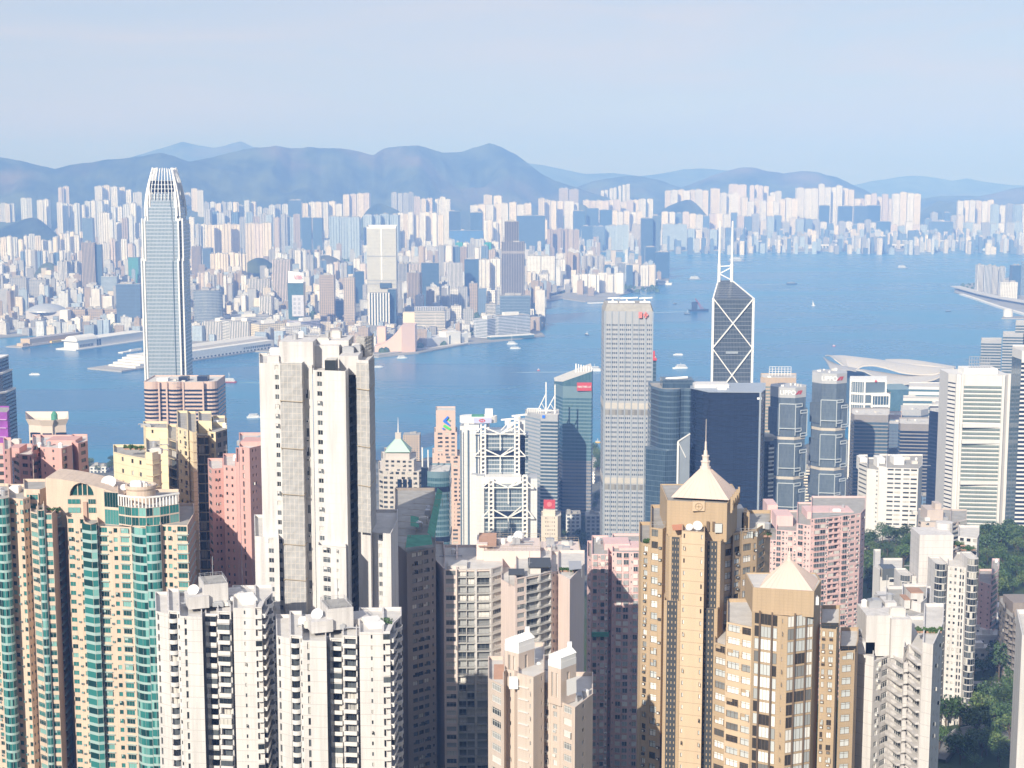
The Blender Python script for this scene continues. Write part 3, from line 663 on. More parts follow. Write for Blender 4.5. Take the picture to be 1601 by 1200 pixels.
def leafball(mb, c, r, n, rng, m=0, leaf=.5):
    for _ in range(n):
        d = Vector((rng.gauss(0, 1), rng.gauss(0, 1), rng.gauss(0, .8))).normalized() * r * rng.uniform(.55, 1.05); p = Vector(c) + d
        a = Vector((rng.gauss(0, 1), rng.gauss(0, 1), rng.gauss(0, 1))).normalized() * leaf * rng.uniform(.6, 1.3); b = a.orthogonal().normalized() * leaf * rng.uniform(.5, 1)
        mb.face([p - a, p + b * .6, p + a, p - b * .6], m)
SHN = {}
def shrub(x, y, z, r, label, group='rooftop plants'):
    SHN[label] = SHN.get(label, -1) + 1; label = label + f', number {SHN[label] + 1} from the left' if False else label + f', {ORD[SHN[label]]} from left'
    mb = MB(); rg = random.Random(int(x * 97 + y))
    for i in range(5): leafball(mb, (x + rg.uniform(-r, r) * .8, y + rg.uniform(-r, r) * .5, z + r * rg.uniform(.3, .8)), r * .55, 60, rg, leaf=.32)
    e = empty('shrub', (x, y, z), label, 'plant', group); mb.build('foliage', leafm, e, (x, y, z)); m2 = MB(); m2.box(x - r, x + r, y - r * .5, y + r * .5, z, z + .5); m2.build('planter', rooftile, e, (x, y, z))
# ------------------------------------------------------------ the city across the harbour
FAR = random.Random(21)
P_RES = facepat('far_flats', 3.4, 3.0, (0.28, 0.72), (0.30, 0.80), (0.07, 0.085, 0.11))
P_BAND = facepat('far_bands', 50.0, 3.6, (0.0, 0.985), (0.34, 0.86), (0.06, 0.085, 0.12))
P_RIB = facepat('far_ribs', 4.2, 200.0, (0.42, 1.0), (0.0, 0.97), (0.05, 0.065, 0.095))
P_GLS = facepat('far_glass', 2.4, 3.8, (0.10, 1.0), (0.16, 1.0), (0.035, 0.075, 0.125), 0.45)
P_GRID = facepat('far_grid', 5.0, 4.2, (0.22, 0.82), (0.22, 0.78), (0.09, 0.11, 0.14))
P_FILL = facepat('fill_flats', 3.6, 3.2, (0.25, 0.75), (0.28, 0.80), (0.08, 0.09, 0.115), useobj=False)
roofm = plain('far_roof', (0.36, 0.35, 0.335), 0.9, var=0.3, scale=0.05)
PAT = {'res': P_RES, 'band': P_BAND, 'rib': P_RIB, 'gls': P_GLS, 'grid': P_GRID}
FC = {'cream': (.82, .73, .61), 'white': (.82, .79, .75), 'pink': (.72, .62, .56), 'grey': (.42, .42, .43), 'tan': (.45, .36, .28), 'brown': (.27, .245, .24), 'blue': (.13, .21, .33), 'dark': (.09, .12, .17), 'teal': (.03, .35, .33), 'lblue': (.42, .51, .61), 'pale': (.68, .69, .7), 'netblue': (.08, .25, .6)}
def plan(kind, w, d, rng):
    """footprints of Hong Kong blocks, centred, front at -d/2"""
    a, b = w / 2, d / 2
    if kind == 'cross':
        s, t = a * rng.uniform(.3, .42), b * rng.uniform(.3, .42)
        return [(-s, -b), (s, -b), (s, -t), (a, -t), (a, t), (s, t), (s, b), (-s, b), (-s, t), (-a, t), (-a, -t), (-s, -t)]
    if kind == 'notch':
        k = max(1, round(w / 14)); pts = []; st = w / (2 * k + 1); g = min(3.5, d * .2)
        for i in range(2 * k + 1):
            y = -b if i % 2 == 0 else -b + g
            pts += [(-a + i * st, y), (-a + (i + 1) * st, y)]
        return pts + [(a, b), (-a, b)]
    if kind == 'oct':
        c = min(a, b) * .45; return [(-a + c, -b), (a - c, -b), (a, -b + c), (a, b - c), (a - c, b), (-a + c, b), (-a, b - c), (-a, -b + c)]
    if kind == 'round':
        return [(a * math.cos(t), b * math.sin(t)) for t in [2 * math.pi * i / 20 for i in range(20)]]
    return [(-a, -b), (a, -b), (a, b), (-a, b)]
def far_block(x0, x1, yt, Y, col, style, label, cat='building', group=None, pl=None, name=None, crown=True, rot=None, depth=None):
    w = max(4.0, (x1 - x0) * Y / F / cp); xc = at((x0 + x1) / 2, yt, Y).x; zt = topz(yt, Y)
    d = depth or min(max(w * .8, 16), 34); d = min(d, 45); zb = min(far_z(xc, Y), far_z(xc, Y + d)) - 3
    zt = max(zt, zb + 12)
    kind = pl or ('box' if style in ('gls', 'band', 'grid', 'rib') else ('notch' if w > 30 else FAR.choice(['cross', 'notch', 'notch', 'oct'])))
    P = plan(kind, w, d, FAR); r = FAR.uniform(-.25, .25) if rot is None else rot
    if w > 60: r *= .3
    H = zt - zb; mb = MB(); mb.prism([(x, y + d / 2) for x, y in P], 0, H, 0, 1)
    if crown and w > 9:
        for _ in range(2 if w < 30 else 4):
            bw, bd = w * FAR.uniform(.12, .3), d * FAR.uniform(.2, .45); bx = FAR.uniform(-w * .3, w * .3); by = d / 2 + FAR.uniform(-d * .2, d * .2)
            mb.box(bx - bw / 2, bx + bw / 2, by - bd / 2, by + bd / 2, H, H + FAR.uniform(2.5, 6), 1, 1, False)
    name = name or {'res': 'housing_block' if kind == 'notch' else 'housing_tower', 'gls': 'glass_office_tower', 'band': 'office_block', 'rib': 'ribbed_tower', 'grid': 'office_block'}[style]
    o = mb.build(name, [PAT[style], roofm]); o.location = (xc, Y, zb); o.rotation_euler = (0, 0, r)
    c = FC[col]; j = FAR.uniform(-.06, .06); o.color = (max(0, c[0] + j), max(0, c[1] + j), max(0, c[2] + j), 1)
    return tag(o, label, cat, group)
FARBOX = []
def row(x0, x1, yt, Y, n, cols, style, what, jit=3, fill=.9, name=None, pl=None, dz=0):
    """n towers from x0 to x1; WHAT describes the row, e.g. 'cream towers high on the slope behind the silver tower'"""
    st = (x1 - x0) / n
    for i in range(n):
        a = x0 + i * st + st * (1 - fill) / 2 + FAR.uniform(-.06, .06) * st; c = cols[i % len(cols)] if isinstance(cols, (list, tuple)) else cols
        y = (yt if not isinstance(yt, (list, tuple)) else lerp(yt[0], yt[1], i / max(1, n - 1))) + FAR.uniform(-jit, jit)
        far_block(a, a + st * fill, y, Y + FAR.uniform(-40, 40) * (Y / 6000), c, style, f'{ORD[i]} from left, {what}', 'tower', what, pl=pl, name=name)
    FARBOX.append((x0, x1, yt if not isinstance(yt, (list, tuple)) else min(yt), Y))
W_, C_ = 'white', 'cream'
# rows at the foot of the mountains, left to right
row(-14, 22, 318, 8600, 5, ['pale', C_], 'res', 'pale towers below the hills at the left edge')
row(31, 50, 311, 8500, 2, 'pale', 'res', 'twin pale blocks left of the white hillside pair', 2)
row(57, 76, 313, 8500, 2, W_, 'res', 'pale blocks just left of the white hillside pair', 2)
row(90, 108, 293, 8900, 2, 'pink', 'res', 'tall rosy hillside pair left of the silver tower', 2)
row(148, 196, 291, 8900, 4, [W_, C_], 'res', 'tallest white hillside cluster left of the silver tower', 3)
row(196, 222, 298, 8800, 3, W_, 'res', 'white hillside blocks touching the silver tower', 5)
row(278, 318, 297, 8900, 4, [C_, W_], 'res', 'cream hillside blocks just right of the silver tower', 4)
row(88, 150, 316, 8200, 7, [W_, 'pale'], 'res', 'mid height pale hillside row left of the silver tower', 5)
row(150, 222, 318, 8100, 7, ['pale', W_], 'res', 'lower white hillside row left of the silver tower', 6)
row(318, 400, (318, 316), 8500, 9, ['grey', 'pale', C_], 'res', 'grey towers under the mountain right of the silver tower', 4)
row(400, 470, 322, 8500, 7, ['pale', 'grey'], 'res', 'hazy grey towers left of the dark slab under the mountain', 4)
far_block(450, 471, 313, 8300, 'dark', 'gls', 'single dark blue office slab at the mountain foot above the city', 'tower')
row(471, 535, 316, 8700, 6, [C_, W_], 'res', 'cream towers right of the dark mountain foot slab', 3)
row(536, 578, 303, 8900, 4, [C_, 'pink'], 'res', 'four tall cream towers at the mountain foot above the green mound', 2)
row(612, 646, 302, 8900, 4, 'grey', 'res', 'grey comb of towers high above the white glass tower', 1, .98)
row(648, 676, 309, 8800, 3, ['pink', C_], 'res', 'rosy towers at the mountain foot right of the grey comb', 2)
row(679, 705, 309, 8800, 3, W_, 'res', 'white towers at the mountain foot right of the rosy ones', 2)
row(757, 784, 305, 8900, 2, C_, 'res', 'tall cream pair at the mountain foot above the striped tower', 1)
row(735, 832, 318, 8700, 8, [W_, C_], 'res', 'white towers at the foot of the highest mountain', 3)
row(842, 880, 312, 8900, 4, C_, 'res', 'cream cluster below the right slope of the highest mountain', 3)
row(882, 905, 317, 8900, 3, W_, 'res', 'white cluster right of the cream cluster below the highest mountain', 3)
row(872, 906, 295, 9900, 2, 'tan', 'grid', 'square towers on the right slope of the highest mountain', 1, .85)
row(938, 986, (298, 288), 11000, 7, W_, 'res', 'white houses climbing the dark hill left of the wide cream wall', 1, .7)
row(912, 1000, 313, 9600, 9, [C_, 'pink'], 'res', 'long low cream housing terrace on the saddle between the mountains', 2, 1.0)
row(1000, 1021, 311, 9400, 2, W_, 'res', 'white pair right of the long low terrace', 1)
row(1040, 1108, 297, 9700, 7, [C_, W_], 'res', 'wide cream wall of towers left of the twin masts', 1, .97)
row(1111, 1126, 296, 9700, 1, C_, 'res', 'cream towers seen just left of the twin masts')
row(1127, 1156, 302, 9500, 3, W_, 'res', 'white towers seen behind the twin masts', 2)
row(1138, 1168, 288, 10300, 2, 'pink', 'res', 'highest rosy pair on the slope behind the twin masts', 1)
row(1172, 1202, 290, 10000, 4, ['pink', C_], 'res', 'tall rosy row on the slope right of the twin masts', 2)
row(1204, 1222, 299, 9800, 2, W_, 'res', 'shorter white pair right of the rosy slope row', 2)
row(1160, 1248, 311, 9300, 9, [C_, W_], 'res', 'cream towers in front of the quarried hill', 5)
row(1246, 1281, 294, 9500, 3, W_, 'res', 'three tall white towers below the quarried hill', 1)
row(1281, 1318, 290, 9500, 4, W_, 'res', 'tallest white comb right of the three white towers below the quarried hill', 3)
row(1318, 1336, 295, 9500, 2, C_, 'res', 'cream pair at the right end of the tall white comb', 2)
row(1336, 1398, 306, 9400, 7, [C_, 'pink'], 'res', 'cream towers between the two tallest white groups', 5)
row(1396, 1440, 302, 9300, 4, [W_, C_], 'res', 'big white towers at the right end of the harbour front', 2)
row(1498, 1554, 314, 9400, 6, [W_, C_], 'res', 'white estate towers on the right beyond the runway', 2)
row(1552, 1610, 321, 9300, 5, ['lblue', W_, 'grey'], 'res', 'bluish estate towers at the right edge beyond the runway', 3)
row(1510, 1612, 349, 8900, 8, ['lblue', W_, 'grey'], 'res', 'waterside comb of grey white towers at the right edge', 2, .97)
row(1446, 1508, 338, 9000, 6, ['blue', 'grey', C_], 'grid', 'blue and grey blocks between the runway tip and the right estate', 6)
# second rank
row(0, 90, 372, 6300, 10, [C_, W_, 'pale'], 'res', 'small white blocks in the left part of the far city', 7)
row(30, 110, 392, 5700, 9, ['blue', W_, 'grey'], 'res', 'mixed blocks right of the left edge of the far city', 6)
row(128, 146, 340, 6600, 1, 'lblue', 'gls', 'tall pale blue glass towers left of the silver tower')
row(152, 171, 333, 7000, 1, W_, 'res', 'broad white towers left of the silver tower', 1)
row(84, 132, 366, 6700, 6, [W_, C_], 'res', 'white blocks left of the tan and blue twin tower top', 5)
row(170, 220, 342, 6900, 5, ['pale', W_, 'tan'], 'res', 'pale towers close left of the silver tower', 6)
row(160, 218, 377, 6000, 6, [W_, 'pink', 'pale'], 'res', 'small towers close left of the silver tower waist', 6)
row(286, 322, 345, 6900, 4, ['grey', W_], 'res', 'towers close right of the silver tower waist', 6)
row(321, 374, 351, 6300, 4, C_, 'res', 'four sunlit cream towers right of the silver tower', 2, .95)
row(383, 424, 350, 6300, 3, [C_, 'pink'], 'res', 'three tall rosy cream towers right of the sunlit four', 2, .95)
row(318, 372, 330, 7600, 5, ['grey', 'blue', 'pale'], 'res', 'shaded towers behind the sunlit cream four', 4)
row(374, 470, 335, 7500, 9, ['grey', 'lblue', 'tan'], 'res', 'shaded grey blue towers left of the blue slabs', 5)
row(471, 503, 342, 7200, 2, 'blue', 'gls', 'dark blue shaded slabs below the cream mountain foot row', 3)  # dark blue holds the shade of these slabs in the colour
row(514, 562, 339, 7100, 3, 'lblue', 'res', 'blue grey shaded slabs left of the white glass tower', 1, .95)  # shade put into the pale blue wall colour
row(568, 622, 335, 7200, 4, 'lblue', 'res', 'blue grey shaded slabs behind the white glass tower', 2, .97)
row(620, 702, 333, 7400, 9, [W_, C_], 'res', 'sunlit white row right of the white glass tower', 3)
far_block(702, 720, 330, 7000, 'dark', 'gls', 'dark glass slab left of the blue netted site', 'tower')
far_block(735, 754, 332, 7000, 'blue', 'gls', 'blue glass slab right of the dark slab over the netted site', 'tower')
far_block(703, 755, 360, 6600, 'netblue', 'band', 'low bright blue netted building site in the middle of the far city', 'building', crown=False)
row(756, 786, 345, 7200, 4, [W_, C_], 'res', 'white towers close left of the striped tower top', 4)
row(700, 780, 376, 5700, 7, ['pale', 'teal', W_, 'grey'], 'res', 'pale blocks below the blue netted site', 5)
row(820, 856, 347, 7600, 3, [C_, W_], 'res', 'cream blocks right of the striped tower top', 4)
far_block(808, 852, 337, 7400, 'blue', 'gls', 'broad blue glass office block right of the striped tower', 'tower')
row(855, 906, 358, 7000, 6, 'tan', 'res', 'brown comb of housing slabs near the inlet', 1, 1.0)
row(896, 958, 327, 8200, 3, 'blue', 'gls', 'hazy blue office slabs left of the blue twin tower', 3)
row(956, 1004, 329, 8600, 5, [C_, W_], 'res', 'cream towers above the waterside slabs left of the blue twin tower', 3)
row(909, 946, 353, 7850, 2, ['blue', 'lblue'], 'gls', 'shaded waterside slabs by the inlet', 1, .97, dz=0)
row(946, 984, 352, 7900, 2, ['lblue', 'lblue'], 'res', 'pale blue waterside slabs by the inlet', 1, .97)
row(988, 1004, 350, 7900, 1, C_, 'rib', 'white and brown waterside towers by the inlet', 0)
far_block(1003, 1021, 341, 6100, 'blue', 'gls', 'left half of the tall blue glass twin at the point', 'tower', pl='box', rot=0)
far_block(1021, 1033, 337, 6130, 'lblue', 'gls', 'paler right half of the tall glass twin at the point', 'tower', pl='box', rot=0)
far_block(1009, 1026, 386, 5850, 'blue', 'gls', 'shorter blue glass block at the foot of the twin at the point', 'tower', pl='box', rot=0)
far_block(1025, 1047, 394, 5800, 'blue', 'gls', 'broad deep blue glass block at the tip of the point', 'tower', pl='box', rot=0)
row(1033, 1074, 353, 7950, 1, 'lblue', 'grid', 'wide grey gridded waterside blocks right of the blue twin')
row(1075, 1121, 357, 7960, 4, ['lblue', C_, 'grey'], 'res', 'grey blue waterside towers left of the masts', 2, .97)
row(1121, 1162, 356, 8000, 3, ['grey', 'blue'], 'res', 'grey waterside towers behind the masts', 2)
row(1034, 1164, 334, 8700, 12, [C_, W_, 'blue', 'pink'], 'res', 'mixed towers above the waterside left of the masts', 4)
row(1164, 1282, 341, 8900, 10, ['blue', 'grey', C_, 'lblue'], 'grid', 'blue and grey blocks behind the runway right of the masts', 7)
for x0, x1, y, nm in ((1281, 1297, 321, 'dark blue office tower left of three over the runway roof'), (1311, 1333, 322, 'broad dark blue office tower in the middle over the runway roof'), (1336, 1357, 322, 'dark blue office tower right of the broad one over the runway roof'), (1357, 1377, 321, 'dark blue office tower with light right edge over the runway roof')):
    far_block(x0, x1, y, 8950, 'dark', 'gls', nm, 'tower', pl='box')
row(1284, 1372, 347, 8850, 9, [W_, 'blue', C_, 'grey'], 'res', 'small blocks at the feet of the dark office towers', 6)
far_block(1371, 1393, 346, 8800, 'blue', 'gls', 'rounded blue glass block over the runway roof', 'tower', pl='oct')
row(1393, 1450, 349, 8850, 5, ['pink', 'lblue', W_], 'res', 'rosy and blue blocks near the runway tip', 6)
far_block(1455, 1490, 346, 8800, 'blue', 'band', 'stepped blue office block with white roof edge beyond the runway tip', 'building')
# third rank: landmarks nearer the water
far_block(127, 147, 379, 4720, 'tan', 'rib', 'tan half of the tall twin tower left of the silver tower', 'tower', pl='box', rot=0)
far_block(147, 158, 382, 4730, 'blue', 'gls', 'blue shaded half of the tall twin tower left of the silver tower', 'tower', pl='box', rot=0)
far_block(200, 216, 402, 5200, 'teal', 'band', 'teal netted tower close left of the silver tower', 'tower', crown=False)
row(90, 128, 408, 5100, 5, [W_], 'rib', 'joined white towers left of the tan twin tower', 1, 1.0)
row(15, 42, 433, 4650, 1, 'grey', 'grid', 'grey slab blocks at the left near the domed hall', 1)
row(43, 72, 436, 4650, 1, 'grey', 'grid', 'darker grey slab blocks left above the domed hall', 1)
row(-8, 16, 430, 4700, 2, ['grey', 'pale'], 'res', 'grey blocks cut by the left edge above the domed hall', 3)
row(74, 128, 440, 4900, 6, ['tan', W_, 'pale'], 'res', 'tan and white blocks behind the brown terrace', 6)
far_block(158, 182, 432, 4700, 'lblue', 'band', 'blue grey slab right of the tan twin tower', 'building')
far_block(181, 218, 444, 3980, 'blue', 'band', 'blue banded office tower close left of the silver tower', 'tower', pl='box', rot=.12)
row(108, 184, 483, 4020, 3, 'tan', 'grid', 'brown terrace blocks by the domed hall', 1, .98)
row(299, 330, 386, 5500, 2, ['tan', 'blue'], 'rib', 'brown towers right of the silver tower waist', 2)
row(328, 386, 396, 5400, 6, C_, 'res', 'cream slab terrace right of the brown towers', 2, 1.0)
far_block(309, 318, 426, 4700, 'pink', 'res', 'slim rosy tower above the oval glass tower', 'tower')
row(320, 385, 427, 4800, 7, [W_, 'grey', 'tan'], 'res', 'small blocks above the white waterside hotels', 5)
far_block(300, 346, 454, 3900, 'pale', 'gls', 'oval grey green glass tower right of the silver tower', 'tower', pl='round', rot=0)
row(384, 422, 436, 4400, 1, W_, 'rib', 'tall white finned blocks behind the hotels', 0)
row(404, 426, 463, 4150, 1, W_, 'rib', 'short white finned blocks in front of the tall finned one', 0)
far_block(426, 454, 406, 4350, 'pink', 'rib', 'rosy tower with white finned face behind the sign tower', 'tower', pl='box')
row(420, 500, 395, 5600, 8, ['grey', W_, 'pale'], 'res', 'small blocks behind the sign tower', 6)
far_block(499, 522, 430, 4000, 'tan', 'grid', 'left of two slim tan wrapped towers behind the big white tower', 'tower', pl='box', rot=0)
far_block(537, 554, 434, 3950, 'tan', 'grid', 'right of two slim tan wrapped towers behind the big white tower', 'tower', pl='box', rot=0)
far_block(520, 538, 470, 4060, 'blue', 'band', 'blue block between the two tan wrapped towers', 'building')
row(500, 574, 410, 5200, 7, ['blue', W_, 'pink', 'grey'], 'res', 'mixed blocks behind the tan wrapped towers', 6)
far_block(554, 569, 424, 4700, 'blue', 'gls', 'dark blue tower left of the white glass tower', 'tower')
row(620, 656, 411, 4700, 2, ['grey', 'pink'], 'rib', 'grey striped towers right of the white glass tower', 3)
far_block(636, 656, 426, 4350, 'tan', 'rib', 'tan ribbed tower right of the white glass tower', 'tower')
far_block(659, 686, 411, 4500, 'blue', 'gls', 'blue glass tower with pale side right of the white glass tower', 'tower')
far_block(654, 664, 385, 4900, 'tan', 'res', 'slim tan tower behind the blue glass tower', 'tower')
far_block(700, 723, 411, 4900, W_, 'rib', 'white striped tower above the green park', 'tower')
far_block(726, 749, 405, 5000, 'blue', 'gls', 'blue tower right of the white striped one above the park', 'tower')
row(749, 784, 406, 5000, 2, W_, 'res', 'white stepped towers left of the striped tower', 2)
row(686, 786, 388, 5600, 9, ['grey', W_, 'blue', 'tan'], 'res', 'mixed blocks behind the white striped tower', 6)
row(660, 702, 440, 4800, 4, ['pale', 'blue', W_], 'res', 'low towers above the big cream hotel', 5)
row(703, 790, 448, 4350, 6, [W_, 'grey', 'tan', 'blue'], 'grid', 'low office blocks beside the green park', 6)
row(686, 740, 478, 4000, 3, ['grey', W_], 'grid', 'low grey blocks behind the harbour front hotel', 5)
row(760, 790, 478, 3980, 2, [W_, 'lblue'], 'band', 'white hotel blocks left of the striped tower foot', 4)
far_block(789, 811, 346, 3935, 'brown', 'rib', 'upper shaft of the tall dark striped tower', 'tower', pl='box', rot=0)
far_block(784, 820, 378, 3930, 'brown', 'rib', 'broad body of the tall dark striped tower', 'tower', pl='box', rot=0)
far_block(782, 829, 462, 3900, 'lblue', 'gls', 'glass podium at the foot of the dark striped tower', 'building', pl='box', rot=0)
row(822, 868, 400, 5300, 2, W_, 'grid', 'white offices with blue ends by the bay', 1, .92)
row(868, 884, 405, 5350, 2, ['pale', W_], 'res', 'small white blocks right of the white offices by the bay', 2)
row(884, 907, 395, 5400, 2, 'tan', 'res', 'brown pair right of the white offices by the bay', 1, .95)
row(910, 945, 400, 5500, 4, W_, 'rib', 'round white towers by the point', 1, .97, pl='round')
row(945, 990, 413, 5400, 4, ['blue', 'lblue', W_], 'gls', 'blue glass blocks by the point', 3)
row(990, 1026, 414, 5450, 3, [C_, W_], 'res', 'cream blocks left of the deep blue block at the point', 1, .97)
row(896, 976, 428, 5100, 6, W_, 'res', 'white comb of flats on the point', 2, 1.0)
row(822, 858, 428, 5000, 2, W_, 'box' if False else 'grid', 'low white sheds by the bay', 1)
# headland at the right edge
row(1529, 1572, 416, 5050, 4, [W_, 'pale'], 'rib', 'grey white flats on the right headland', 3, 1.0)
far_block(1565, 1591, 441, 4850, W_, 'grid', 'shorter white block in front of the headland flats', 'building')
row(1582, 1612, 412, 5000, 2, ['blue', 'lblue'], 'gls', 'blue glass towers at the right edge of the headland', 3)

# the rest of the far city reads as one mass of small roofs and walls
mb = MB(); tints = []
KX = [(-260, 524), (0, 524), (225, 525), (430, 545), (592, 553), (735, 533), (850, 521), (828, 512), (818, 490), (826, 470), (915, 466), (1003, 447), (1043, 434), (1030, 417), (936, 410), (934, 388), (1140, 387), (1480, 381), (1601, 376), (1760, 372)]
def coast(px):
    best = 0
    for (a, ya), (b2, yb) in zip(KX, KX[1:]):
        if a != b2 and min(a, b2) <= px <= max(a, b2): best = max(best, lerp(ya, yb, (px - a) / (b2 - a)))
    return best
def oncoast(px, py):
    if px > 936 and px < 1040 and 387 < py < 447: return py > 416 and py < coast(px)
    return py < coast(px)
for i in range(5600):
    px = FAR.uniform(-60, 1660); py = 352 + (FAR.random() ** 1.15) * 190
    if px > 1045:
        if FAR.random() < .5: continue
        py = FAR.uniform(352, 380)
    if not oncoast(px, py + 1): continue
    if 360 < px < 560 and 388 < py < 408 and FAR.random() < .8: continue
    if 700 < px < 790 and 455 < py < 500: continue
    g = gnd(px, py, 3.0); Y = g.y
    if Y > 9600: Y = FAR.uniform(7500, 9600); g = at(px, 350, Y)
    z = far_z(g.x, Y)
    if z > 60: continue
    if any(k.h(g.x, Y) > -5 for k in KNOLLS): continue
    hmax = 38 if Y < 4200 else (78 if Y < 6500 else 80)
    w, d, h = FAR.uniform(10, 26), FAR.uniform(10, 24), FAR.uniform(.3, 1.0) * hmax
    r = FAR.uniform(-.3, .3) + (1.57 if FAR.random() < .2 else 0); c, s_ = math.cos(r), math.sin(r)
    P = [(g.x + x * c - y * s_, Y + x * s_ + y * c) for x, y in [(-w / 2, -d / 2), (w / 2, -d / 2), (w / 2, d / 2), (-w / 2, d / 2)]]
    k0 = len(mb.f); mb.prism(P, z - 4, z + h, 0, 1)
    if FAR.random() < .5:
        mb.prism([(g.x + x * .35, Y + y * .35) for x, y in [(-w / 2, -d / 2), (w / 2, -d / 2), (w / 2, d / 2), (-w / 2, d / 2)]], z + h, z + h + 4, 0, 1)
    cl = FC[FAR.choice(['white', 'cream', 'pale', 'grey', 'lblue', 'tan', 'white', 'pale', 'grey', 'tan'] if px < 1045 else ['grey', 'blue', 'lblue', 'pale', 'cream', 'blue'])]; j = FAR.uniform(.75, 1.08)
    tints += [(cl[0] * j, cl[1] * j, cl[2] * j, 1)] * (len(mb.f) - k0)
o = mb.build('city_blocks', [P_FILL, roofm])
ca = o.data.attributes.new('tint', 'FLOAT_COLOR', 'FACE'); ca.data.foreach_set('color', [v for t in tints for v in t])
tag(o, kind='stuff'); o['label'] = 'mass of small white and grey blocks filling the far city'
print('far things', sum(1 for o in bpy.data.objects if o.get('category')))
# ------------------------------------------------------------ the near towers, left to right
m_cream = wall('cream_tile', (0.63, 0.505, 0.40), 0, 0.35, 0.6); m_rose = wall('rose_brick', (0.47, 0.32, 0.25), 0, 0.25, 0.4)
m_white = wall('white_paint', (0.62, 0.598, 0.585), 3.3, 0.42); m_white2 = wall('white_render', (0.60, 0.58, 0.565), 3.2, 0.5, jdark=.85)
m_pinkw = wall('blush_tile', (0.68, 0.57, 0.52), 0, 0.16, 0.9); m_beige = wall('sand_tile', (0.56, 0.47, 0.405), 0, 0.22, 0.5)
m_gold = wall('ochre_stone', (0.435, 0.325, 0.21), 0, 0.22, 0.8); m_gold2 = wall('ochre_panel', (0.56, 0.43, 0.295), 3.45, 0.16, jdark=.68)
m_pink = wall('salmon_paint', (0.58, 0.35, 0.32), 0, 0.22); m_pale_pink = wall('pale_pink_tile', (0.66, 0.46, 0.44), 0, 0.2)
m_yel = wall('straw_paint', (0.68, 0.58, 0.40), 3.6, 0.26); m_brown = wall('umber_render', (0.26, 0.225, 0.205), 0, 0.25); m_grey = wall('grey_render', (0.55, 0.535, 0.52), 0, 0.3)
m_lilac = wall('aluminium_cladding', (0.5, 0.52, 0.56), 3.6, 0.1)
balc_t = plain('pale_teal_spandrel', (0.33, 0.45, 0.44), 0.5); balc_w = plain('white_balcony', (0.62, 0.6, 0.585), 0.7); frame_g = plain('grey_frame', (0.3, 0.31, 0.31), 0.5); balc_g = plain('grey_balcony', (0.42, 0.42, 0.4), 0.7)

# cream tower with teal glass at the left edge
T = Tower('apartment_tower', 'cream tower with curved teal glass bays, cut by the left edge of the photo', [(-40, 528), (14, 520), (40, 524), (100, 536)], 782, 520, depth=22, fl=3.22, group='cream and teal glass towers',
          mats=dict(wall=m_cream, wall2=m_rose, glass=GL_TEAL, balc=balc_t, roof=roofgrey, frame=frame_g))
T.m['balc'] = balc_t
T.block([(-40, 526), (-8, 522)], 785, ['x:2 w:2 s:1 x:2'])
T.block([(-8, 521), (2, 518), (14, 521)], 777, ['c', 'c'], back=545, clutter=3)
T.block([(14, 524), (36, 522), (47, 526)], 778, ['w:1.6 a:1.8 w:1.2', '.:.2 s:1 .:.1 s:1 .:.2'], back=548, clutter=2)
T.block([(37, 531), (62, 530), (72, 534)], 764, ['', ''], back=549, y0=800); 
pp, zz = T.block([(40.5, 529.6), (60, 529)], 771, ['W:3'], y0=798, back=540, fl=3.3)
T.block([(47, 520), (58.5, 517)], 799, ['W:2.4'], back=540); T.block([(58.6, 516.6), (69, 516.2)], 797, ['c:1'], back=540); T.block([(69.2, 517), (81, 517), (100, 534)], 802, ['W:2', '!.:1 R:1 .:.4'], back=545)
T.finish()
for i, (x, y) in enumerate(((63, 796), (78, 796), (88, 798))):
    p = at(x, y, 522); shrub(p.x, p.y + 1.5, topz(802, 517) - .95, 1.2, 'green rooftop shrub on the cream tower left of the arched wall')

# cream tower with the arched gable and the teal glass drum
T = Tower('apartment_tower', 'cream tower with arched gable, round drum and bright teal curved glass', [(100, 528), (130, 520), (205, 514), (251, 516), (304, 538)], 822, 516, depth=26, fl=3.22, group='cream and teal glass towers',
          mats=dict(wall=m_cream, wall2=m_rose, glass=GL_TEAL, balc=balc_t, roof=roofgrey, frame=frame_g))
T.block([(101, 530), (105, 524), (131, 523)], 802, ['', 'w:2 a:1.6 w:1.3'], back=550)
T.block([(131.2, 521), (142, 516.5), (153, 520)], 815, ['v', 'v'], back=548)
T.block([(153.2, 519), (186, 518), (205, 517)], 822, ['L:3 a:1.6 w:1.5 .:.4', '.:.2 L:3 .:.5'], back=550)
T.block([(205, 517), (228, 513.5)], 822, ['c'], back=548); T.block([(228.3, 513.5), (251, 515)], 822, ['c'], back=548)
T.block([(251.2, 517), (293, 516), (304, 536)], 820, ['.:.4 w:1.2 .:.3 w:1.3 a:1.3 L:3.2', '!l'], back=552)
# penthouse floors, colonnade, drum
T.block([(162, 526), (185, 524)], 768, ['G:1'], y0=822, back=548, fl=6)
cur = [(185, 522), (205, 519), (228, 518), (250, 520), (280, 525)]
T.block(cur, 792, ['G:1 G:1', 'G:1 G:1', 'G:1 G:1', 'G:1 G:1'], yY=520, y0=822, back=550, fl=3.2)
zc = topz(775, 521); zc0 = topz(791, 521); mb = MB()
pts = [(xat(p[0], zc, p[1] + .4), p[1] + .4) for p in cur]
for a, b in zip(pts, pts[1:]):
    l = math.hypot(b[0] - a[0], b[1] - a[1]); k = max(2, int(l / 1.15))
    mb.beam((a[0], a[1], zc), (b[0], b[1], zc), .7, .5)
    for i in range(k): x, y = lerp(a[0], b[0], i / k), lerp(a[1], b[1], i / k); mb.beam((x, y, zc0), (x, y, zc), .38, .38)
T.part('colonnade', mb, white_p)
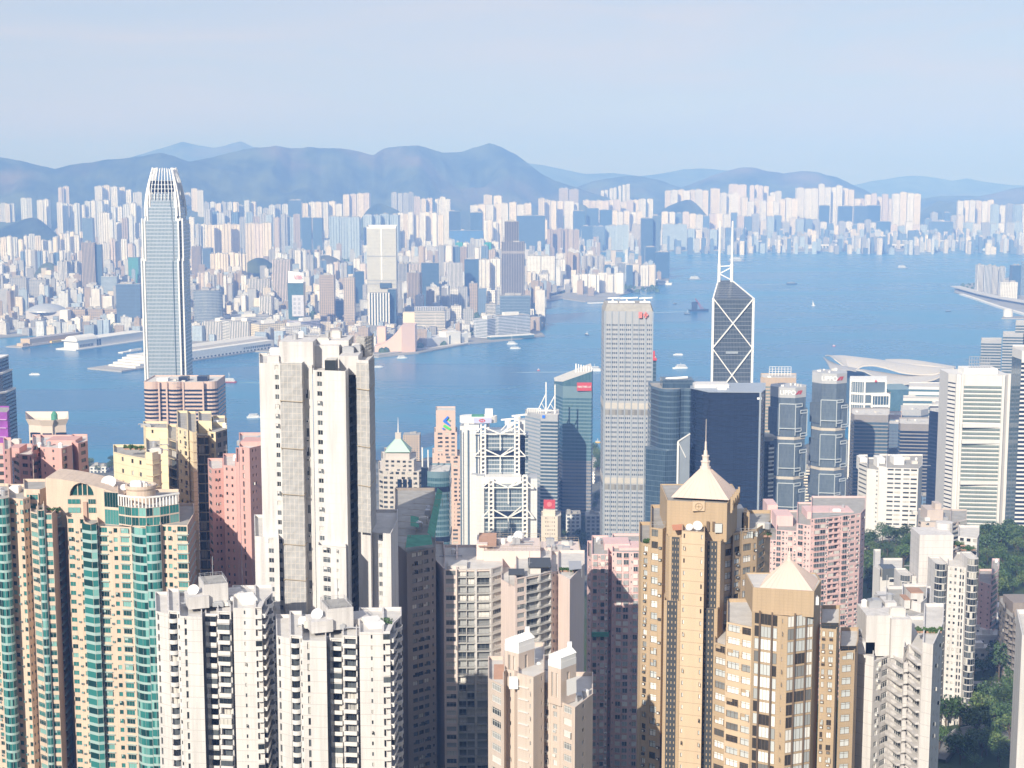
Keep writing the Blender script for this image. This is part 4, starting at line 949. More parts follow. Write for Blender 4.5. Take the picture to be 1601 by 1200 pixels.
c = at(220, 760, 532); r = (243 - 197) / 2 * 532 / F; mb = MB(); mb.lathe((c.x, c.y), [(r, topz(795, 532)), (r, topz(764, 532)), (r * 1.07, topz(761, 532)), (r * 1.07, topz(757, 532)), (r * .93, topz(757, 532)), (r * .93, topz(761, 532)), (0, topz(761, 532))], 28)
T.part('drum', mb, m_cream, False)
for i in range(6):
    a = i * 1.05; T.clutter([(c.x - 3, c.y - 3), (c.x + 3, c.y + 3)], topz(761, 532), 1)
# arched gable wall with its half-round window
zA = lambda px: topz(747 + max(0, (px - 71)) ** 1.6 * .0125, 528); mb = MB(); n = 22; g = []
for i in range(n + 1):
    px = lerp(71, 192, i / n); x = xat(px, zA(px), 528); g.append((x, zA(px)))
zb_ = topz(824, 528)
hx0, hx1 = xat(108, zA(120), 528), xat(146, zA(120), 528); hz = topz(775, 528); hr = (hx1 - hx0) / 2; hc = (hx0 + hx1) / 2; hh = 4.6
def hole(x):
    t = (x - hc) / hr
    return hz + hh * math.sqrt(max(0, 1 - t * t)) if abs(t) < 1 else None
xs = sorted(set([p[0] for p in g] + [hc + hr * math.cos(math.pi * k / 12) for k in range(13)]))
zat = lambda x: interp(g, x)
for x0, x1 in zip(xs, xs[1:]):
    mid = hole((x0 + x1) / 2)
    if mid is None: mb.face([(x0, 528, zb_), (x1, 528, zb_), (x1, 528, zat(x1)), (x0, 528, zat(x0))])
    else:
        h0, h1 = hole(x0) or hz, hole(x1) or hz
        mb.face([(x0, 528, zb_), (x1, 528, zb_), (x1, 528, hz), (x0, 528, hz)]); mb.face([(x0, 528, h0), (x1, 528, h1), (x1, 528, zat(x1)), (x0, 528, zat(x0))])
        mb.face([(x0, 528, h0), (x0, 529.5, h0), (x1, 529.5, h1), (x1, 528, h1)]); mb.face([(x0, 528, hz), (x1, 528, hz), (x1, 529.5, hz), (x0, 529.5, hz)])
    mb.face([(x0, 528, zat(x0)), (x1, 528, zat(x1)), (x1, 545, zat(x1)), (x0, 545, zat(x0))])
mb.face([(xs[0], 545, zb_), (xs[0], 528, zb_), (xs[0], 528, zat(xs[0])), (xs[0], 545, zat(xs[0]))]); mb.face([(xs[-1], 528, zb_), (xs[-1], 545, zb_), (xs[-1], 545, zat(xs[-1])), (xs[-1], 528, zat(xs[-1]))])
T.part('gable', mb, m_cream)
mb = MB(); mb.face([(hx0, 529.4, hz)] + [(hc - hr * math.cos(math.pi * k / 12), 529.4, hz + hh * math.sin(math.pi * k / 12)) for k in range(1, 12)] + [(hx1, 529.4, hz)], 0)
for k in (.3, .5, .7): x = lerp(hx0, hx1, k); mb.box(x - .15, x + .15, 529.1, 529.38, hz, hole(x) - .05, 1)
T.part('arched_window', mb, [GL_TEAL, m_cream])
for i, (px0, px1) in enumerate(((106, 125), (138, 149))):
    for q, (ya, yb) in enumerate(((780, 787), (793, 801))):
        x0, x1 = xat(px0, hz, 527.9), xat(px1, hz, 527.9); mb = MB(); mb.box(x0, x1, 527.75, 527.99, topz(yb, 528), topz(ya, 528), 0)
        for k in range(4): x = lerp(x0, x1, k / 3); mb.box(x - .06, x + .06, 527.68, 527.745, topz(yb, 528), topz(ya, 528), 1)
        T.part('window', mb, [GL_TEAL, frame_g])
mb = MB(); x0, x1 = xat(130, hz, 528), xat(136, hz, 528); mb.box(x0, x1, 527.2, 527.995, topz(812, 528), topz(784, 528)); T.part('pilaster', mb, m_rose)
p = at(170, 760, 536); T.dish(p.x, p.y, topz(768, 536), 2.6, (.1, -.75, .65)); p = at(193, 764, 534); T.dish(p.x, p.y, topz(768, 534), 1.2)
p = at(192, 768, 538); mb = MB(); mb.box(p.x - 6, p.x + 8, 533, 546, topz(822, 535), topz(769, 535)); T.part('plant_room', mb, m_cream)
T.finish()

# white pair at the bottom: the same design twice, the right one a little farther along
def white_block(label, x0, W, yt, Y, roofplants):
    k = W / 172.0; X = lambda v: x0 + v * k
    T = Tower('apartment_tower', label, [(X(0), Y + 4), (X(172), Y)], yt, Y, depth=26, fl=3.12, group='white balcony towers at the bottom edge', mats=dict(wall=m_white, glass=GL_DARK, balc=balc_w, frame=frame_d, roof=rooflight))
    T.block([(X(0), Y + 3), (X(20), Y)], yt + 4, ['.:.3 t:.9 .:2.4'], back=Y + 24)
    T.block([(X(20), Y + .2), (X(38), Y - 1)], yt + 3, ['.:.15 r:3 s:.8'], back=Y + 24)
    T.block([(X(38), Y - 1.6), (X(73), Y - 2.2)], yt + 12, ['.:1.2 t:1.4 .:5'], back=Y + 24)
    T.block([(X(73), Y + 5), (X(78), Y + 5)], yt + 6, [''], back=Y + 24)
    T.block([(X(78), Y + 2.6), (X(97), Y + 2)], yt + 8, ['.:.15 B:1.8 .:.1'], back=Y + 24)
    T.block([(X(97), Y + .6), (X(118), Y)], yt + 4, ['.:.1 B:2 .:.1'], back=Y + 24)
    T.block([(X(118), Y + 2.4), (X(121), Y + 2.2)], yt + 4, ['R'], back=Y + 24)
    T.block([(X(121.2), Y - .6), (X(156), Y - 1)], yt - 1, ['.:2.6 s:1 .:2.4'], back=Y + 24)
    T.block([(X(156), Y - .6), (X(166), Y - .4), (X(172), Y + 8), (X(183), Y + 15)], yt - 2, ['B:1', 'B:2', '.:.4 r:2.2 .:.4'], back=Y + 24)
    zr = topz(yt + 3, Y) - 1
    # stair tower and plant on the roof
    def bx(nm, a, b, Ya, Yb, ytop, mat=m_white2, y0=None):
        z1 = topz(ytop, Ya); mb = MB(); xa, xb = xat(X(a), z1, Ya), xat(X(b), z1, Ya); P = [(xa, Ya), (xb, Ya), (xb, Yb), (xa, Yb)]
        c_ = ((xa + xb) / 2, (Ya + Yb) / 2); P = [((x - c_[0]) * .94 - (y - c_[1]) * .34 + c_[0], (x - c_[0]) * .34 + (y - c_[1]) * .94 + c_[1]) for x, y in P]
        mb.prism(P, zr, z1, 0); T.part(nm, mb, mat); T.rail(inset(P, .2), z1, 1.0) if nm == 'stair_tower' else None; return P, z1
    P, z1 = bx('stair_tower', 66, 104, Y + 8, Y + 18, yt - 38); mb = MB(); cap(mb, inset(P, .4), z1 + .06, 0); T.part('roof_slab', mb, roofgrey)
    bx('plant_room', 44, 76, Y + 5, Y + 13, yt - 18); bx('plant_room', 104, 132, Y + 12, Y + 20, yt - 22); bx('plant_room', 128, 152, Y + 6, Y + 14, yt - 14, white_p)
    T.clutter([(xat(X(10), zr, Y + 6), Y + 6), (xat(X(150), zr, Y + 6), Y + 20)], zr, 15)
    c = at(X(60), yt - 18, Y + 9); T.dish(c.x, c.y, topz(yt - 18, Y + 9), 1.7, (-.1, -.8, .6))
    mb = MB(); c = at(X(90), yt - 38, Y + 13); mb.tube((c.x, c.y, z1), (c.x, c.y, z1 + 7), .1, 5); T.part('antenna', mb, steel)
    T.finish(100); return T, zr
T, zr = white_block('white tower with stacked balconies, left of the pair at the bottom edge', 243, 172, 951, 432, False)
T, zr = white_block('white tower with stacked balconies and green roof garden, right of the bottom pair', 432, 184, 989, 418, True)
p = at(602, 985, 428); shrub(p.x, p.y, zr + .4, 2.0, 'bushy green tree on the roof of the bottom white tower'); shrub(p.x - 4, p.y + 3, zr + .4, 1.1, 'small green shrub beside the bushy roof tree')

# tall white tower wrapped in part with scaffold netting
T = Tower('apartment_tower', 'tallest white tower with grey scaffold netting hung down two bays', [(405, 476), (545, 470), (583, 492)], 590, 470, depth=30, fl=3.05, mats=dict(wall=m_white2, glass=GL_DARK, frame=frame_w, roof=rooflight))
T.block([(405, 478), (438, 476)], 567, ['.:4.3 S:1.5 .:.3'], back=505, clutter=2)
T.block([(438, 479), (474, 478)], 566, [''], back=505)
T.block([(474, 477), (488, 477)], 572, ['.:.3 x:1.4 .:.9'], back=505, fl=6.1)
T.block([(489, 473), (540, 470), (545, 476)], 578, ['.:.8 S:1.6 .:5.6', ''], back=500)
T.block([(545, 482), (556, 488)], 575, ['!R:1.5'], back=505)
T.block([(556, 478), (576, 476), (584, 490)], 562, ['', ''], back=510)
T.block([(398, 474), (436, 472)], 838, ['.:2.6 S:1.3 .:.9'], back=505); T.block([(497, 468), (541, 464)], 852, ['.:1 W:1.8 .:1 s:1 .:1.4'], back=500); T.block([(583, 481), (611, 479), (622, 500)], 832, ['.:1.4 S:1.2 .:2.2', ''], back=515)
zr = topz(575, 480)
for (a, b, Y0, Y1, yt) in ((436, 489, 481, 500, 534), (489, 530, 486, 502, 540), (530, 560, 479, 500, 556), (478, 545, 490, 506, 532), (418, 436, 480, 490, 556)):
    mb = MB(); z1 = topz(yt, Y0); x0, x1 = xat(a, z1, Y0), xat(b, z1, Y0); mb.box(x0, x1, Y0, Y1, zr - 2, z1); T.part('plant_room', mb, m_white2)
    T.clutter([(x0, Y0), (x1, Y1)], z1, 3)
mb = MB(); z1 = topz(566, 471); x0, x1 = xat(507, z1, 471), xat(524, z1, 471); mb.box(x0, x1, 472, 478.9, topz(578, 471) - .9, z1 + .5); T.part('roof_window', mb, GL_DARK)
# netting: translucent looking grey sheet on bamboo poles
netm, n, b = newmat('scaffold_net'); tc = nn(n, 'ShaderNodeTexCoord'); sx = nn(n, 'ShaderNodeSeparateXYZ'); n.links.new(tc.outputs['Object'], sx.inputs[0])
g1 = mathn(n, 'LESS_THAN', mathn(n, 'FRACT', mathn(n, 'DIVIDE', mathn(n, 'ADD', sx.outputs['X'], mathn(n, 'MULTIPLY', sx.outputs['Y'], .7)), 1.25)), .12); g2 = mathn(n, 'LESS_THAN', mathn(n, 'FRACT', mathn(n, 'DIVIDE', sx.outputs['Z'], 1.9)), .09)
nz = nn(n, 'ShaderNodeTexNoise'); setin(nz, Scale=.35, Detail=7.0); n.links.new(tc.outputs['Object'], nz.inputs['Vector'])
c = mixc(n, nz.outputs['Fac'], (.24, .24, .24), (.46, .455, .445)); c = mixc(n, mathn(n, 'MULTIPLY', mathn(n, 'MAXIMUM', g1, g2), .55), c, (.58, .52, .46)); n.links.new(c, b.inputs['Base Color']); setin(b, Roughness=.9)
bamboo = plain('bamboo', (.36, .3, .22), .8)
def net(chainpx, yt, yb, Y, bands):
    zt_, z0 = topz(yt, Y), topz(yb, Y); pts = [(xat(p[0], zt_, p[1]), p[1]) for p in chainpx]; mb = MB(); n = 44
    def pt(i, j):
        t = j / n; z = lerp(zt_, z0, t); w = .07 * math.sin(t * 161 + i * 2.1) + .1 * math.sin(t * 43 + i * .7) + .06 * math.sin(i * 2.9); k = i / (len(ring) - 1)
        return (ring[i][0] + w * .4, ring[i][1] - abs(w), z)
    ring = []
    for a, b2 in zip(pts, pts[1:]):
        for i in range(6): ring.append((lerp(a[0], b2[0], i / 6), lerp(a[1], b2[1], i / 6)))
    ring.append(pts[-1])
    for i in range(len(ring) - 1):
        for j in range(n): mb.face([pt(i, j + 1), pt(i + 1, j + 1), pt(i + 1, j), pt(i, j)])
    T.part('scaffold_net', mb, netm)
    for y in bands:
        z = topz(y, Y); mb = MB()
        for a, b2 in zip(pts, pts[1:]):
            mb.tube((a[0], a[1] - .5, z), (b2[0], b2[1] - .5, z - .3), .15, 6)
        T.part('scaffold_rail', mb, bamboo)
net([(436, 481), (438, 474.5), (472, 473.5), (476, 478)], 567, 975, 474, (626, 700, 772, 850, 905)); net([(557, 475), (577, 473), (585.5, 488)], 566, 830, 476, (606, 695, 756)); net([(557, 497), (570, 494), (581, 497), (584, 505)], 526, 566, 494, ())
T.finish()

# dark brown slab in shade, green net on its roof
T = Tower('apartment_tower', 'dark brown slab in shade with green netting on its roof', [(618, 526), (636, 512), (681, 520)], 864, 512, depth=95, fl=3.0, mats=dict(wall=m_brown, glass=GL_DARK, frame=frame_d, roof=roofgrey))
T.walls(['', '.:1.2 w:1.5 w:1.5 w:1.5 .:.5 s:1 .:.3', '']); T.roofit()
mb = MB(); z = topz(858, 512)
def sheet(pp, h): mb.face([(xat(a, z, Y), Y, z + h + e) for a, Y, e in pp])
sheet([(634, 511, .3), (676, 517, 0), (674, 526, 1.2), (637, 524, 1.6)], 0.4); sheet([(668, 528, 1.2), (679, 528, -.6), (692, 602, .3), (684, 602, 2)], 0.6); sheet([(642, 540, 1.0), (655, 540, .4), (655, 556, .5), (642, 556, 1.3)], 0.5)
T.part('green_net', mb, green_n)
for i in range(9):
    mb = MB(); a = lerp(634, 700, i / 8); x = xat(a, z, 512 + i * 10); mb.tube((x, 512 + i * 10, z - 1), (x, 512 + i * 10, z + 2.6), .1, 4); mb.tube((x, 512 + i * 10, z + 2), (x - 9, 514 + i * 10, z + 2.4), .08, 4)
    T.part('scaffold_pole', mb, bamboo)
T.clutter([(xat(640, z, 520), 530), (xat(668, z, 520), 590)], z - .9, 8); T.finish()

# broad blush tower with glazed balconies
T = Tower('apartment_tower', 'broad blush pink tower with pale glazed balconies and dark roof canopies', [(678, 530), (771, 522), (783, 508), (914, 545)], 880, 520, depth=36, fl=2.95, mats=dict(wall=m_pinkw, glass=GL_PALE, frame=frame_g, balc=balc_g, wall2=m_grey, roof=rooflight))
T.block([(678, 535), (694, 520)], 872, [''], back=560)
T.block([(694, 520), (714.5, 520)], 890, ['.:.3 W:2.5 .:.2'], back=556, clutter=2)
T.block([(714.8, 521), (742, 521), (768, 521.5), (786, 526)], 889, ['!.:.15 R:1.5 R:1.5', '!.:.3 R:2.4 .:.2', '!.:.2 L:2 .:.1'], back=556)
T.block([(783, 516), (806, 505)], 905, [''], back=545); 
T.block([(806, 505), (822.5, 507.5), (845, 511), (862, 515)], 904, ['.:.3 W:1.6 .:.2', '!R:2 .:.1', '!R:1.6'], back=548, clutter=4)
T.block([(862.3, 519), (873, 521)], 894, ['.:.4 s:1 .:.8 s:.7'], back=548); T.block([(873, 519), (891, 511), (914, 532)], 896, ['', ''], back=552)
zr = topz(878, 525)
for (a, b, Y0, Y1, yt, mt) in ((757, 845, 536, 556, 861, m_pinkw), (745, 762, 538, 552, 850, m_pinkw), (700, 730, 524, 532, 884, rooflight), (845, 908, 562, 584, 868, m_pinkw)):
    mb = MB(); z1 = topz(yt, Y0); x0, x1 = xat(a, z1, Y0), xat(b, z1, Y0); mb.box(x0, x1, Y0, Y1, zr - 8, z1, 0); T.part('plant_room', mb, mt)
    if b - a > 60: T.rail([(x0, Y0), (x1, Y0), (x1, Y1), (x0, Y1)], z1, 1.6, bamboo); T.clutter([(x0, Y0), (x1, Y1)], z1, 9)
mb = MB(); z1 = topz(845, 540); x0, x1 = xat(748, z1, 537), xat(776, z1, 537); mb.face([(x0, 537, z1 - 1.5), (x1, 537, z1 - 1.5), (x1, 548, z1 + 1), (x0, 548, z1 + 1)]); T.part('roof_tile_slope', mb, rooftile)
c = at(811, 842, 548); mb = MB(); z1 = topz(845, 548); mb.lathe((c.x, c.y), [(.8, topz(861, 540)), (.8, z1), (1.2, z1), (2.0, z1 + 1.2), (1.9, z1 + 2.4), (1.1, z1 + 3.4), (0, z1 + 3.7)], 14); T.part('radome', mb, white_p, True)
for (a, b, Y0, Y1, yt) in ((795, 820, 508, 516, 898), (826, 862, 514, 527, 886)):
    mb = MB(); z1 = topz(yt, Y0); x0, x1 = xat(a, z1, Y0), xat(b, z1, Y0); mb.box(x0, x1, Y0, Y1, z1 - .25, z1)
    for x in (x0 + .2, x1 - .2):
        for y in (Y0 + .2, Y1 - .2): mb.tube((x, y, z1 - 4), (x, y, z1 - .25), .1, 4)
    T.part('roof_canopy', mb, darkm)
mb = MB(); z1 = topz(884, 522); x0, x1 = xat(890, z1, 520), xat(910, z1, 520); mb.face([(x0, 519, z1 - .8), (x1, 521, z1 - .8), (x1, 528, z1 + .2), (x0, 528, z1 + .2)]); mb.tube((x0, 519.2, z1 - 4), (x0, 519.2, z1 - .8), .1, 4); mb.tube((x1, 521.2, z1 - 4), (x1, 521.2, z1 - .8), .1, 4); T.part('roof_canopy', mb, steel)
T.finish()
for i, px in enumerate((876, 884, 893, 902)): p = at(px, 893, 522); shrub(p.x, p.y + 3, topz(896, 519) - .9, 1.1, 'green terrace shrub on the blush tower roof')

# sand coloured tower at the bottom with two white roof rooms
T = Tower('apartment_tower', 'sand coloured tower at the bottom with two white topped roof turrets', [(763, 372), (846, 362), (926, 372)], 1050, 362, depth=24, fl=3.1, mats=dict(wall=m_beige, glass=GL_PALE, frame=frame_w, balc=balc_w, roof=rooflight))
T.block([(763, 372), (788, 366)], 1060, ['.:.6 W:2 .:.5'], back=390); T.block([(788, 368), (792, 370), (804, 369), (809, 366)], 1050, ['', '.:.4 s:.6 .:.4', ''], back=390)
T.block([(809, 365), (834, 362), (851, 366)], 1052, ['.:.3 l:2 s:.6 .:.3', '.:2 s:.6 .:.4'], back=390); T.block([(851, 369), (876, 366)], 1066, ['x:1 .:.4 x:1.2 .:.3'], back=390)
T.block([(876, 365), (899, 361), (927, 371)], 1097, ['.:.6 W:1.8 .:.6', '.:1.2 s:.8 .:1.5'], back=388, clutter=3)
for (a, m_, b, Y0, yt, ybase) in ((789, 811, 836, 372, 1018, 1056), (857, 877, 901, 366, 1042, 1100)):
    z1 = topz(yt, Y0); xa, xm, xb = xat(a, z1, Y0 + 1), xat(m_, z1, Y0 - 2), xat(b, z1, Y0 + 2.5); P = [(xa, Y0 + 1), (xm, Y0 - 2), (xb, Y0 + 2.5), (xb - (xm - xa) * .9, Y0 + 6)]
    n0 = len(T.w.f); zb0 = topz(ybase, Y0); T.face(P[0], P[1], zb0, z1, '.:.6 t:.7 .:.35 t:.7 .:.6', fl=z1 - zb0); T.face(P[1], P[2], zb0, z1, '.:1 t:1 .:1.2', fl=z1 - zb0); T.face(P[2], P[3], zb0, z1, ''); T.face(P[3], P[0], zb0, z1, '')
    zt2 = topz(yt - 24, Y0); mb = MB(); Q = inset(P, .35); mb.prism(P, z1, lerp(z1, zt2, .42), 0); mb.prism(inset(P, .08), lerp(z1, zt2, .42) + .02, lerp(z1, zt2, .7), 0); T.part('roof_room', mb, white_p)
    mb = MB(); za = lerp(z1, zt2, .7); A_ = [(P[1][0] * .5 + P[0][0] * .5, (P[0][1] + P[1][1]) / 2), (P[2][0] * .5 + P[3][0] * .5, (P[2][1] + P[3][1]) / 2)]
    mb.face([(P[1][0], P[1][1], za), (P[2][0], P[2][1], za), (*A_[1], zt2), (*A_[0], zt2)]); mb.face([(P[3][0], P[3][1], za), (P[0][0], P[0][1], za), (*A_[0], zt2), (*A_[1], zt2)]); mb.face([(P[0][0], P[0][1], za), (P[1][0], P[1][1], za), (*A_[0], zt2)]); mb.face([(P[2][0], P[2][1], za), (P[3][0], P[3][1], za), (*A_[1], zt2)])
    for k in range(8): q = k / 7; mb.beam((lerp(P[1][0], P[2][0], q), lerp(P[1][1], P[2][1], q), za + .05), (lerp(A_[0][0], A_[1][0], q), lerp(A_[0][1], A_[1][1], q), zt2 + .05), .12, .12)
    T.part('roof_cover', mb, white_p); mb = MB(); mb.box(A_[1][0] - .8, A_[1][0] + .3, A_[1][1] - .8, A_[1][1] + .3, zt2 - .4, zt2 + 1.1); T.part('roof_vent', mb, white_p)
mb = MB(); c = at(803, 1070, 364); z1 = topz(1062, 364); mb.box(c.x - 1.1, c.x + 1.1, 364, 366.4, z1 - 2.4, z1); T.part('roof_vent', mb, white_p)
mb = MB(); z1 = topz(1070, 360); x0, x1 = xat(886, z1, 362), xat(902, z1, 362); mb.face([(x0, 361.5, z1 - 3.4), (x1, 364, z1 - 3.4), (x1, 366, z1), (x0, 363.5, z1)]); T.part('skylight', mb, GL_PALE)
mb = MB(); z1 = topz(1046, 376); x0 = xat(772, z1, 378); mb.face([(x0, 374, z1 - 2), (x0 + 3.4, 374, z1 - 2), (x0 + 3.4, 380, z1), (x0, 380, z1)]); mb.face([(x0 + 3.4, 374, z1 - 2), (x0 + 3.4, 380, z1 - 2), (x0 + 3.4, 380, z1)]); T.part('roof_tile_slope', mb, rooftile)
T.clutter([(xat(826, 330, 372), 371), (xat(850, 330, 372), 378)], topz(1058, 370), 4); T.finish()

# pale pink slender tower right of the blush one
T = Tower('apartment_tower', 'slender pale pink tower between the blush tower and the gold tower', [(918, 622), (952, 616), (1003, 622)], 866, 618, depth=30, fl=2.85, mats=dict(wall=m_pale_pink, glass=GL_PALE, frame=frame_w, balc=m_pale_pink, roof=roofgrey))
T.block([(918, 624), (925, 618)], 868, ['s'], back=650); T.block([(925, 617), (951, 617)], 866, ['.:.3 y:1.5 s:.8 y:1.5 x:.9'], back=650, clutter=2); T.block([(951, 622), (957, 622)], 866, ['s'], back=650); T.block([(957, 618), (974, 617), (1004, 617)], 862, ['s:.8 .:.3 y:1.6 .:.2', 'y:1.6 .:.3 s:.7 y:1.4 x:1'], back=650)
for (a, b, Y0, yt) in ((945, 985, 628, 850), (968, 1002, 624, 856)):
    mb = MB(); z1 = topz(yt, Y0); x0, x1 = xat(a, z1, Y0), xat(b, z1, Y0); mb.box(x0, x1, Y0, Y0 + 12, topz(872, 620), z1); T.part('plant_room', mb, m_pale_pink)
for yy in (990,):
    mb = MB(); z1 = topz(yy, 616); x0, x1 = xat(925, z1, 616), xat(952, z1, 616); mb.box(x0, x1, 615.2, 616.2, z1 - 1.2, z1 + .6); T.part('net_strip', mb, green_n)
T.finish()
# ------------------------------------------------------------ straw and salmon towers behind the left group
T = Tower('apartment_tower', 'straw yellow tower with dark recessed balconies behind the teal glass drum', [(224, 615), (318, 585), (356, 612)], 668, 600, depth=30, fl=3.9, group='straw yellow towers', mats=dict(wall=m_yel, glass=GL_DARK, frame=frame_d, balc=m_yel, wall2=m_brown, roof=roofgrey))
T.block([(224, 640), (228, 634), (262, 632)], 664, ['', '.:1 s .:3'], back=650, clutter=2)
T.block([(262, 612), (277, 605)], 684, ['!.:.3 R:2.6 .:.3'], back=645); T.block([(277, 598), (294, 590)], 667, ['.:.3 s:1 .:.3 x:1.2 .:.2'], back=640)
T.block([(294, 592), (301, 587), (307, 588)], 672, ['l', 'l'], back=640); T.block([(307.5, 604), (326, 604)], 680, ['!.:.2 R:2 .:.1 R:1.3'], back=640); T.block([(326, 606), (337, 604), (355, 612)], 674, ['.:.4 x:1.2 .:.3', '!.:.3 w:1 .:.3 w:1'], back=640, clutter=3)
T.block([(310, 615), (331, 614)], 657, [''], back=640, y0=680); T.block([(333, 622), (352, 622)], 660, [''], back=640, y0=682)
T.finish()
T = Tower('apartment_tower', 'lower straw yellow block with a rounded corner and roof garden behind the arched gable', [(177, 568), (243, 560), (250, 566)], 706, 562, depth=24, fl=4.4, group='straw yellow towers', mats=dict(wall=m_yel, glass=GL_DARK, frame=frame_d, wall2=m_brown, roof=roofgrey))
T.block([(177, 574), (195, 568), (228, 560)], 706, ['.:1.5 s:1', '.:1 s:1 .:.6 s:1 .:.6'], back=590, fl=4.4)
T.block([(228, 560), (238, 558), (248, 561), (251, 567)], 706, ['l', 'l', 'l'], back=590, clutter=4); T.finish()
mb = None
for i, px in enumerate((200, 210, 221)): p = at(px, 702, 570); shrub(p.x, p.y, topz(706, 560) - .9, 1.4, 'dry green shrub on the roof of the lower straw block')

def salmon(label, chain, yt, Y, blocks, depth=26, roofs=()):
    T = Tower('apartment_tower', label, chain, yt, Y, depth=depth, fl=3.05, group='salmon pink towers', mats=dict(wall=m_pink, glass=GL_DARK, frame=frame_d, balc=m_pink, roof=rooflight))
    for b in blocks: T.block(*b[:3], back=Y + depth, clutter=b[3] if len(b) > 3 else 0)
    for (a, b2, Y0, y1, y0) in roofs:
        mb = MB(); z1 = topz(y1, Y0); x0, x1 = xat(a, z1, Y0), xat(b2, z1, Y0); mb.box(x0, x1, Y0, Y0 + 10, topz(y0, Y0), z1); T.part('plant_room', mb, m_pink)
    T.finish(); return T
salmon('salmon pink tower between the straw tower and the scaffolded white tower', [(326, 566), (370, 556), (410, 560)], 720, 560,
       [([(325, 570), (331, 564), (349, 566)], 728, ['w:1', '.:.6 s:.8 s:1 .:.4']), ([(349, 562), (369, 560)], 727, ['.:.3 s:1 .:.3 s:.9 .:.5'], 2), ([(369, 556), (374, 556)], 722, ['']), ([(374, 555), (390, 552), (415, 560)], 698, ['.:.7 t:1 .:1.6', '.:.6 s:.8 .:.2 s:.8 .:2.5'], 3)], roofs=((376, 410, 562, 690, 705),))
salmon('salmon pink block with corner windows behind the left cream tower', [(12, 610), (60, 600), (136, 612)], 700, 604,
       [([(20, 614), (30, 606), (51, 604)], 704, ['w:1', '.:.5 w:1.6 .:.2 t:.7 .:.2']), ([(51, 604), (57, 606), (64, 610)], 696, ['w:1', 's:1']), ([(63, 602), (96, 598), (113, 606)], 698, ['.:.6 s:.8 .:1.4 s:1.1 .:1.6', 't:1 .:.6'], 5), ([(113, 612), (122, 608), (137, 614)], 690, ['.:1', '.:.6 w:1.6 .:.5'])], roofs=((72, 118, 612, 688, 705), (14, 30, 612, 700, 720)))
salmon('small tan and salmon block cut by the left edge above the cream tower', [(-30, 580), (0, 572), (17, 574)], 700, 572, [([(-30, 580), (-4, 574), (6, 574)], 705, ['w:1 w:1', 'w:1']), ([(6, 572), (15, 573), (18, 578)], 702, ['s:1 .:.6', ''], 1)])

# ------------------------------------------------------------ ochre towers with pyramid roofs
def pyramid(T, px0, pxm, px1, Ya, Ym, Yb, ybase, yapex, pxa, spire):
    zb = topz(ybase, Ya); P = [(xat(px0, zb, Ya), Ya), (xat(pxm, zb, Ym), Ym), (xat(px1, zb, Yb), Yb)]; P.append((P[0][0] + P[2][0] - P[1][0], Ya + Yb - Ym))
    Yc = sum(p[1] for p in P) / 4; za = topz(yapex, Yc); ax = (xat(pxa, za, Yc), Yc); mb = MB(); N = 10
    for i in range(4):
        a, b = P[i], P[(i + 1) % 4]; mb.face([(a[0], a[1], zb), (b[0], b[1], zb), (*ax, za)])
        for k in range(1, N): q = k / N; mb.beam((lerp(a[0], b[0], q), lerp(a[1], b[1], q), zb + .03), (lerp(lerp(a[0], b[0], q), ax[0], .93 - abs(q - .5) * .0), lerp(lerp(a[1], b[1], q), ax[1], .93), lerp(zb, za, .93)), .07, .07)
    T.part('pyramid_roof', mb, plain('pyramid_cladding', (.56, .45, .385), .6, var=.08)); mb = MB(); s = spire
    prof = [(2.1, -2.6), (2.1, -1.2), (1.6, -1.2), (1.6, .6), (1.9, .6), (1.9, 1.0), (1.2, 1.0), (1.2, 2.8), (1.5, 2.8), (1.5, 3.2), (.8, 3.2), (.7, 5.0), (.45, 5.2), (.35, 8.5), (.14, 8.7), (.08, 17.5), (0, 17.5)]
    mb.lathe(ax, [(r * s, za + z * s) for r, z in prof], 10); T.part('spire', mb, plain('spire_paint', (.66, .56, .5), .6)); return P, zb
T = Tower('apartment_tower', 'tall ochre stone tower with a pale pyramid roof, dark lattice panels and roof dishes', [(1000, 428), (1100, 408), (1205, 440)], 845, 412, depth=34, fl=3.42, group='ochre towers with pyramid roofs', mats=dict(wall=m_gold, wall2=m_gold2, glass=GL_AMB, frame=darkm, balc=m_gold, roof=roofgrey))
lat = plain('lattice_bronze', (.085, .075, .065), .5)
T.block([(999, 430), (1003, 428), (1017, 426)], 846, ['', '.:.2 x:1.2 .:.3'], back=455); T.block([(1017, 425), (1036, 423), (1041, 425)], 824, ['.:.3 W:2.4 .:.2 a:1.2', ''], back=455)
T.block([(1041, 421), (1047, 419), (1066, 418)], 836, ['', '.:.35 k:1.6 .:.35'], back=450, fl=3.42)
T.block([(1038, 417.4), (1064, 416.4)], 938, ['.:.35 k:1.6 .:.35'], back=430)
T.block([(1066, 414), (1102, 412)], 829, ['!.:.15 s:.6 .:2.4 s:.6 .:.2'], back=450)
T.block([(1102, 417), (1127, 416), (1133, 421)], 845, ['.:.3 k:1.6 .:.4', ''], back=450); T.block([(1096, 415), (1122, 414), (1130, 420)], 950, ['.:.3 k:1.6 .:.4', ''], back=430)
T.block([(1133, 428), (1146, 430)], 838, ['.:.2 W:2 .:.2'], back=458); T.block([(1146, 429), (1160, 432), (1184, 435), (1205, 446)], 834, ['x:1', '.:.3 W:2.2 .:.3 x:1', 'x:1 .:.4'], back=460, clutter=2)
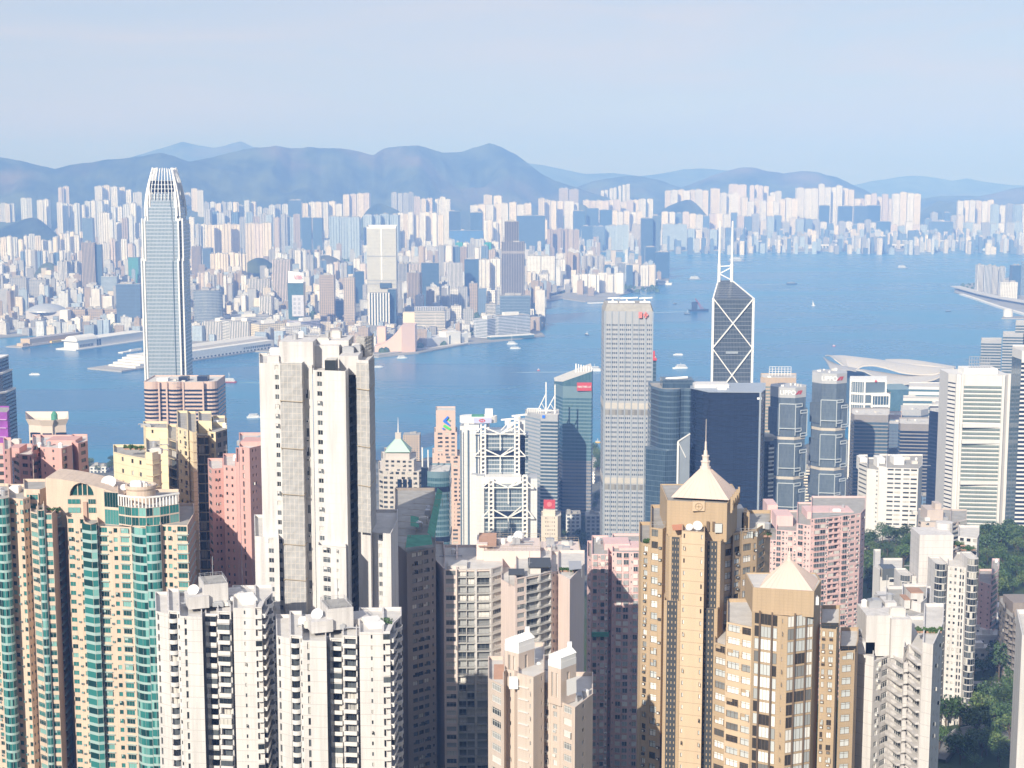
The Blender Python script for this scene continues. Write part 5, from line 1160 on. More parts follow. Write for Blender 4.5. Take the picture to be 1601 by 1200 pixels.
# body under the pyramid
T.block([(1043, 423), (1137, 419), (1153, 434)], 782, ['', ''], y0=842, back=446, dx=.1, par=.3)
P, zb = pyramid(T, 1049, 1140, 1152, 424.5, 420.5, 434, 777, 724, 1103, .72)
mb = MB(); c = at(1092, 791, 420.4); mb.box(c.x - 1.7, c.x + 1.7, 420.0, 420.45, c.z - 1.3, c.z + 1.5); T.part('carved_plaque', mb, m_gold2); mb = MB()
for k in range(12): t0, t1 = k * math.pi / 6, (k + 1) * math.pi / 6; mb.beam((c.x + math.cos(t0), 419.9, c.z + math.sin(t0)), (c.x + math.cos(t1), 419.9, c.z + math.sin(t1)), .18, .18)
mb.beam((c.x - .6, 419.9, c.z), (c.x + .6, 419.9, c.z), .16, .16); mb.beam((c.x, 419.9, c.z - .6), (c.x, 419.9, c.z + .6), .16, .16); T.part('carved_ring', mb, m_gold)
zd = topz(829, 413); p = at(1078, 822, 416); T.dish(p.x, p.y, zd - .9, .95, (-.25, -.8, .45)); p = at(1090, 822, 415.6); T.dish(p.x, p.y, zd - .9, 1.35, (.15, -.8, .5))
mb = MB(); z1 = topz(822, 420); x0, x1 = xat(1052, z1, 418.5), xat(1070, z1, 418.5); mb.face([(x0, 418.4, z1 - .9), (x1, 418.4, z1 - .7), (x1, 421.5, z1 + .2), (x0, 421.5, z1)]); T.part('roof_tile_slope', mb, plain('awning_red', (.42, .19, .12), .8))
for px in (1107, 1116): 
    x = at(px, 822, 420).x; mb = MB(); mb.box(x - .4, x + .3, 419.5, 421, topz(830, 420), topz(815, 420)); T.part('roof_post', mb, frame_b)
mb = MB(); x0, x1 = xat(1117, zd, 420), xat(1128, zd, 420); mb.box(x0, x1, 418.6, 419.35, topz(832, 419), topz(818, 419)); T.part('window', mb, GL_AMB)
for (a, b, Y0) in ((1018, 1040, 423.3), (1148, 1182, 431)):
    z1 = topz(824 if a < 1100 else 834, Y0); T.rail([(xat(a, z1, Y0), Y0 + .3), (xat(b, z1, Y0), Y0 + .6)], z1, 1.4, close=False)
for (a, b, y0, y1) in ((1152, 1163, 800, 790), (1160, 1172, 806, 796)):
    mb = MB(); z1 = topz(y1, 440); x0, x1 = xat(a, z1, 436), xat(b, z1, 436); mb.box(x0, x1, 436, 442, topz(836, 438), z1); T.part('plant_room', mb, white_p if a == 1152 else m_gold)
for k in range(5): 
    mb = MB(); x, y = lerp(P[1][0], P[2][0], k / 4) + .4, lerp(P[1][1], P[2][1], k / 4); mb.box(x, x + .5, y, y + .6, zb - 3.6, zb + .9); T.part('buttress', mb, m_gold)
T.finish(110)
for i, (px, Y) in enumerate(((1192, 441), (1199, 443), (1010, 432))): p = at(px, 835, Y); shrub(p.x, p.y, topz(834 if px > 1100 else 846, Y) - .9, 1.3, 'green terrace shrub on the ochre tower')

T = Tower('apartment_tower', 'lower ochre tower with a pale pyramid roof and full height glass bays', [(1120, 412), (1230, 386), (1340, 402)], 960, 388, depth=30, fl=3.4, group='ochre towers with pyramid roofs', mats=dict(wall=m_gold, wall2=m_gold2, glass=GL_AMB, frame=frame_b, balc=m_gold, roof=rooflight))
T.block([(1117, 408), (1136, 405)], 1004, ['.:.1 W:2.2 .:.1'], back=425); T.block([(1136, 402), (1177, 397)], 972, ['!.:.1 W:2.2 .:.2 W:1.6 .:.2'], back=425)
T.block([(1176, 391), (1180, 390), (1216, 387), (1232, 386), (1272, 389), (1283, 398)], 955, ['', 'G:1 G:1.8 G:1', '.:1 s:.5 .:1', 'G:1 G:1.8 G:1', ''], back=415, fl=3.4)
T.block([(1177, 391), (1273, 387), (1284, 398)], 918, ['', ''], y0=958, back=406, par=.3, dx=.1)
pyramid(T, 1187, 1271, 1280, 391.6, 388.5, 400, 918.5, 872, 1234, .36)
T.block([(1283, 393), (1308, 392), (1313, 398)], 982, ['.:.2 x:1.2 .:.25 x:2 .:.3', ''], back=415); T.block([(1313, 396), (1337, 397), (1342, 406)], 1018, ['.:.5 W:2.4 .:.6', ''], back=418)
for (a, b, Y0, yt) in ((1285, 1312, 393, 982), (1315, 1340, 397, 1018)):
    z1 = topz(yt, Y0); mb = MB(); x0, x1 = xat(a, z1, Y0), xat(b, z1, Y0); mb.box(x0, x1, Y0 + 1, Y0 + 1.15, z1 - .6, z1 + 1.1); T.part('glass_rail', mb, GL_DARK); T.rail([(x0, Y0 + .8), (x1, Y0 + .8)], z1, 1.2, frame_b, close=False)
# dark mullions standing over the glass bays
z0, z1 = T.zb, topz(958, 387)
for px in (1190, 1208, 1243, 1262): mb = MB(); x = xat(px, z1, 387); Y0 = interp([(1180, 390), (1216, 387), (1232, 386), (1272, 389)], px); mb.box(x - .2, x + .2, Y0 - .5, Y0 - .02, z0, z1); T.part('fin', mb, frame_b)
mb = MB(); zz = topz(940, 392); x0 = xat(1268, zz, 389); mb.box(x0, x0 + 2, 389, 396, topz(944, 390), topz(932, 390)); T.part('plant_room', mb, white_p)
T.finish(110)

# ------------------------------------------------------------ right hand group
T = Tower('apartment_tower', 'broad pale pink tower with many small balconies behind the ochre towers', [(1186, 800), (1246, 790), (1352, 812)], 815, 795, depth=40, fl=2.95, mats=dict(wall=m_pale_pink, glass=GL_DARK, frame=frame_w, balc=m_pale_pink, roof=roofgrey))
T.block([(1186, 810), (1195, 806), (1214, 804)], 840, ['s', 'y:1.4 s:.7 x:1'], back=850); T.block([(1214, 802), (1246, 799)], 828, ['y:1.3 x:1 s:.7 y:1.3 x:1'], back=850)
T.block([(1246, 797), (1268, 792)], 818, ['.:.3 y:1.3 x:.8 s:.7 .:.2'], back=850); T.block([(1268, 792), (1296, 796), (1330, 802), (1346, 806), (1353, 818)], 811, ['s:.7 y:1.3 y:1.3 x:.8', 'b:1.4 b:1.4 s:.7 y:1.4 x:.8', 'w:.9 x:.9', 's'], back=850, clutter=4)
for (a, b, Y0, y1) in ((1262, 1335, 812, 800), (1214, 1240, 815, 806), (1192, 1232, 830, 812), (1200, 1216, 832, 789)):
    mb = MB(); z1 = topz(y1, Y0); x0, x1 = xat(a, z1, Y0), xat(b, z1, Y0); mb.box(x0, x1, Y0, Y0 + 16, topz(838, 800), z1); T.part('plant_room', mb, m_pale_pink if a != 1192 else m_white2)
T.finish(100)

T = Tower('apartment_tower', 'white tower with zigzag sloping balconies at the bottom right', [(1335, 418), (1400, 404), (1474, 420)], 1010, 408, depth=30, fl=3.25, group='white towers at the bottom right', mats=dict(wall=m_white, glass=GL_DARK, frame=frame_w, balc=m_white, roof=rooflight))
T.block([(1337, 412), (1366, 408)], 1020, [''], back=438); T.block([(1366, 408), (1391, 414)], 1034, ['.:.3 x:1.3 .:.3 W:1.6 .:.2'], back=438)
T.block([(1391, 414), (1393, 413), (1413, 406)], 1020, ['', 'z:1'], back=438); T.block([(1413, 406), (1421, 409), (1443, 400)], 1012, ['s:1', 'z:1.8 .:.2'], back=436); T.block([(1443, 400), (1459, 398), (1475, 418)], 1004, ['', '.:1 s:.6 .:1 s:.6 .:1'], back=438)
for (a, b, Y0, y1, mt) in ((1355, 1395, 414, 962, m_white2), (1394, 1426, 412, 968, m_white2), (1384, 1402, 424, 942, m_white2), (1335, 1368, 414, 1004, m_white2)):
    mb = MB(); z1 = topz(y1, Y0); x0, x1 = xat(a, z1, Y0), xat(b, z1, Y0); mb.box(x0, x1, Y0, Y0 + 12, topz(1036, 408), z1); T.part('plant_room', mb, mt); T.clutter([(x0, Y0), (x1, Y0 + 12)], z1, 3)
T.finish()
T = Tower('apartment_tower', 'low white block with two red tiled roof strips behind the zigzag balconies', [(1395, 470), (1455, 462), (1462, 470)], 952, 464, depth=26, fl=3.2, group='white towers at the bottom right', mats=dict(wall=m_white, glass=GL_DARK, frame=frame_w, balc=m_white, roof=roofgrey))
T.block([(1384, 474), (1426, 464), (1454, 470)], 950, ['', '.:1 s:.8 .:1 s:.8 .:1'], back=500); T.block([(1410, 478), (1440, 472), (1449, 478)], 934, ['', ''], back=495, y0=960)
for (a, b, yt) in ((1414, 1434, 936), (1424, 1444, 925)):
    mb = MB(); z1 = topz(yt, 476); x0, x1 = xat(a, z1, 475), xat(b, z1, 475); mb.box(x0, x1, 475, 481, topz(950, 476), z1 - .2); T.part('plant_room', mb, m_grey); mb = MB(); mb.box(x0, x1, 475, 481, z1 - .19, z1 + .1); T.part('roof_tile_slope', mb, rooftile)
T.finish()
for px in (1440, 1450, 1464): p = at(px, 1000, 412); shrub(p.x, p.y, topz(1004, 400) - .9, 1.2, 'green terrace shrub above the zigzag balconies')

T = Tower('apartment_tower', 'white tower with dark rounded corner balconies and a bare stair tower', [(1460, 690), (1495, 676), (1533, 684)], 884, 680, depth=30, fl=3.1, group='white towers at the bottom right', mats=dict(wall=m_white, glass=GL_DARK, frame=frame_d, balc=m_white, roof=rooflight))
def roundcol(px0, px1, Y, bulge, yt, pat='W:1 W:1'):
    z = topz(yt, Y); a, b = (xat(px0, z, Y), Y), (xat(px1, z, Y), Y); pts = arc(a, b, bulge, 6); T.walls(['G:1'] * 6, T.zb, z, pts + [(b[0], Y + 12), (a[0], Y + 12)]); T.roofit(pts + [(b[0], Y + 12), (a[0], Y + 12)], z, .6)
roundcol(1462, 1481, 684, 2.4, 880); roundcol(1513, 1530, 680, 2.4, 872); T.block([(1481, 686), (1513, 682)], 884, ['.:.4 s:1 s:1 .:.3 t:.6 t:.6 .:.6'], back=712, clutter=3)
mb = MB(); z1 = topz(836, 700); x0, x1 = xat(1438, z1, 700), xat(1491, z1, 700); mb.box(x0, x1, 700, 716, T.zb, z1); T.part('stair_tower', mb, m_white); mb = MB(); z1 = topz(822, 706); x0, x1 = xat(1470, z1, 706), xat(1498, z1, 706); mb.lathe(((x0 + x1) / 2, 714), [(4, T.zb + 60), (4, z1), (0, z1)], 16); T.part('plant_room', mb, m_white)
T.block([(1498, 712), (1528, 708), (1531, 716)], 838, ['.:.3 w:1 .:.4 w:1 .:.3 w:1', 's'], back=735)
roundcol(1408, 1426, 704, 2.2, 898); T.block([(1426, 704), (1462, 700)], 900, ['.:.4 s:1 .:.3 t:.5 .:.3 s:1 .:.4'], back=730, clutter=2); T.finish()
for i in range(4): p = at(1493 + i * 8, 860, 705); shrub(p.x, p.y, topz(872, 690) + (2 if i < 2 else 0), 2.1, 'green roof garden bush on the white round cornered tower')
T = Tower('apartment_tower', 'grey white block with a dark glass roof room left of the round cornered tower', [(1365, 742), (1380, 738), (1412, 742)], 892, 740, depth=34, fl=3.2, mats=dict(wall=m_grey, glass=GL_DARK, frame=frame_d, balc=m_grey, roof=rooflight, wall2=m_yel))
T.block([(1365, 746), (1376, 738)], 884, [''], back=780); T.block([(1376, 738), (1410, 736)], 902, ['.:1.4 w:1 .:1'], back=776, clutter=3)
mb = MB(); z1 = topz(888, 738); x0, x1 = xat(1380, z1, 737), xat(1402, z1, 737); mb.box(x0, x1, 737.2, 746, topz(906, 738), z1); T.part('roof_room', mb, GL_DARK); T.finish()
T = Tower('apartment_tower', 'small rosy tan block behind the round cornered white tower', [(1530, 790), (1542, 782), (1562, 796)], 902, 786, depth=26, fl=3.1, mats=dict(wall=m_pale_pink, glass=GL_DARK, frame=frame_w, balc=m_pale_pink, roof=roofgrey))
T.block([(1530, 790), (1550, 782)], 908, ['.:.4 s:.8 .:.8 s:.8 .:.3'], back=815); T.block([(1550, 784), (1562, 796)], 898, ['y:1 .:.2'], back=818, clutter=2); T.finish()
T = Tower('apartment_tower', 'grey brown tower with curved stacked balconies at the right edge', [(1570, 765), (1590, 738), (1650, 738)], 950, 742, depth=40, fl=3.2, mats=dict(wall=wall('shaded_grey_brown_render', (.2, .18, .165), 0, .25), glass=GL_DARK, frame=frame_d, balc=plain('grey_brown_balcony', (.26, .235, .22)), roof=roofgrey))  # mountain shade put into the darkened grey brown wall colour
T.block([(1562, 768), (1571, 752)], 938, ['w:1 w:1'], back=776); T.block([(1571, 752), (1584, 740)], 956, ['.:.4 r:1.6 .:.2 r:1.6'], back=776); T.block([(1584, 740), (1597, 730), (1640, 730)], 972, ['.:.3 r:1.8 .:.3 r:1.6', 'r:2 .:.3 r:2 .:1'], back=778, clutter=5)
mb = MB(); z1 = topz(942, 752); x0, x1 = xat(1584, z1, 752), xat(1620, z1, 752); mb.box(x0, x1, 752, 768, topz(975, 750), z1); T.part('plant_room', mb, m_brown); T.finish()
T = Tower('apartment_tower', 'sliver of a white building at the bottom right corner', [(1598, 330), (1640, 326)], 992, 330, depth=20, left=(117.0, 350.0), fl=3.2, mats=dict(wall=m_white2, glass=GL_DARK, frame=frame_w, roof=rooflight)); T.walls(['.:2 w:1 .:1']); T.roofit(); T.finish()
T = Tower('house', 'low block with a pink end wall in the park at the right edge', [(1579, 1010), (1601, 1000), (1650, 1010)], 898, 1002, zb=70, depth=24, fl=3.2, mats=dict(wall=m_pale_pink, glass=GL_DARK, frame=frame_w, roof=rooflight)); T.walls(['', 'w:1 w:1', 'w']); T.roofit(par=.3); T.finish()
T = Tower('house', 'low hall with a red tiled roof among the trees on the right', [(1541, 1180), (1570, 1195)], 836, 1185, zb=70, depth=9, fl=3.2, mats=dict(wall=m_yel, glass=GL_DARK, frame=frame_w, roof=rooflight)); T.walls(['w:1 w:1 w:1 w:1'])
mb = MB(); a, b = T.poly[0], T.poly[1]; z = T.zt; m0 = ((a[0] + T.poly[3][0]) / 2, a[1] + 5); m1 = ((b[0] + T.poly[2][0]) / 2, b[1] + 5); mb.face([(*a, z), (*b, z), (*m1, z + 3.5), (*m0, z + 3.5)]); mb.face([(*T.poly[2], z), (*T.poly[3], z), (*m0, z + 3.5), (*m1, z + 3.5)]); T.part('roof', mb, plain('terracotta', (.5, .2, .12), .8)); T.finish()
# white column monument in the park, pool and road at the bottom right
e = empty('monument_column', gnd(1419, 870, 72), 'white monument column among the park trees', 'monument'); c = e.location; mb = MB(); h = 26
mb.lathe((c.x, c.y), [(3.2, c.z), (3.2, c.z + 2), (1.6, c.z + 2.4), (1.35, c.z + h - 5)], 12); mb.build('shaft', white_p, e, c); mb = MB(); mb.lathe((c.x, c.y), [(2.6, c.z + h - 5), (2.6, c.z + h - 2.4), (1.5, c.z + h - 1), (0, c.z + h)], 12); mb.build('lantern', white_p, e, c)
# ------------------------------------------------------------ the business district below, towards the water
CW_BLUE = curtain('blue_curtain_wall', (.035, .075, .115), (.10, .17, .23), 1.5, 3.8, (.07, .0), (.13, .18, .22))
CW_TEAL = curtain('teal_curtain_wall', (.03, .085, .115), (.12, .235, .29), 1.6, 3.8, (.06, .0), (.2, .3, .32))
CW_NAVY = curtain('navy_curtain_wall', (.008, .014, .03), (.022, .04, .08), 1.5, 3.8, (.05, .0), (.03, .045, .08), rough=.15, metal=.1)
CW_DUSK = curtain('grey_blue_curtain_wall', (.07, .10, .15), (.17, .22, .29), 1.6, 3.8, (.1, .06), (.30, .34, .4))
CW_SILV = curtain('silver_curtain_wall', (.15, .22, .30), (.29, .37, .45), 1.5, 4.0, (.2, .0), (.5, .55, .6), rough=.2)
CW_GREEN = curtain('grey_green_bands', (.16, .21, .2), (.32, .38, .36), 1.5, 3.8, (.06, .0), (.4, .44, .42))
spand_w = wall('white_spandrel', (.64, .63, .62), 0, .12); spand_b = plain('blue_spandrel', (.10, .15, .21), .4, .2); spand_n = plain('navy_spandrel', (.014, .022, .045), .3, .1); spand_g = wall('grey_spandrel', (.36, .375, .40), 0, .12)
spand_s = plain('silver_spandrel', (.38, .43, .49), .4, .3); spand_t = plain('teal_spandrel', (.15, .235, .28), .4, .15); spand_tan = wall('tan_spandrel', (.45, .355, .27), 0, .2); spand_rose = wall('rose_granite', (.56, .42, .36), 0, .12); spand_gr = wall('brown_grey_granite', (.26, .245, .24), 0, .1)
class Office(Tower):
    def bands(s, poly, z0, z1, fl, mat, v0=.3, v1=.92, out=.06, name='window_band', skip=(), front=None, taper=None):
        n = max(1, int(round((z1 - z0) / fl))); h = (z1 - z0) / n; P = inset(poly, -out); k = len(P); me = None
        for i in range(n):
            if i in skip or (n - 1 - i) in [-1 - q for q in skip if q < 0]: continue
            if me is None:
                mb = MB(); u = 0
                for j in range(k):
                    a, b = P[j], P[(j + 1) % k]; l = math.hypot(b[0] - a[0], b[1] - a[1])
                    if front is None or j in front:
                        mb.face([(a[0], a[1], v0 * h), (b[0], b[1], v0 * h), (b[0], b[1], v1 * h), (a[0], a[1], v1 * h)], 0, [(u, .1), (u + l, .1), (u + l, .1 + (v1 - v0) * h), (u, .1 + (v1 - v0) * h)])
                        p, q = poly[j], poly[(j + 1) % k]
                        mb.face([(a[0], a[1], v1 * h), (b[0], b[1], v1 * h), (q[0], q[1], v1 * h), (p[0], p[1], v1 * h)], 0); mb.face([(p[0], p[1], v0 * h), (q[0], q[1], v0 * h), (b[0], b[1], v0 * h), (a[0], a[1], v0 * h)], 0)
                    u += l
                me = mb.mesh(name, [mat], (s.org[0], s.org[1], 0))
            o = bpy.data.objects.new(name, me); COL.objects.link(o); o.parent = s.root; o.location = (0, 0, z0 + i * h - s.zb)
    def shaft(s, chain=None, ytop=None, yY=None, back=None, band=None, fl=3.8, v0=.3, v1=.92, wallm=None, z0=None, skip=(), roof=True, par=1.2, world=None, clutter=0, z1=None, dx=1.0, front=None, topgap=0):
        if world: pts = world; z = z1
        else:
            z = topz(ytop, yY or chain[0][1]); pts = [(xat(p[0], z, p[1]), p[1]) for p in chain]; a, b = pts[0], pts[-1]; bk = back or max(p[1] for p in pts) + 30
            pts = pts + [(b[0] + (b[0] / b[1]) * (bk - b[1]) * dx, bk), (a[0] + (a[0] / a[1]) * (bk - a[1]) * dx, bk)]
        z0 = s.zb if z0 is None else z0
        s.walls([], z0, z, pts)
        if roof: s.roofit(pts, z, par)
        if band: s.bands(pts, z0, z - 1.5 - topgap, fl, band, v0, v1, skip=skip, front=front)
        if clutter: s.clutter(pts, z - par, clutter)
        return pts, z
    def vbar(s, p, z0, z1, w, mat, name='pier', d=None):
        mb = MB(); d = d or w; mb.box(p[0] - w / 2, p[0] + w / 2, p[1] - d / 2, p[1] + d / 2, z0, z1); s.part(name, mb, mat)
def office(name, label, chain, ytop, yY=None, depth=36, group=None, mats=None, zb=None, cat='office building'):
    return Office(name, label, chain, ytop, yY, zb, depth, group, cat, mats)
def lettering(T, txt, c, d, size, mat, name='lettering', squash=1.0):
    cu = bpy.data.curves.new(name, 'FONT'); cu.body = txt; cu.size = size; cu.align_x = 'CENTER'; cu.align_y = 'CENTER'; cu.extrude = .06; cu.offset = .012 * size; cu.materials.append(mat)
    tmp = bpy.data.objects.new(name, cu); me = bpy.data.meshes.new_from_object(tmp); bpy.data.objects.remove(tmp)
    o = bpy.data.objects.new(name, me); COL.objects.link(o); o.parent = T.root; d = Vector((d[0], d[1], 0)).normalized(); nr = Vector((d.y, -d.x, 0))
    o.matrix_local = Matrix.Translation(Vector(c) + nr * .35 - Vector(T.org)) @ Matrix(((d.x * squash, 0, nr.x, 0), (d.y * squash, 0, nr.y, 0), (0, 1, 0, 0), (0, 0, 0, 1))); return o
def emblem(T, polys, c, d, mat, name='emblem', off=.3):
    d = Vector((d[0], d[1], 0)).normalized(); nr = Vector((d.y, -d.x, 0)); mb = MB(); c = Vector(c) + nr * off
    for P in polys:
        P = P if area(P) > 0 else P[::-1]; f = [c + d * x + Vector((0, 0, z)) for x, z in P]; bk = [v - nr * .2 for v in f]; mb.face(f)
        for i in range(len(P)): j = (i + 1) % len(P); mb.face([f[i], bk[i], bk[j], f[j]])
    T.part(name, mb, mat)
sign_w = plain('sign_white', (.8, .8, .8), .5, var=.02); sign_r = plain('sign_red', (.5, .06, .07), .5, var=.05); sign_b = plain('sign_blue', (.02, .16, .7), .5, var=.05); sign_g = plain('sign_green', (.07, .55, .08), .5, var=.05); cop = plain('copper_green', (.40, .56, .47), .7, var=.1)

# --- the tall rounded silver tower
Y0 = 1700
T = office('skyscraper', 'tallest silver blue tower with rounded shoulders and a crown of white fins', [(219, Y0), (297, Y0)], 300, Y0, mats=dict(wall=spand_s, roof=rooflight)); zb = T.zb
SIL = [(262, 236.5, 262), (272, 231.5, 267), (283, 227.5, 270.5), (300, 224.5, 275.5), (320, 222.5, 277), (345, 221, 279.5), (375, 219.5, 281), (410, 218.5, 283), (470, 219, 286), (600, 223.5, 290)]
def sq(px0, px1, z, ch=.17, Yc=None):
    Yc = Yc or Y0 + 27; x0, x1 = xat(px0, z, Y0), xat(px1, z, Y0); w = (x1 - x0) / 2; cx = (x0 + x1) / 2; c = w * ch
    return [(cx - w + c, Yc - w), (cx + w - c, Yc - w), (cx + w - c, Yc - w + c), (cx + w, Yc - w + c), (cx + w, Yc + w - c), (cx + w - c, Yc + w - c), (cx + w - c, Yc + w), (cx - w + c, Yc + w), (cx - w + c, Yc + w - c), (cx - w, Yc + w - c), (cx - w, Yc - w + c), (cx - w + c, Yc - w + c)]
tiers = [(600, 408, 1.0, 0), (408, 345, .985, 0), (345, 324, .93, 0), (324, 303, .86, 0)]
z_of = lambda y: topz(y, Y0)
edge = lambda z: (interp([(-z_of(a[0]), a[1]) for a in SIL], -z), interp([(-z_of(a[0]), a[2]) for a in SIL], -z))
for ya, yb, k, _ in tiers:
    za = zb if ya == 600 else z_of(ya); zz = z_of(yb); e0, e1 = edge(za if ya != 600 else z_of(560)), edge(zz)
    if ya == 600: e0 = edge(z_of(500)); e0 = (e0[0], e0[1])
    m = (e0[0] + e0[1]) / 2; hw = (e0[1] - e0[0]) / 2 * k; m2 = (e1[0] + e1[1]) / 2; h2 = (e1[1] - e1[0]) / 2 * k
    xa0, xa1 = xat(e1[0], zz, Y0), xat(e1[1], zz, Y0); full = sq(m - hw, m + hw, zz) if ya != 600 else sq(e1[0], e1[1], zz)
    T.w.prism(full, za, zz, 0, 0); T.bands(full, za, zz, 4.1, CW_SILV, .12, .78, .08)
    for s_ in (0, 1):                    # white corner piers
        for q in (0, 1):
            p = full[0] if s_ == 0 else full[1]; p2 = full[11] if s_ == 0 else full[3]; p3 = full[10] if s_ == 0 else full[2]
            pt = (p if q == 0 else (full[10] if s_ == 0 else full[3])); T.vbar((pt[0], pt[1] - .3), za, zz + 2.5, 1.5, white_p)
    T.vbar((lerp(full[0][0], full[1][0], .84), full[0][1] - .1), za, zz, .9, spand_b, 'slot')
zt = z_of(302); top = sq(*edge(zt), zt); N = 9
core = sq(230, 269, zt, .1); T.w.prism(core, zt, z_of(282), 0, 0); T.bands(core, zt, z_of(282), 4.2, CW_NAVY, .2, .9, .1)
def fin(bx, by, tx, ty, z0, z1, w, inx, iny):
    """a crown fin: upright at the foot, leaning in towards the tip"""
    mb = MB(); prev = None; n = 7
    for i in range(n + 1):
        t = i / n; k = t ** 1.9; p = Vector((lerp(bx, tx, k), lerp(by, ty, k), lerp(z0, z1, t)))
        if prev is not None: mb.beam(prev, p, w, w * 1.3)
        prev = p
    T.part('crown_fin', mb, white_p)
z1 = z_of(262); cxt, cyt = (core[0][0] + core[1][0]) / 2, (core[1][1] + core[6][1]) / 2; hw0 = (xat(277, z1, Y0) - xat(221.5, z1, Y0)) / 2
for side in range(4):
    for i in range(N):
        t = (i / (N - 1)) * 2 - 1; corner = abs(t) > .85; w = 1.5 if corner else .6
        a = {0: (t * .86, -1), 1: (1, t * .86), 2: (-t * .86, 1), 3: (-1, -t * .86)}[side]; b = {0: (t * .62, -.6), 1: (.6, t * .62), 2: (-t * .62, .6), 3: (-.6, -t * .62)}[side]
        fin(cxt + a[0] * hw0 * (1 if corner else .93), cyt + a[1] * hw0 * (1 if corner else .93), cxt + b[0] * hw0 * .86, cyt + b[1] * hw0 * .86, z_of(338) if corner else z_of(312), z1 - abs(t) * 2 + (2 if corner else 0), w, 0, 0)
T.finish()
# --- rosy banded block at its foot
T = office('office_block', 'rosy banded block with curved bays at the foot of the tall silver tower', [(226, 1590), (340, 1590)], 594, 1590, mats=dict(wall=spand_rose, roof=rooflight))
def wavy(cs, Y): return [p for p in cs]
z = topz(596, 1590); P = []
for seg in ([(225, 1592), (247, 1590), 4], [(249, 1588)], [(259, 1588)], [(261, 1590), (285, 1590), 5], [(287, 1586)], [(316, 1586)], [(318, 1590)], [(322, 1590), (341, 1600), 5]):
    if len(seg) == 3: P += arc((xat(seg[0][0], z, seg[0][1]), seg[0][1]), (xat(seg[1][0], z, seg[1][1]), seg[1][1]), seg[2], 6)
    else: P.append((xat(seg[0][0], z, seg[0][1]), seg[0][1]))
P += [(P[-1][0], 1640), (P[0][0], 1640)]
T.shaft(world=P, z1=z, band=CW_NAVY, fl=4.1, v0=.38, v1=.9, clutter=4, topgap=6)
for px in (248, 260, 286, 317): T.vbar((xat(px, z, 1585), 1585.5), T.zb, z, 1.6, spand_rose)
for a, b, yy, mt in ((279, 293, 588, spand_n), (308, 324, 587, spand_n), (245, 262, 590, white_p)): mb = MB(); zz = topz(yy, 1606); mb.box(xat(a, zz, 1600), xat(b, zz, 1600), 1600, 1612, z - 2, zz); T.part('plant_room', mb, mt)
T.finish()
# --- stepped silver tower and purple netted block at the left edge
T = office('skyscraper', 'silver tower with a curved stepped edge, cut by the left side of the photo', [(-60, 1500), (8, 1500)], 560, 1500, mats=dict(wall=spand_s, roof=rooflight))
for (px, ya, yb) in ((-18, 566, 590), (-12, 589, 620), (-6, 619, 760)):
    zz, za = topz(ya, 1500), (topz(yb, 1500) if yb < 700 else T.zb); x1 = xat(px, zz, 1500); x0 = x1 - 60; P = [(x0, 1500), (x1 - 16, 1500), (x1, 1530), (x1, 1560), (x0, 1560)]
    T.w.prism(P, za, zz, 0, 0); T.bands(P, za, zz - 1, 3.9, CW_DUSK, .05, .8, .08); mb = MB(); mb.prism(inset(P, -.5), zz - 1.2, zz + .4, 0, 0, True); T.part('cornice', mb, white_p)
    T.vbar((x1 - 16, 1499.6), za, zz, 1.2, white_p)
mb = MB(); zz = topz(566, 1500); c = (xat(-24, zz, 1500), 1530); 
for i in range(6):
    q = i / 5; mb = MB(); x = lerp(-24, 12, q); mb.beam((c[0] + x, 1501, zz - 1), (c[0] + x * .9, 1503, zz + 6), .8, .9); mb.beam((c[0] + x * .9, 1503, zz + 6), (c[0] + x * .6 - 3, 1512, zz + 11 - abs(x) * .1), .8, .9); T.part('crown_fin', mb, white_p); T.finish()
T = office('office_block', 'block wrapped in purple netting at the left edge', [(-40, 1240), (17, 1240)], 643, 1240, mats=dict(wall=plain('purple_net', (.27, .06, .34), .9, var=.45, scale=.12), roof=roofgrey)); T.shaft([(-40, 1240), (11, 1236), (14.5, 1250)], 643, back=1270)
for yy in (655, 668, 682):
    mb = MB(); zz = topz(yy, 1238); mb.beam((xat(-40, zz, 1239), 1239.3, zz), (xat(10, zz, 1235), 1235.4, zz), .8, .8); T.part('scaffold_rail', mb, plain('pale_purple', (.5, .3, .55), .8))
T.finish()
T = office('office_block', 'beige block with a dish shaped rooftop behind the salmon towers', [(45, 1180), (104, 1180)], 664, 1180, mats=dict(wall=wall('beige_stone', (.62, .52, .45), 0, .1), roof=rooflight)); P, z = T.shaft([(45, 1182), (64, 1178), (66, 1176), (82, 1176), (84, 1178), (103, 1182)], 664, back=1215, par=2.2)
for zz in (topz(678, 1180), topz(690, 1180), topz(700, 1180), topz(711, 1180)):
    for a, b in ((46, 62), (86, 102), (67, 81)): mb = MB(); mb.box(xat(a, zz, 1176), xat(b, zz, 1176), (1175.4 if a == 67 else 1178.2), 1180, zz - (2.4 if a != 67 else 1), zz + 1.2); T.part('window_band', mb, CW_NAVY)
mb = MB(); Q = inset(P, -2.2); n = len(P)
for i in range(n): j = (i + 1) % n; mb.face([(*P[i], z), (*P[j], z), (*Q[j], z + 5), (*Q[i], z + 5)]); mb.face([(*Q[i], z + 5), (*Q[j], z + 5), (*P[j], z + .2), (*P[i], z + .2)])
T.part('roof_rim', mb, T.m['wall']); mb = MB(); c = ((P[2][0] + P[3][0]) / 2, 1195); mb.lathe(c, [(2.6, z - 2), (2.6, z + 6), (1.4, z + 8), (0, z + 9)], 10); T.part('water_tank', mb, green_n); T.finish()
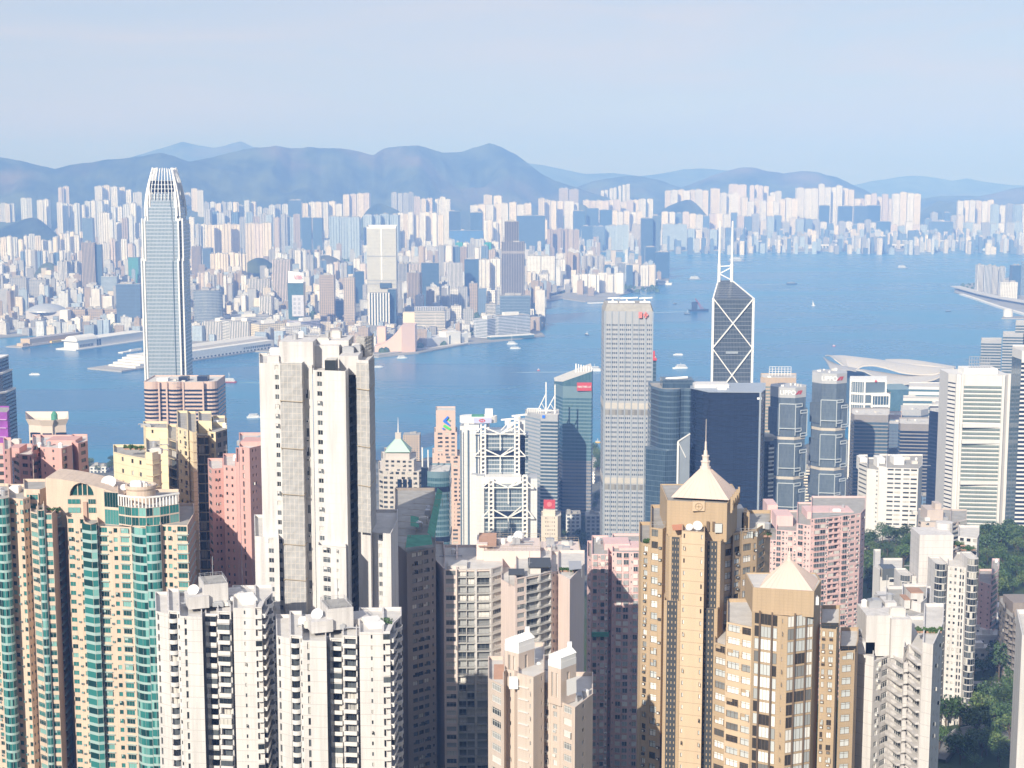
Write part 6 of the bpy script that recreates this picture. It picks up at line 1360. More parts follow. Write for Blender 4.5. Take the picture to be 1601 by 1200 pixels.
# --- copper roofed block, teal banded tower
T = office('office_block', 'granite block with a pale copper green pyramid roof and a spire', [(592, 1150), (658, 1150)], 742, 1150, mats=dict(wall=wall('grey_granite', (.5, .46, .43), 0, .1), glass=GL_DARK, roof=rooflight, frame=frame_d))
T.fl = 3.7; T.block([(592, 1156), (599, 1150), (655, 1146), (660, 1150)], 733, ['w', 'w:2 .:.6 ' + 'w:1.8 .:.7 ' * 5, 'w'], back=1190); T.block([(596, 1158), (602, 1153), (647, 1150), (651, 1160)], 716, ['', ' '.join(['w:1.6 .:.8'] * 5), ''], y0=736, back=1186); T.block([(601, 1164), (603, 1158), (640, 1157), (643, 1164)], 706, [''] * 3, y0=720, back=1183)
zc = topz(708, 1157); cx, cy = (xat(600, zc, 1158) + xat(642, zc, 1158)) / 2, 1170; w = (xat(641, zc, 1158) - xat(601, zc, 1158)) / 2; za = topz(684, cy); mb = MB(); Pq = [(cx - w, cy - w), (cx + w, cy - w), (cx + w, cy + w), (cx - w, cy + w)]; mb.frustum(Pq, zc, [(cx + (x - cx) * .16, cy + (y - cy) * .16) for x, y in Pq], za); T.part('copper_roof', mb, cop)
mb = MB(); mb.box(cx - 2.2, cx + 2.2, cy - 2.2, cy + 2.2, za - 1, za + 4); T.part('lantern', mb, T.m['wall']); mb = MB(); mb.tube((cx, cy, za + 4), (cx, cy, topz(652, cy)), .5, 6, 0, .12); T.part('spire', mb, white_p)
for px in (624, 632.5, 641): zz0, zz1 = topz(770, 1147), topz(749, 1147); x0, x1 = xat(px - 2.6, zz1, 1147), xat(px + 2.6, zz1, 1147); mb = MB(); mb.box(x0, x1, 1146.2, 1150, zz0, zz1); T.part('tall_window', mb, CW_NAVY)
T.finish()
T = office('glass_tower', 'curved teal banded glass tower with a dark blue stair shaft and two white masts', [(658, 1090), (703, 1090)], 735, 1090, mats=dict(wall=spand_t, roof=rooflight))
z = topz(736, 1090); P = [(xat(668, z, 1090), 1090)] + arc((xat(669, z, 1089.5), 1089.5), (xat(702, z, 1089.5), 1089.5), 3, 7) + [(xat(703, z, 1092), 1092), (xat(703, z, 1092), 1120), (xat(668, z, 1090), 1120)]
T.shaft(world=P, z1=z, band=CW_TEAL, fl=3.9, v0=.12, v1=.72, clutter=3, topgap=2); 
for ya, yb in ((760, 768), (838, 846)): mb = MB(); mb.prism(inset(P, -.35), topz(yb, 1089), topz(ya, 1089), 0, 0, True); T.part('refuge_floor', mb, spand_n)
mb = MB(); mb.box(xat(658.5, z, 1092), xat(668, z, 1092), 1091, 1118, T.zb, topz(731, 1092)); T.part('stair_shaft', mb, CW_NAVY)
for px in (660.5, 669.5): mb = MB(); x = xat(px, z, 1096); mb.tube((x, 1096, z - 2), (x, 1096, topz(699 if px < 665 else 703, 1096)), .55, 6); T.part('mast', mb, white_p)
T.finish()
# --- slim granite tower with the blue and green emblem
T = office('office_tower', 'slim rose granite tower with a blue and green emblem on its blank top', [(681, 1420), (713, 1420)], 641, 1420, mats=dict(wall=spand_rose, glass=GL_DARK, frame=frame_d, roof=rooflight))
T.fl = 3.9; T.block([(681.5, 1421), (712, 1420)], 641, [''], y0=680, back=1445); T.block([(679, 1420), (714.5, 1419)], 675, ['.:.8 w:1.6 .:.5 w:1.2 .:.5 w:1.2 .:.5'], back=1448); T.block([(676, 1421), (690, 1419.5)], 708, ['.:1 w:1 .:.4'], back=1448); T.block([(690, 1418), (719, 1417)], 712, ['.:1 w:1.2 .:.5 w:1.2 .:.4'], back=1450)
T.block([(708, 1416), (724, 1416)], 746, ['.:.3 w:1 .:.4 w:1 .:.3'], back=1450); T.block([(711, 1414.5), (725.5, 1414.5)], 785, ['.:.4 w:1.2 .:.5'], back=1450); T.block([(704, 1413.5), (721, 1413.5)], 826, ['.:.4 w:1.2 .:.5'], back=1450)
cE = at(699, 660, 1419.6); k = 1420 / F / .98; E = lambda L_: [((x) * k, (y) * k) for x, y in L_]
emblem(T, [E([(-6, 3), (-1.5, 8), (1.5, 10.5), (2.6, 8.2), (-1.5, 3.2), (4.8, -3.6), (4.6, -5.2), (2.8, -4.6), (-6, 1)]), E([(-7.5, -10.5), (-3.8, -11), (-4.4, -8.6), (-7.2, -8)])], cE, (1, 0), sign_b, off=1.2); emblem(T, [E([(-6.6, -5.6), (-3.4, -3.2), (5.4, -9), (5, -11.8), (2.8, -11.4)]), E([(2.2, 5.2), (5.2, 4.4), (3.8, 2.2), (1.4, 3.6)])], cE, (1, 0), sign_g, off=1.2); T.finish()
# --- the white tower hung from exposed trusses
T = office('office_tower', 'white tower of exposed masts and hanger trusses with service shafts at both sides', [(719, 1380), (822, 1380)], 664, 1380, mats=dict(wall=spand_w, roof=rooflight)); Yf = 1380
gls = curtain('truss_tower_glass', (.10, .14, .18), (.24, .31, .36), 2.4, 3.9, (.07, .28), (.5, .53, .56))
def blk(nm, a, b, Y0_, Y1_, yt, mat, yb=None):
    zz = topz(yt, Y0_); mb = MB(); x0, x1 = xat(a, zz, Y0_), xat(b, zz, Y0_); mb.prism([(x0, Y0_), (x1, Y0_), (x1, Y1_), (x0, Y1_)], topz(yb, Y0_) if yb else T.zb, zz, 0, 0); T.part(nm, mb, mat); return x0, x1, zz
ribw = facepat('white_ribs', 3.0, 1.3, (.86, 1.0), (0, 1.0), (.4, .42, .45), useobj=False) if False else curtain('white_panel', (.62, .62, .63), (.68, .68, .68), 3.2, 4.0, (.05, .04), (.42, .44, .47), rough=.4, metal=0)
blk('glass_block', 756, 809, Yf + 3, 1412, 676, gls); blk('glass_block', 770, 822, Yf - 13, Yf + 2, 756, gls); blk('glass_block', 742, 756, Yf + 4, 1408, 690, ribw); blk('glass_block', 809, 826, Yf + 6, 1406, 680, gls)
for a, b, Y0_, Y1_, yt in ((719, 725, 1388, 1406, 666), (725, 733, 1384, 1404, 662), (733, 749, 1382, 1404, 664), (737, 745, 1372, 1382, 742), (745, 757, 1368, 1380, 744), (812, 821, 1386, 1400, 657), (823, 840, 1368, 1392, 748)): blk('service_shaft', a, b, Y0_, Y1_, yt, ribw)
blk('glass_block', 750, 765, Yf - 10, Yf + 2, 762, gls)
for px in (719.5, 731, 744): mb = MB(); zz = topz(672, 1383); mb.box(xat(px, zz, 1382), xat(px + 2.2, zz, 1382), 1381, 1383, T.zb, zz); T.part('service_riser', mb, spand_b)
def mast(pxc, Yc, yt, yb):               # ladder of four tubes
    zt_, zb_ = topz(yt, Yc), (topz(yb, Yc) if yb else T.zb); x = xat(pxc, zt_, Yc); mb = MB(); hw = 1.9
    for dx in (-hw, hw):
        for dy in (0, 3.6): mb.tube((x + dx, Yc + dy, zb_), (x + dx, Yc + dy, zt_), .85, 8)
    zz = zb_ + 2
    while zz < zt_ - .5: mb.box(x - hw, x + hw, Yc - .5, Yc + 4.1, zz, zz + 1.3); zz += 3.9
    T.part('mast', mb, white_p); return x
ms = [mast(755.5, Yf - 1, 664, 752), mast(808.5, Yf - 1, 658, 752)]; mf = [mast(768, Yf - 17, 748, None), mast(821, Yf - 17, 744, None)]
def truss(xa, xb, Yc, y0, drop):
    za = topz(y0, Yc); zb2 = topz(y0 + drop, Yc); m = (xa + xb) / 2; mb = MB()
    mb.beam((xa + 1.5, Yc, za), (m, Yc, zb2), 1.1, 1.1); mb.beam((xb - 1.5, Yc, za), (m, Yc, zb2), 1.1, 1.1); mb.beam((xa, Yc, zb2), (xb, Yc, zb2), .9, .9); mb.beam((m, Yc, zb2), (m, Yc, topz(y0 + 36, Yc)), .8, .8)
    o = (xb - xa) * .28; mb.beam((xa - 1.5, Yc, za), (xa - o, Yc, zb2), 1, 1); mb.beam((xb + 1.5, Yc, za), (xb + o * .9, Yc, zb2), 1, 1); mb.beam((xa - o, Yc, zb2), (xa, Yc, zb2), .8, .8); mb.beam((xb, Yc, zb2), (xb + o * .9, Yc, zb2), .8, .8)
    mb.beam((m, Yc, zb2), (xb - 1.5, Yc + 6, za + 3), .9, .9); T.part('hanger_truss', mb, white_p)
truss(*ms, Yf - 1.5, 668, 10); truss(*ms, Yf - 1.5, 702, 11); truss(*mf, Yf - 17.5, 752, 10); truss(*mf, Yf - 17.5, 796, 13)
for xa, xb, Yc, yy in ((ms[0], ms[1], Yf + 1, 704), (mf[0], mf[1], Yf - 14.2, 799)): mb = MB(); mb.box(xa + 2, xb - 2, Yc, Yc + 1.2, topz(yy + 11, Yc), topz(yy, Yc)); T.part('refuge_floor', mb, spand_n)
zz = topz(748, 1372); blk('roof_deck', 756, 815, 1366, 1382, 746, white_p, 756)
# crown: helipad ring with red mark, crane like plant
zz = topz(655, 1392); c = (xat(748, zz, 1394), 1394); mb = MB(); mb.prism([(c[0] + 17 * math.cos(t) * (1.0), c[1] + 9 * math.sin(t)) for t in [2 * math.pi * i / 24 for i in range(24)]], zz - 3, zz + 3, 0, 0, True); T.part('helipad', mb, white_p)
for dx in (-9, 0, 9): mb = MB(); mb.tube((c[0] + dx, c[1], zz - 12), (c[0] + dx, c[1], zz - 3), 1.2, 8); T.part('helipad_leg', mb, white_p)
mb = MB(); mb.box(c[0] - 6, c[0] + 5, c[1] - 7, c[1] + 3, zz + 3, zz + 3.9); T.part('green_cover', mb, green_n); mb = MB(); mb.box(c[0] + 6, c[0] + 13, c[1] - 2, c[1] + 5, zz + 3, zz + 9); T.part('plant_room', mb, white_p)
mb = MB(); mb.box(c[0] - 4, c[0] + 12, c[1] - 9.6, c[1] - 9, zz - 2.4, zz + 2.2); T.part('sign_panel', mb, plain('sign_lilac', (.45, .47, .66), .5)); k = 1.0; emblem(T, [[(-3, 0), (-1.5, 1.5), (-1.5, -1.5)], [(3, 0), (1.5, -1.5), (1.5, 1.5)], [(-1.5, 1.5), (1.5, 1.5), (0, 0)], [(-1.5, -1.5), (0, 0), (1.5, -1.5)]], (c[0] + 3.5, c[1] - 9.8, zz), (1, 0), sign_r)
for px, yy, L_ in ((797, 656, 16), (812, 650, 14), (800, 662, 10)):
    p = at(px, yy, 1396); mb = MB(); mb.beam((p.x - L_ / 2, 1396, p.z), (p.x + L_ / 2, 1396, p.z + 1.5), 1.4, 1.4); mb.tube((p.x, 1396, topz(680, 1396)), (p.x, 1396, p.z), 1.2, 8); mb.beam((p.x, 1396, p.z - 1), (p.x - 8, 1392, p.z - 9), .7, .7); mb.lathe((p.x - 2, 1396), [(2.6, p.z - 4), (2.6, p.z - .8), (1, p.z), (0, p.z)], 10); T.part('maintenance_crane', mb, white_p)
T.finish()
# --- old stone bank with a red sign
T = office('office_block', 'old pale stone block with a red sign box on its roof', [(846, 1330), (878, 1330)], 800, 1330, mats=dict(wall=wall('pale_stone', (.62, .55, .47), 0, .12), glass=GL_DARK, frame=frame_d, roof=rooflight)); T.fl = 3.6
T.block([(846, 1332), (849, 1330), (872, 1329), (877, 1334)], 806, ['', '.:1 ' + 's:.8 .:.3 ' * 5 + '.:1', ''], back=1352); T.block([(849, 1336), (868, 1335)], 796, [''], y0=808, back=1348)
mb = MB(); zz = topz(781, 1336); x0, x1 = xat(850, zz, 1336), xat(868, zz, 1336); mb.box(x0, x1, 1336, 1337, topz(795, 1336), zz); T.part('sign_panel', mb, sign_r); cc = ((x0 + x1) / 2, 1335.8, (zz + topz(795, 1336)) / 2); emblem(T, [[(2.2 * math.cos(t), 2.2 * math.sin(t)) for t in [k_ * .5 for k_ in range(13)]]], cc, (1, 0), plain('sign_rose', (.7, .2, .2), .5)); T.finish()
# --- pair of blue green glass towers left of the gridded slab
T = office('glass_tower', 'blue green glass tower with a sloped roof edge and a red slogan sign', [(868, 1720), (927, 1720)], 597, 1720, mats=dict(wall=spand_t, roof=rooflight), group='blue green glass towers'); z = topz(603, 1720)
zl = z; P = [(xat(867, z, 1745), 1745), (xat(880, z, 1718), 1718), (xat(925, z, 1714), 1714), (xat(927, z, 1722), 1722)]; P += [(P[3][0], 1775), (P[0][0], 1775)]
zm = topz(720, 1716); T.w.prism(P, zm, z, 0, 0, top=False); T.w.prism(P, T.zb, zm, 1, 1); T.m['wall2'] = spand_gr
T.bands(P, zm, z - 12, 4.0, CW_TEAL, .1, .72, .08, front=(0, 1, 2)); T.bands(P, T.zb, zm, 4.0, CW_DUSK, .2, .7, .08, front=(0, 1, 2))
def sl(p): return z + lerp(2, 18, (p[0] - P[0][0]) / (P[2][0] - P[0][0])) * (1 if p[1] > 1740 else .95)
mb = MB(); n = len(P)
for i in range(n): j = (i + 1) % n; a, b = P[i], P[j]; l = math.hypot(a[0] - b[0], a[1] - b[1]); mb.face([(*a, z), (*b, z), (*b, sl(b)), (*a, sl(a))], 0, [(0, 0), (l, 0), (l, 9), (0, 9)])
mb.face([(*p, sl(p)) for p in P], 1); T.part('crown_glass', mb, [CW_TEAL, rooflight])
for i in range(7): q = i / 6; a = (lerp(P[2][0] - 16, P[2][0], q), lerp(1752, 1720, q)); mb = MB(); h_ = sl(P[2]); mb.box(a[0] - .6, a[0] + .6, a[1], a[1] + 1.5, h_ - 8, h_ + 4); T.part('roof_fin', mb, white_p)
zs = topz(605, 1714); mb = MB(); xs0, xs1 = xat(902, zs, 1713), xat(925, zs, 1713); mb.box(xs0, xs1, 1712.8, 1713.4, zs - 4, zs + 5.4); T.part('sign_panel', mb, sign_r); d_ = Vector((P[2][0] - P[1][0], P[2][1] - P[1][1])); lettering(T, 'HEALTHIER, LO', ((xs0 + xs1) / 2, 1712.7, zs + .6), (1, 0), 3.0, sign_w, squash=.72)
mb = MB(); zz = topz(692 + 0, 1700); T.finish()
T = office('glass_tower', 'lower blue banded tower with two white triangular roof masts', [(822, 1640), (871, 1640)], 644, 1640, mats=dict(wall=spand_g, roof=rooflight), group='blue green glass towers')
P, z = T.shaft([(821, 1665), (845, 1640), (872, 1637), (874, 1645)], 648, yY=1640, back=1680, band=CW_BLUE, fl=3.9, v0=.25, v1=.85, front=(1, 2), topgap=5, clutter=3); T.bands(P, T.zb, z - 4, 3.9, CW_SILV, .3, .75, .06, front=(0,))
for px, yb_ in ((853.5, 632), (867.5, 634)):
    x = xat(px, z, 1655); mb = MB(); zt_ = topz(597 if px < 860 else 601, 1655); mb.beam((x, 1655, z - 2), (x, 1655, zt_), 1.2, 1.2); mb.beam((x, 1655, lerp(z, zt_, .62)), (x - 9, 1655, z + 2), .9, .9); mb.beam((x - 9, 1655, z + 2), (x, 1655, z + 2), .9, .9); mb.beam((x - 4.5, 1655, lerp(z, zt_, .3)), (x, 1655, z + 2), .6, .6); T.part('mast', mb, white_p)
mb = MB(); x0 = xat(824, z, 1662); 
for i in range(8): mb.box(x0 + i * 2, x0 + i * 2 + .6, 1655, 1656, z - 1, z + 4)
mb.box(x0, x0 + 15, 1655, 1656.1, z + 4, z + 4.8); T.part('roof_screen', mb, white_p); emblem(T, [[(-1.6, -1.6), (1.6, -1.6), (1.6, 1.6), (-1.6, 1.6)]], at(850, 651, 1639), (1, 0), sign_b, off=.6); T.finish()
# --- gridded grey slab
T = office('skyscraper', 'tall grey slab with a fine grid of windows and two pale refuge floors', [(944, 1310), (1022, 1310)], 487, 1310, mats=dict(wall=spand_g, roof=rooflight)); z = topz(486, 1310)
P = [(xat(943.5, z, 1322), 1322), (xat(946, z, 1310), 1310), (xat(1020.5, z, 1306), 1306), (xat(1021.5, z, 1315), 1315), (xat(1021.5, z, 1315), 1348), (xat(943.5, z, 1322), 1350)]
T.w.prism(P, T.zb, z, 0, 0); grid = curtain('grid_glass', (.03, .05, .09), (.085, .115, .17), 1.62, 4.0, (.42, 0), (.36, .385, .42), metal=.1)
refs = [topz(634, 1308), topz(751, 1308)]; zz = [T.zb + 2, refs[1] - 9, refs[1] + 3, refs[0] - 9, refs[0] + 3, z - 10]
for a, b in ((zz[0], zz[1]), (zz[2], zz[3]), (zz[4], zz[5])): T.bands(P, a, b, 4.05, grid, .36, .78, .05)
for r_ in refs: mb = MB(); mb.prism(inset(P, -.25), r_ - 2.6, r_ + 2.4, 0, 0, True); T.part('refuge_floor', mb, plain('pale_refuge', (.47, .44, .40), .7)); mb = MB(); mb.prism(inset(P, -.2), r_ - 8, r_ - 3.5, 0, 0, True); T.part('refuge_floor', mb, curtain('refuge_louvre', (.3, .29, .27), (.4, .39, .37), 5.4, 50, (.45, 0), (.2, .2, .2)))
for i in range(8): q = i / 7; p = (lerp(P[1][0], P[2][0], q), lerp(P[1][1], P[2][1], q) - .25); T.vbar(p, T.zb, z, .95 if 0 < i < 7 else 1.3, spand_s, 'pier', .5)
mb = MB(); Q = inset(P, 1.5); mb.frustum(P, z, inset(P, 2.2), z + 6, 0); T.part('roof_crown', mb, roofgrey); cE = at(1006, 492, 1305); emblem(T, [[(-4, -2.6), (-1, -2.6), (-1, 2.6), (-4, 2.6)], [(0, -1), (4, -1), (4, 1), (0, 1)], [(1.2, -2.6), (2.6, -2.6), (2.6, 2.6), (1.2, 2.6)]], (cE.x, cE.y + 1, cE.z), (1, -.06), plain('sign_pale_red', (.62, .2, .18), .6), off=1.6)
for px, w_ in ((958, 8), (980, 13), (1008, 9)): p = at(px, 474, 1325); mb = MB(); mb.box(p.x - w_ / 2, p.x + w_ / 2, 1322, 1330, z + 5, z + 7); mb.beam((p.x - w_ / 2, 1326, z + 9.5), (p.x + w_ * .7, 1322, z + 10.5), 1.1, 1.1); mb.tube((p.x, 1326, z + 6), (p.x, 1326, z + 10), .8, 6); T.part('maintenance_crane', mb, white_p)
T.finish()
T = office('office_tower', 'narrow blue tower with a red roof sign peeping out behind the gridded slab', [(1016, 1500), (1027, 1500)], 560, 1500, mats=dict(wall=spand_b, roof=rooflight)); T.shaft([(1008, 1500), (1026, 1500)], 560, band=CW_BLUE, front=(0, 1)); mb = MB(); zz = topz(548, 1500); mb.box(xat(1019, zz, 1499), xat(1024, zz, 1499), 1499, 1500, topz(561, 1500), zz); mb.box(xat(1021, zz, 1499), xat(1027, zz, 1499), 1498, 1498.9, topz(563, 1500), topz(559, 1500)); T.part('sign_panel', mb, sign_r); T.finish()
# --- cross braced tower with two masts
T = office('skyscraper', 'dark glass tower braced with white crosses, ending in a slope and twin white masts', [(1114, 1400), (1178, 1400)], 466, 1400, mats=dict(wall=spand_g, roof=rooflight)); z = topz(466, 1400)
xa, xb = xat(1115, z, 1400), xat(1178, z, 1400); D = 42; zA = topz(438, 1438); xA = xat(1123, zA, 1438); xB = xat(1144, zA, 1438); bg = curtain('braced_glass', (.03, .05, .08), (.09, .12, .155), 1.35, 3.9, (.18, .14), (.2, .225, .26), metal=.2)
mb = MB(); zb = T.zb; F4 = [(xa, 1400), (xb, 1400), (xb, 1438), (xa * 1.027, 1438)]
mb.prism(F4, zb, z, 0, 0, top=False)
xr = xb
mb.face([(xa, 1400, z), (xb, 1400, z), (xB, 1438, zA), (xA, 1438, zA)], 0, [(0, 0), (37, 0), (24, 40), (6, 40)]); mb.face([(xb, 1400, z), (xb, 1438, z), (xB, 1438, zA)], 0, [(0, 0), (38, 0), (38, 20)]); mb.face([(xa * 1.027, 1438, z), (xa, 1400, z), (xA, 1438, zA)], 0, [(0, 0), (38, 0), (0, 20)]); mb.face([(xb, 1438, z), (xa * 1.027, 1438, z), (xA, 1438, zA), (xB, 1438, zA)], 0)
T.part('glass_shaft', mb, bg)
def br(p, q, w=1.5): mb = MB(); mb.beam(p, q, w, .9); T.part('brace', mb, white_p)
Yq = 1399.6; hs = [z, topz(544, 1400), topz(628, 1400), topz(712, 1400)]
for a, b in zip(hs, hs[1:]): br((xa, Yq, a), (xb, Yq, b), 1.9); br((xb, Yq - .5, a), (xa, Yq - .5, b), 1.9); br((xb + .4, 1400, a), (xb + .4, 1438, b), 1.6)
for x in (xa, xb): br((x, Yq - .2, zb), (x, Yq - .2, z), 2.0)
br((xb, 1438, zb), (xb, 1438, z), 1.8); br((xa, Yq, z), (xA, 1438, zA), 1.2); br((xb, Yq, z), (xB, 1438, zA), 1.2)
mb = MB(); zc = topz(551, 1399); mb.box(xat(1135, zc, 1399), xat(1154, zc, 1399), 1398.9, 1399.4, zc - 1, zc + 1); T.part('louvre', mb, spand_s)
zt = topz(345, 1436)
for x in (xA + .4, xB - .4): mb = MB(); mb.tube((x, 1436, zA - 3), (x, 1436, lerp(zA, zt, .28)), 1.5, 8); mb.tube((x, 1436, lerp(zA, zt, .28)), (x, 1436, zt), 1.15, 8, 0, .8); T.part('mast', mb, white_p)
br((xA, 1436, topz(416, 1436)), (xB, 1436, topz(415, 1436)), 1.2); br((xA, 1436, topz(428, 1436)), (xB, 1436, topz(417, 1436)), 1.2); br((xA, 1436, topz(427, 1436)), (xB, 1436, topz(438, 1436)), 2.4); T.finish()
# --- curved dark glass tower and the navy block
T = office('glass_tower', 'dark blue curved glass tower between the gridded slab and the navy block', [(1022, 1120), (1086, 1120)], 600, 1120, mats=dict(wall=spand_b, roof=roofgrey)); z = topz(607, 1120)
P = [(xat(1018, z, 1135), 1135)] + arc((xat(1030, z, 1122), 1122), (xat(1063, z, 1118), 1118), 4, 7) + [(xat(1064, z, 1120), 1120)] + arc((xat(1070, z, 1121), 1121), (xat(1100, z, 1124), 1124), 3, 5); P += [(P[-1][0], 1160), (P[0][0], 1160)]
dk = curtain('dark_blue_curtain', (.02, .045, .085), (.085, .14, .2), 1.5, 3.9, (.06, .1), (.12, .17, .22)); T.shaft(world=P, z1=z, band=dk, fl=3.9, v0=.1, v1=.9); blk('roof_room', 1036, 1085, 1130, 1150, 594, dk, 612); mb = MB(); c = at(1062, 590, 1138); mb.tube((c.x - 10, 1138, topz(594, 1138) + 1), (c.x + 6, 1136, topz(594, 1138) + 2.4), .9, 6); T.part('maintenance_crane', mb, white_p)
zk = topz(705, 1112); mb = MB(); Q = [(xat(1010, zk, 1120), 1120), (xat(1040, zk, 1112), 1112), (xat(1060, zk, 1114), 1114), (xat(1060, zk, 1114), 1119), (xat(1010, zk, 1120), 1133)]; mb.prism(Q, T.zb, zk, 0, 0); T.part('podium', mb, dk)
mb = MB(); zp = topz(690, 1096); a = (xat(1060, zp, 1096), 1096); mb.beam((a[0], 1096, T.zb), (a[0], 1096, zp), 1.2, 1.2); mb.beam((a[0], 1096, zp), (a[0] + 9, 1100, zp + 5), .8, .8); mb.beam((a[0], 1096, zp), (a[0] + 6, 1098, zp - 12), .6, .6); T.part('corner_frame', mb, white_p); mb = MB(); x1_ = a[0] + 9; mb.face([(a[0], 1096.6, T.zb), (x1_, 1100, T.zb), (x1_, 1100, zp + 4.6), (a[0], 1096.6, zp - .4)]); mb.face([(x1_, 1100.4, T.zb), (a[0], 1097, T.zb), (a[0], 1097, zp - .4), (x1_, 1100.4, zp + 4.6)]); T.part('corner_glass', mb, spand_s); T.finish()
T = office('glass_tower', 'broad navy blue block with fine horizontal lines and a white roof edge', [(1080, 1100), (1196, 1100)], 612, 1100, mats=dict(wall=spand_n, roof=rooflight)); P, z = T.shaft([(1080, 1118), (1108, 1098), (1190, 1096), (1196, 1112)], 613, yY=1098, back=1145, band=CW_NAVY, fl=3.9, v0=.18, v1=.97, par=1.5, clutter=4)
ln = plain('navy_line', (.06, .08, .12), .4); T.vbar((P[2][0] - .6, P[2][1] - .3), T.zb, z, 1.3, spand_s); T.vbar((P[3][0], P[3][1]), T.zb, z, .9, spand_s); mb = MB(); Q = inset(P, 1); n = len(P)
mb.prism(inset(P, -.4), z, z + .5, 0, 0, True); T.part('cornice', mb, spand_s); blk('roof_screen', 1086, 1140, 1118, 1135, 601, spand_w, 616); blk('plant_room', 1122, 1136, 1108, 1116, 606, white_p, 616); zq = topz(623, 1095); mb = MB(); mb.box(xat(1184, zq, 1095), xat(1191, zq, 1095), 1095.2, 1096, zq - .7, zq + .8); T.part('sign_panel', mb, sign_w); T.finish()
T = office('office_tower', 'slim dark block with a zip of white balconies right of the navy block', [(1196, 1180), (1210, 1180)], 690, 1180, mats=dict(wall=spand_n, glass=GL_DARK, frame=frame_w, balc=white_p, roof=rooflight)); T.shaft([(1193, 1180), (1204, 1180)], 690, band=CW_NAVY, front=(0,)); T.face((xat(1202, T.zt, 1178), 1178), (xat(1210, T.zt, 1180), 1180), T.zb, T.zt - 2, 'b', 3.4); mb = MB(); zz = topz(682, 1184); c = (xat(1199, zz, 1186), 1188); mb.lathe(c, [(6, T.zt), (6.5, zz), (5, zz + 1), (0, zz + 1)], 16); T.part('roof_disc', mb, roofgrey); T.finish()
# --- tan block with lattice sign frame
T = office('office_tower', 'tan granite tower with a lattice sign frame on its roof', [(1191, 1800), (1246, 1800)], 592, 1800, mats=dict(wall=spand_tan, roof=rooflight)); P, z = T.shaft([(1189, 1806), (1196, 1800), (1245, 1798)], 590, yY=1800, back=1840, band=CW_GREEN, fl=3.9, v0=.3, v1=.8, front=(1,), topgap=8, clutter=2)
mb = MB(); x0, x1 = xat(1203, z, 1810), xat(1237, z, 1810); zt_ = topz(573, 1812)
for i in range(8): x = lerp(x0, x1, i / 7); mb.beam((x, 1812, z), (x, 1812, zt_), .45, .45); mb.beam((x, 1812, z + 6), (x, 1818, z), .35, .35)
for i in range(4): zz = lerp(z + 3, zt_, i / 3); mb.beam((x0, 1812, zz), (x1, 1812, zz), .4, .4)
T.part('sign_frame', mb, white_p); T.finish()
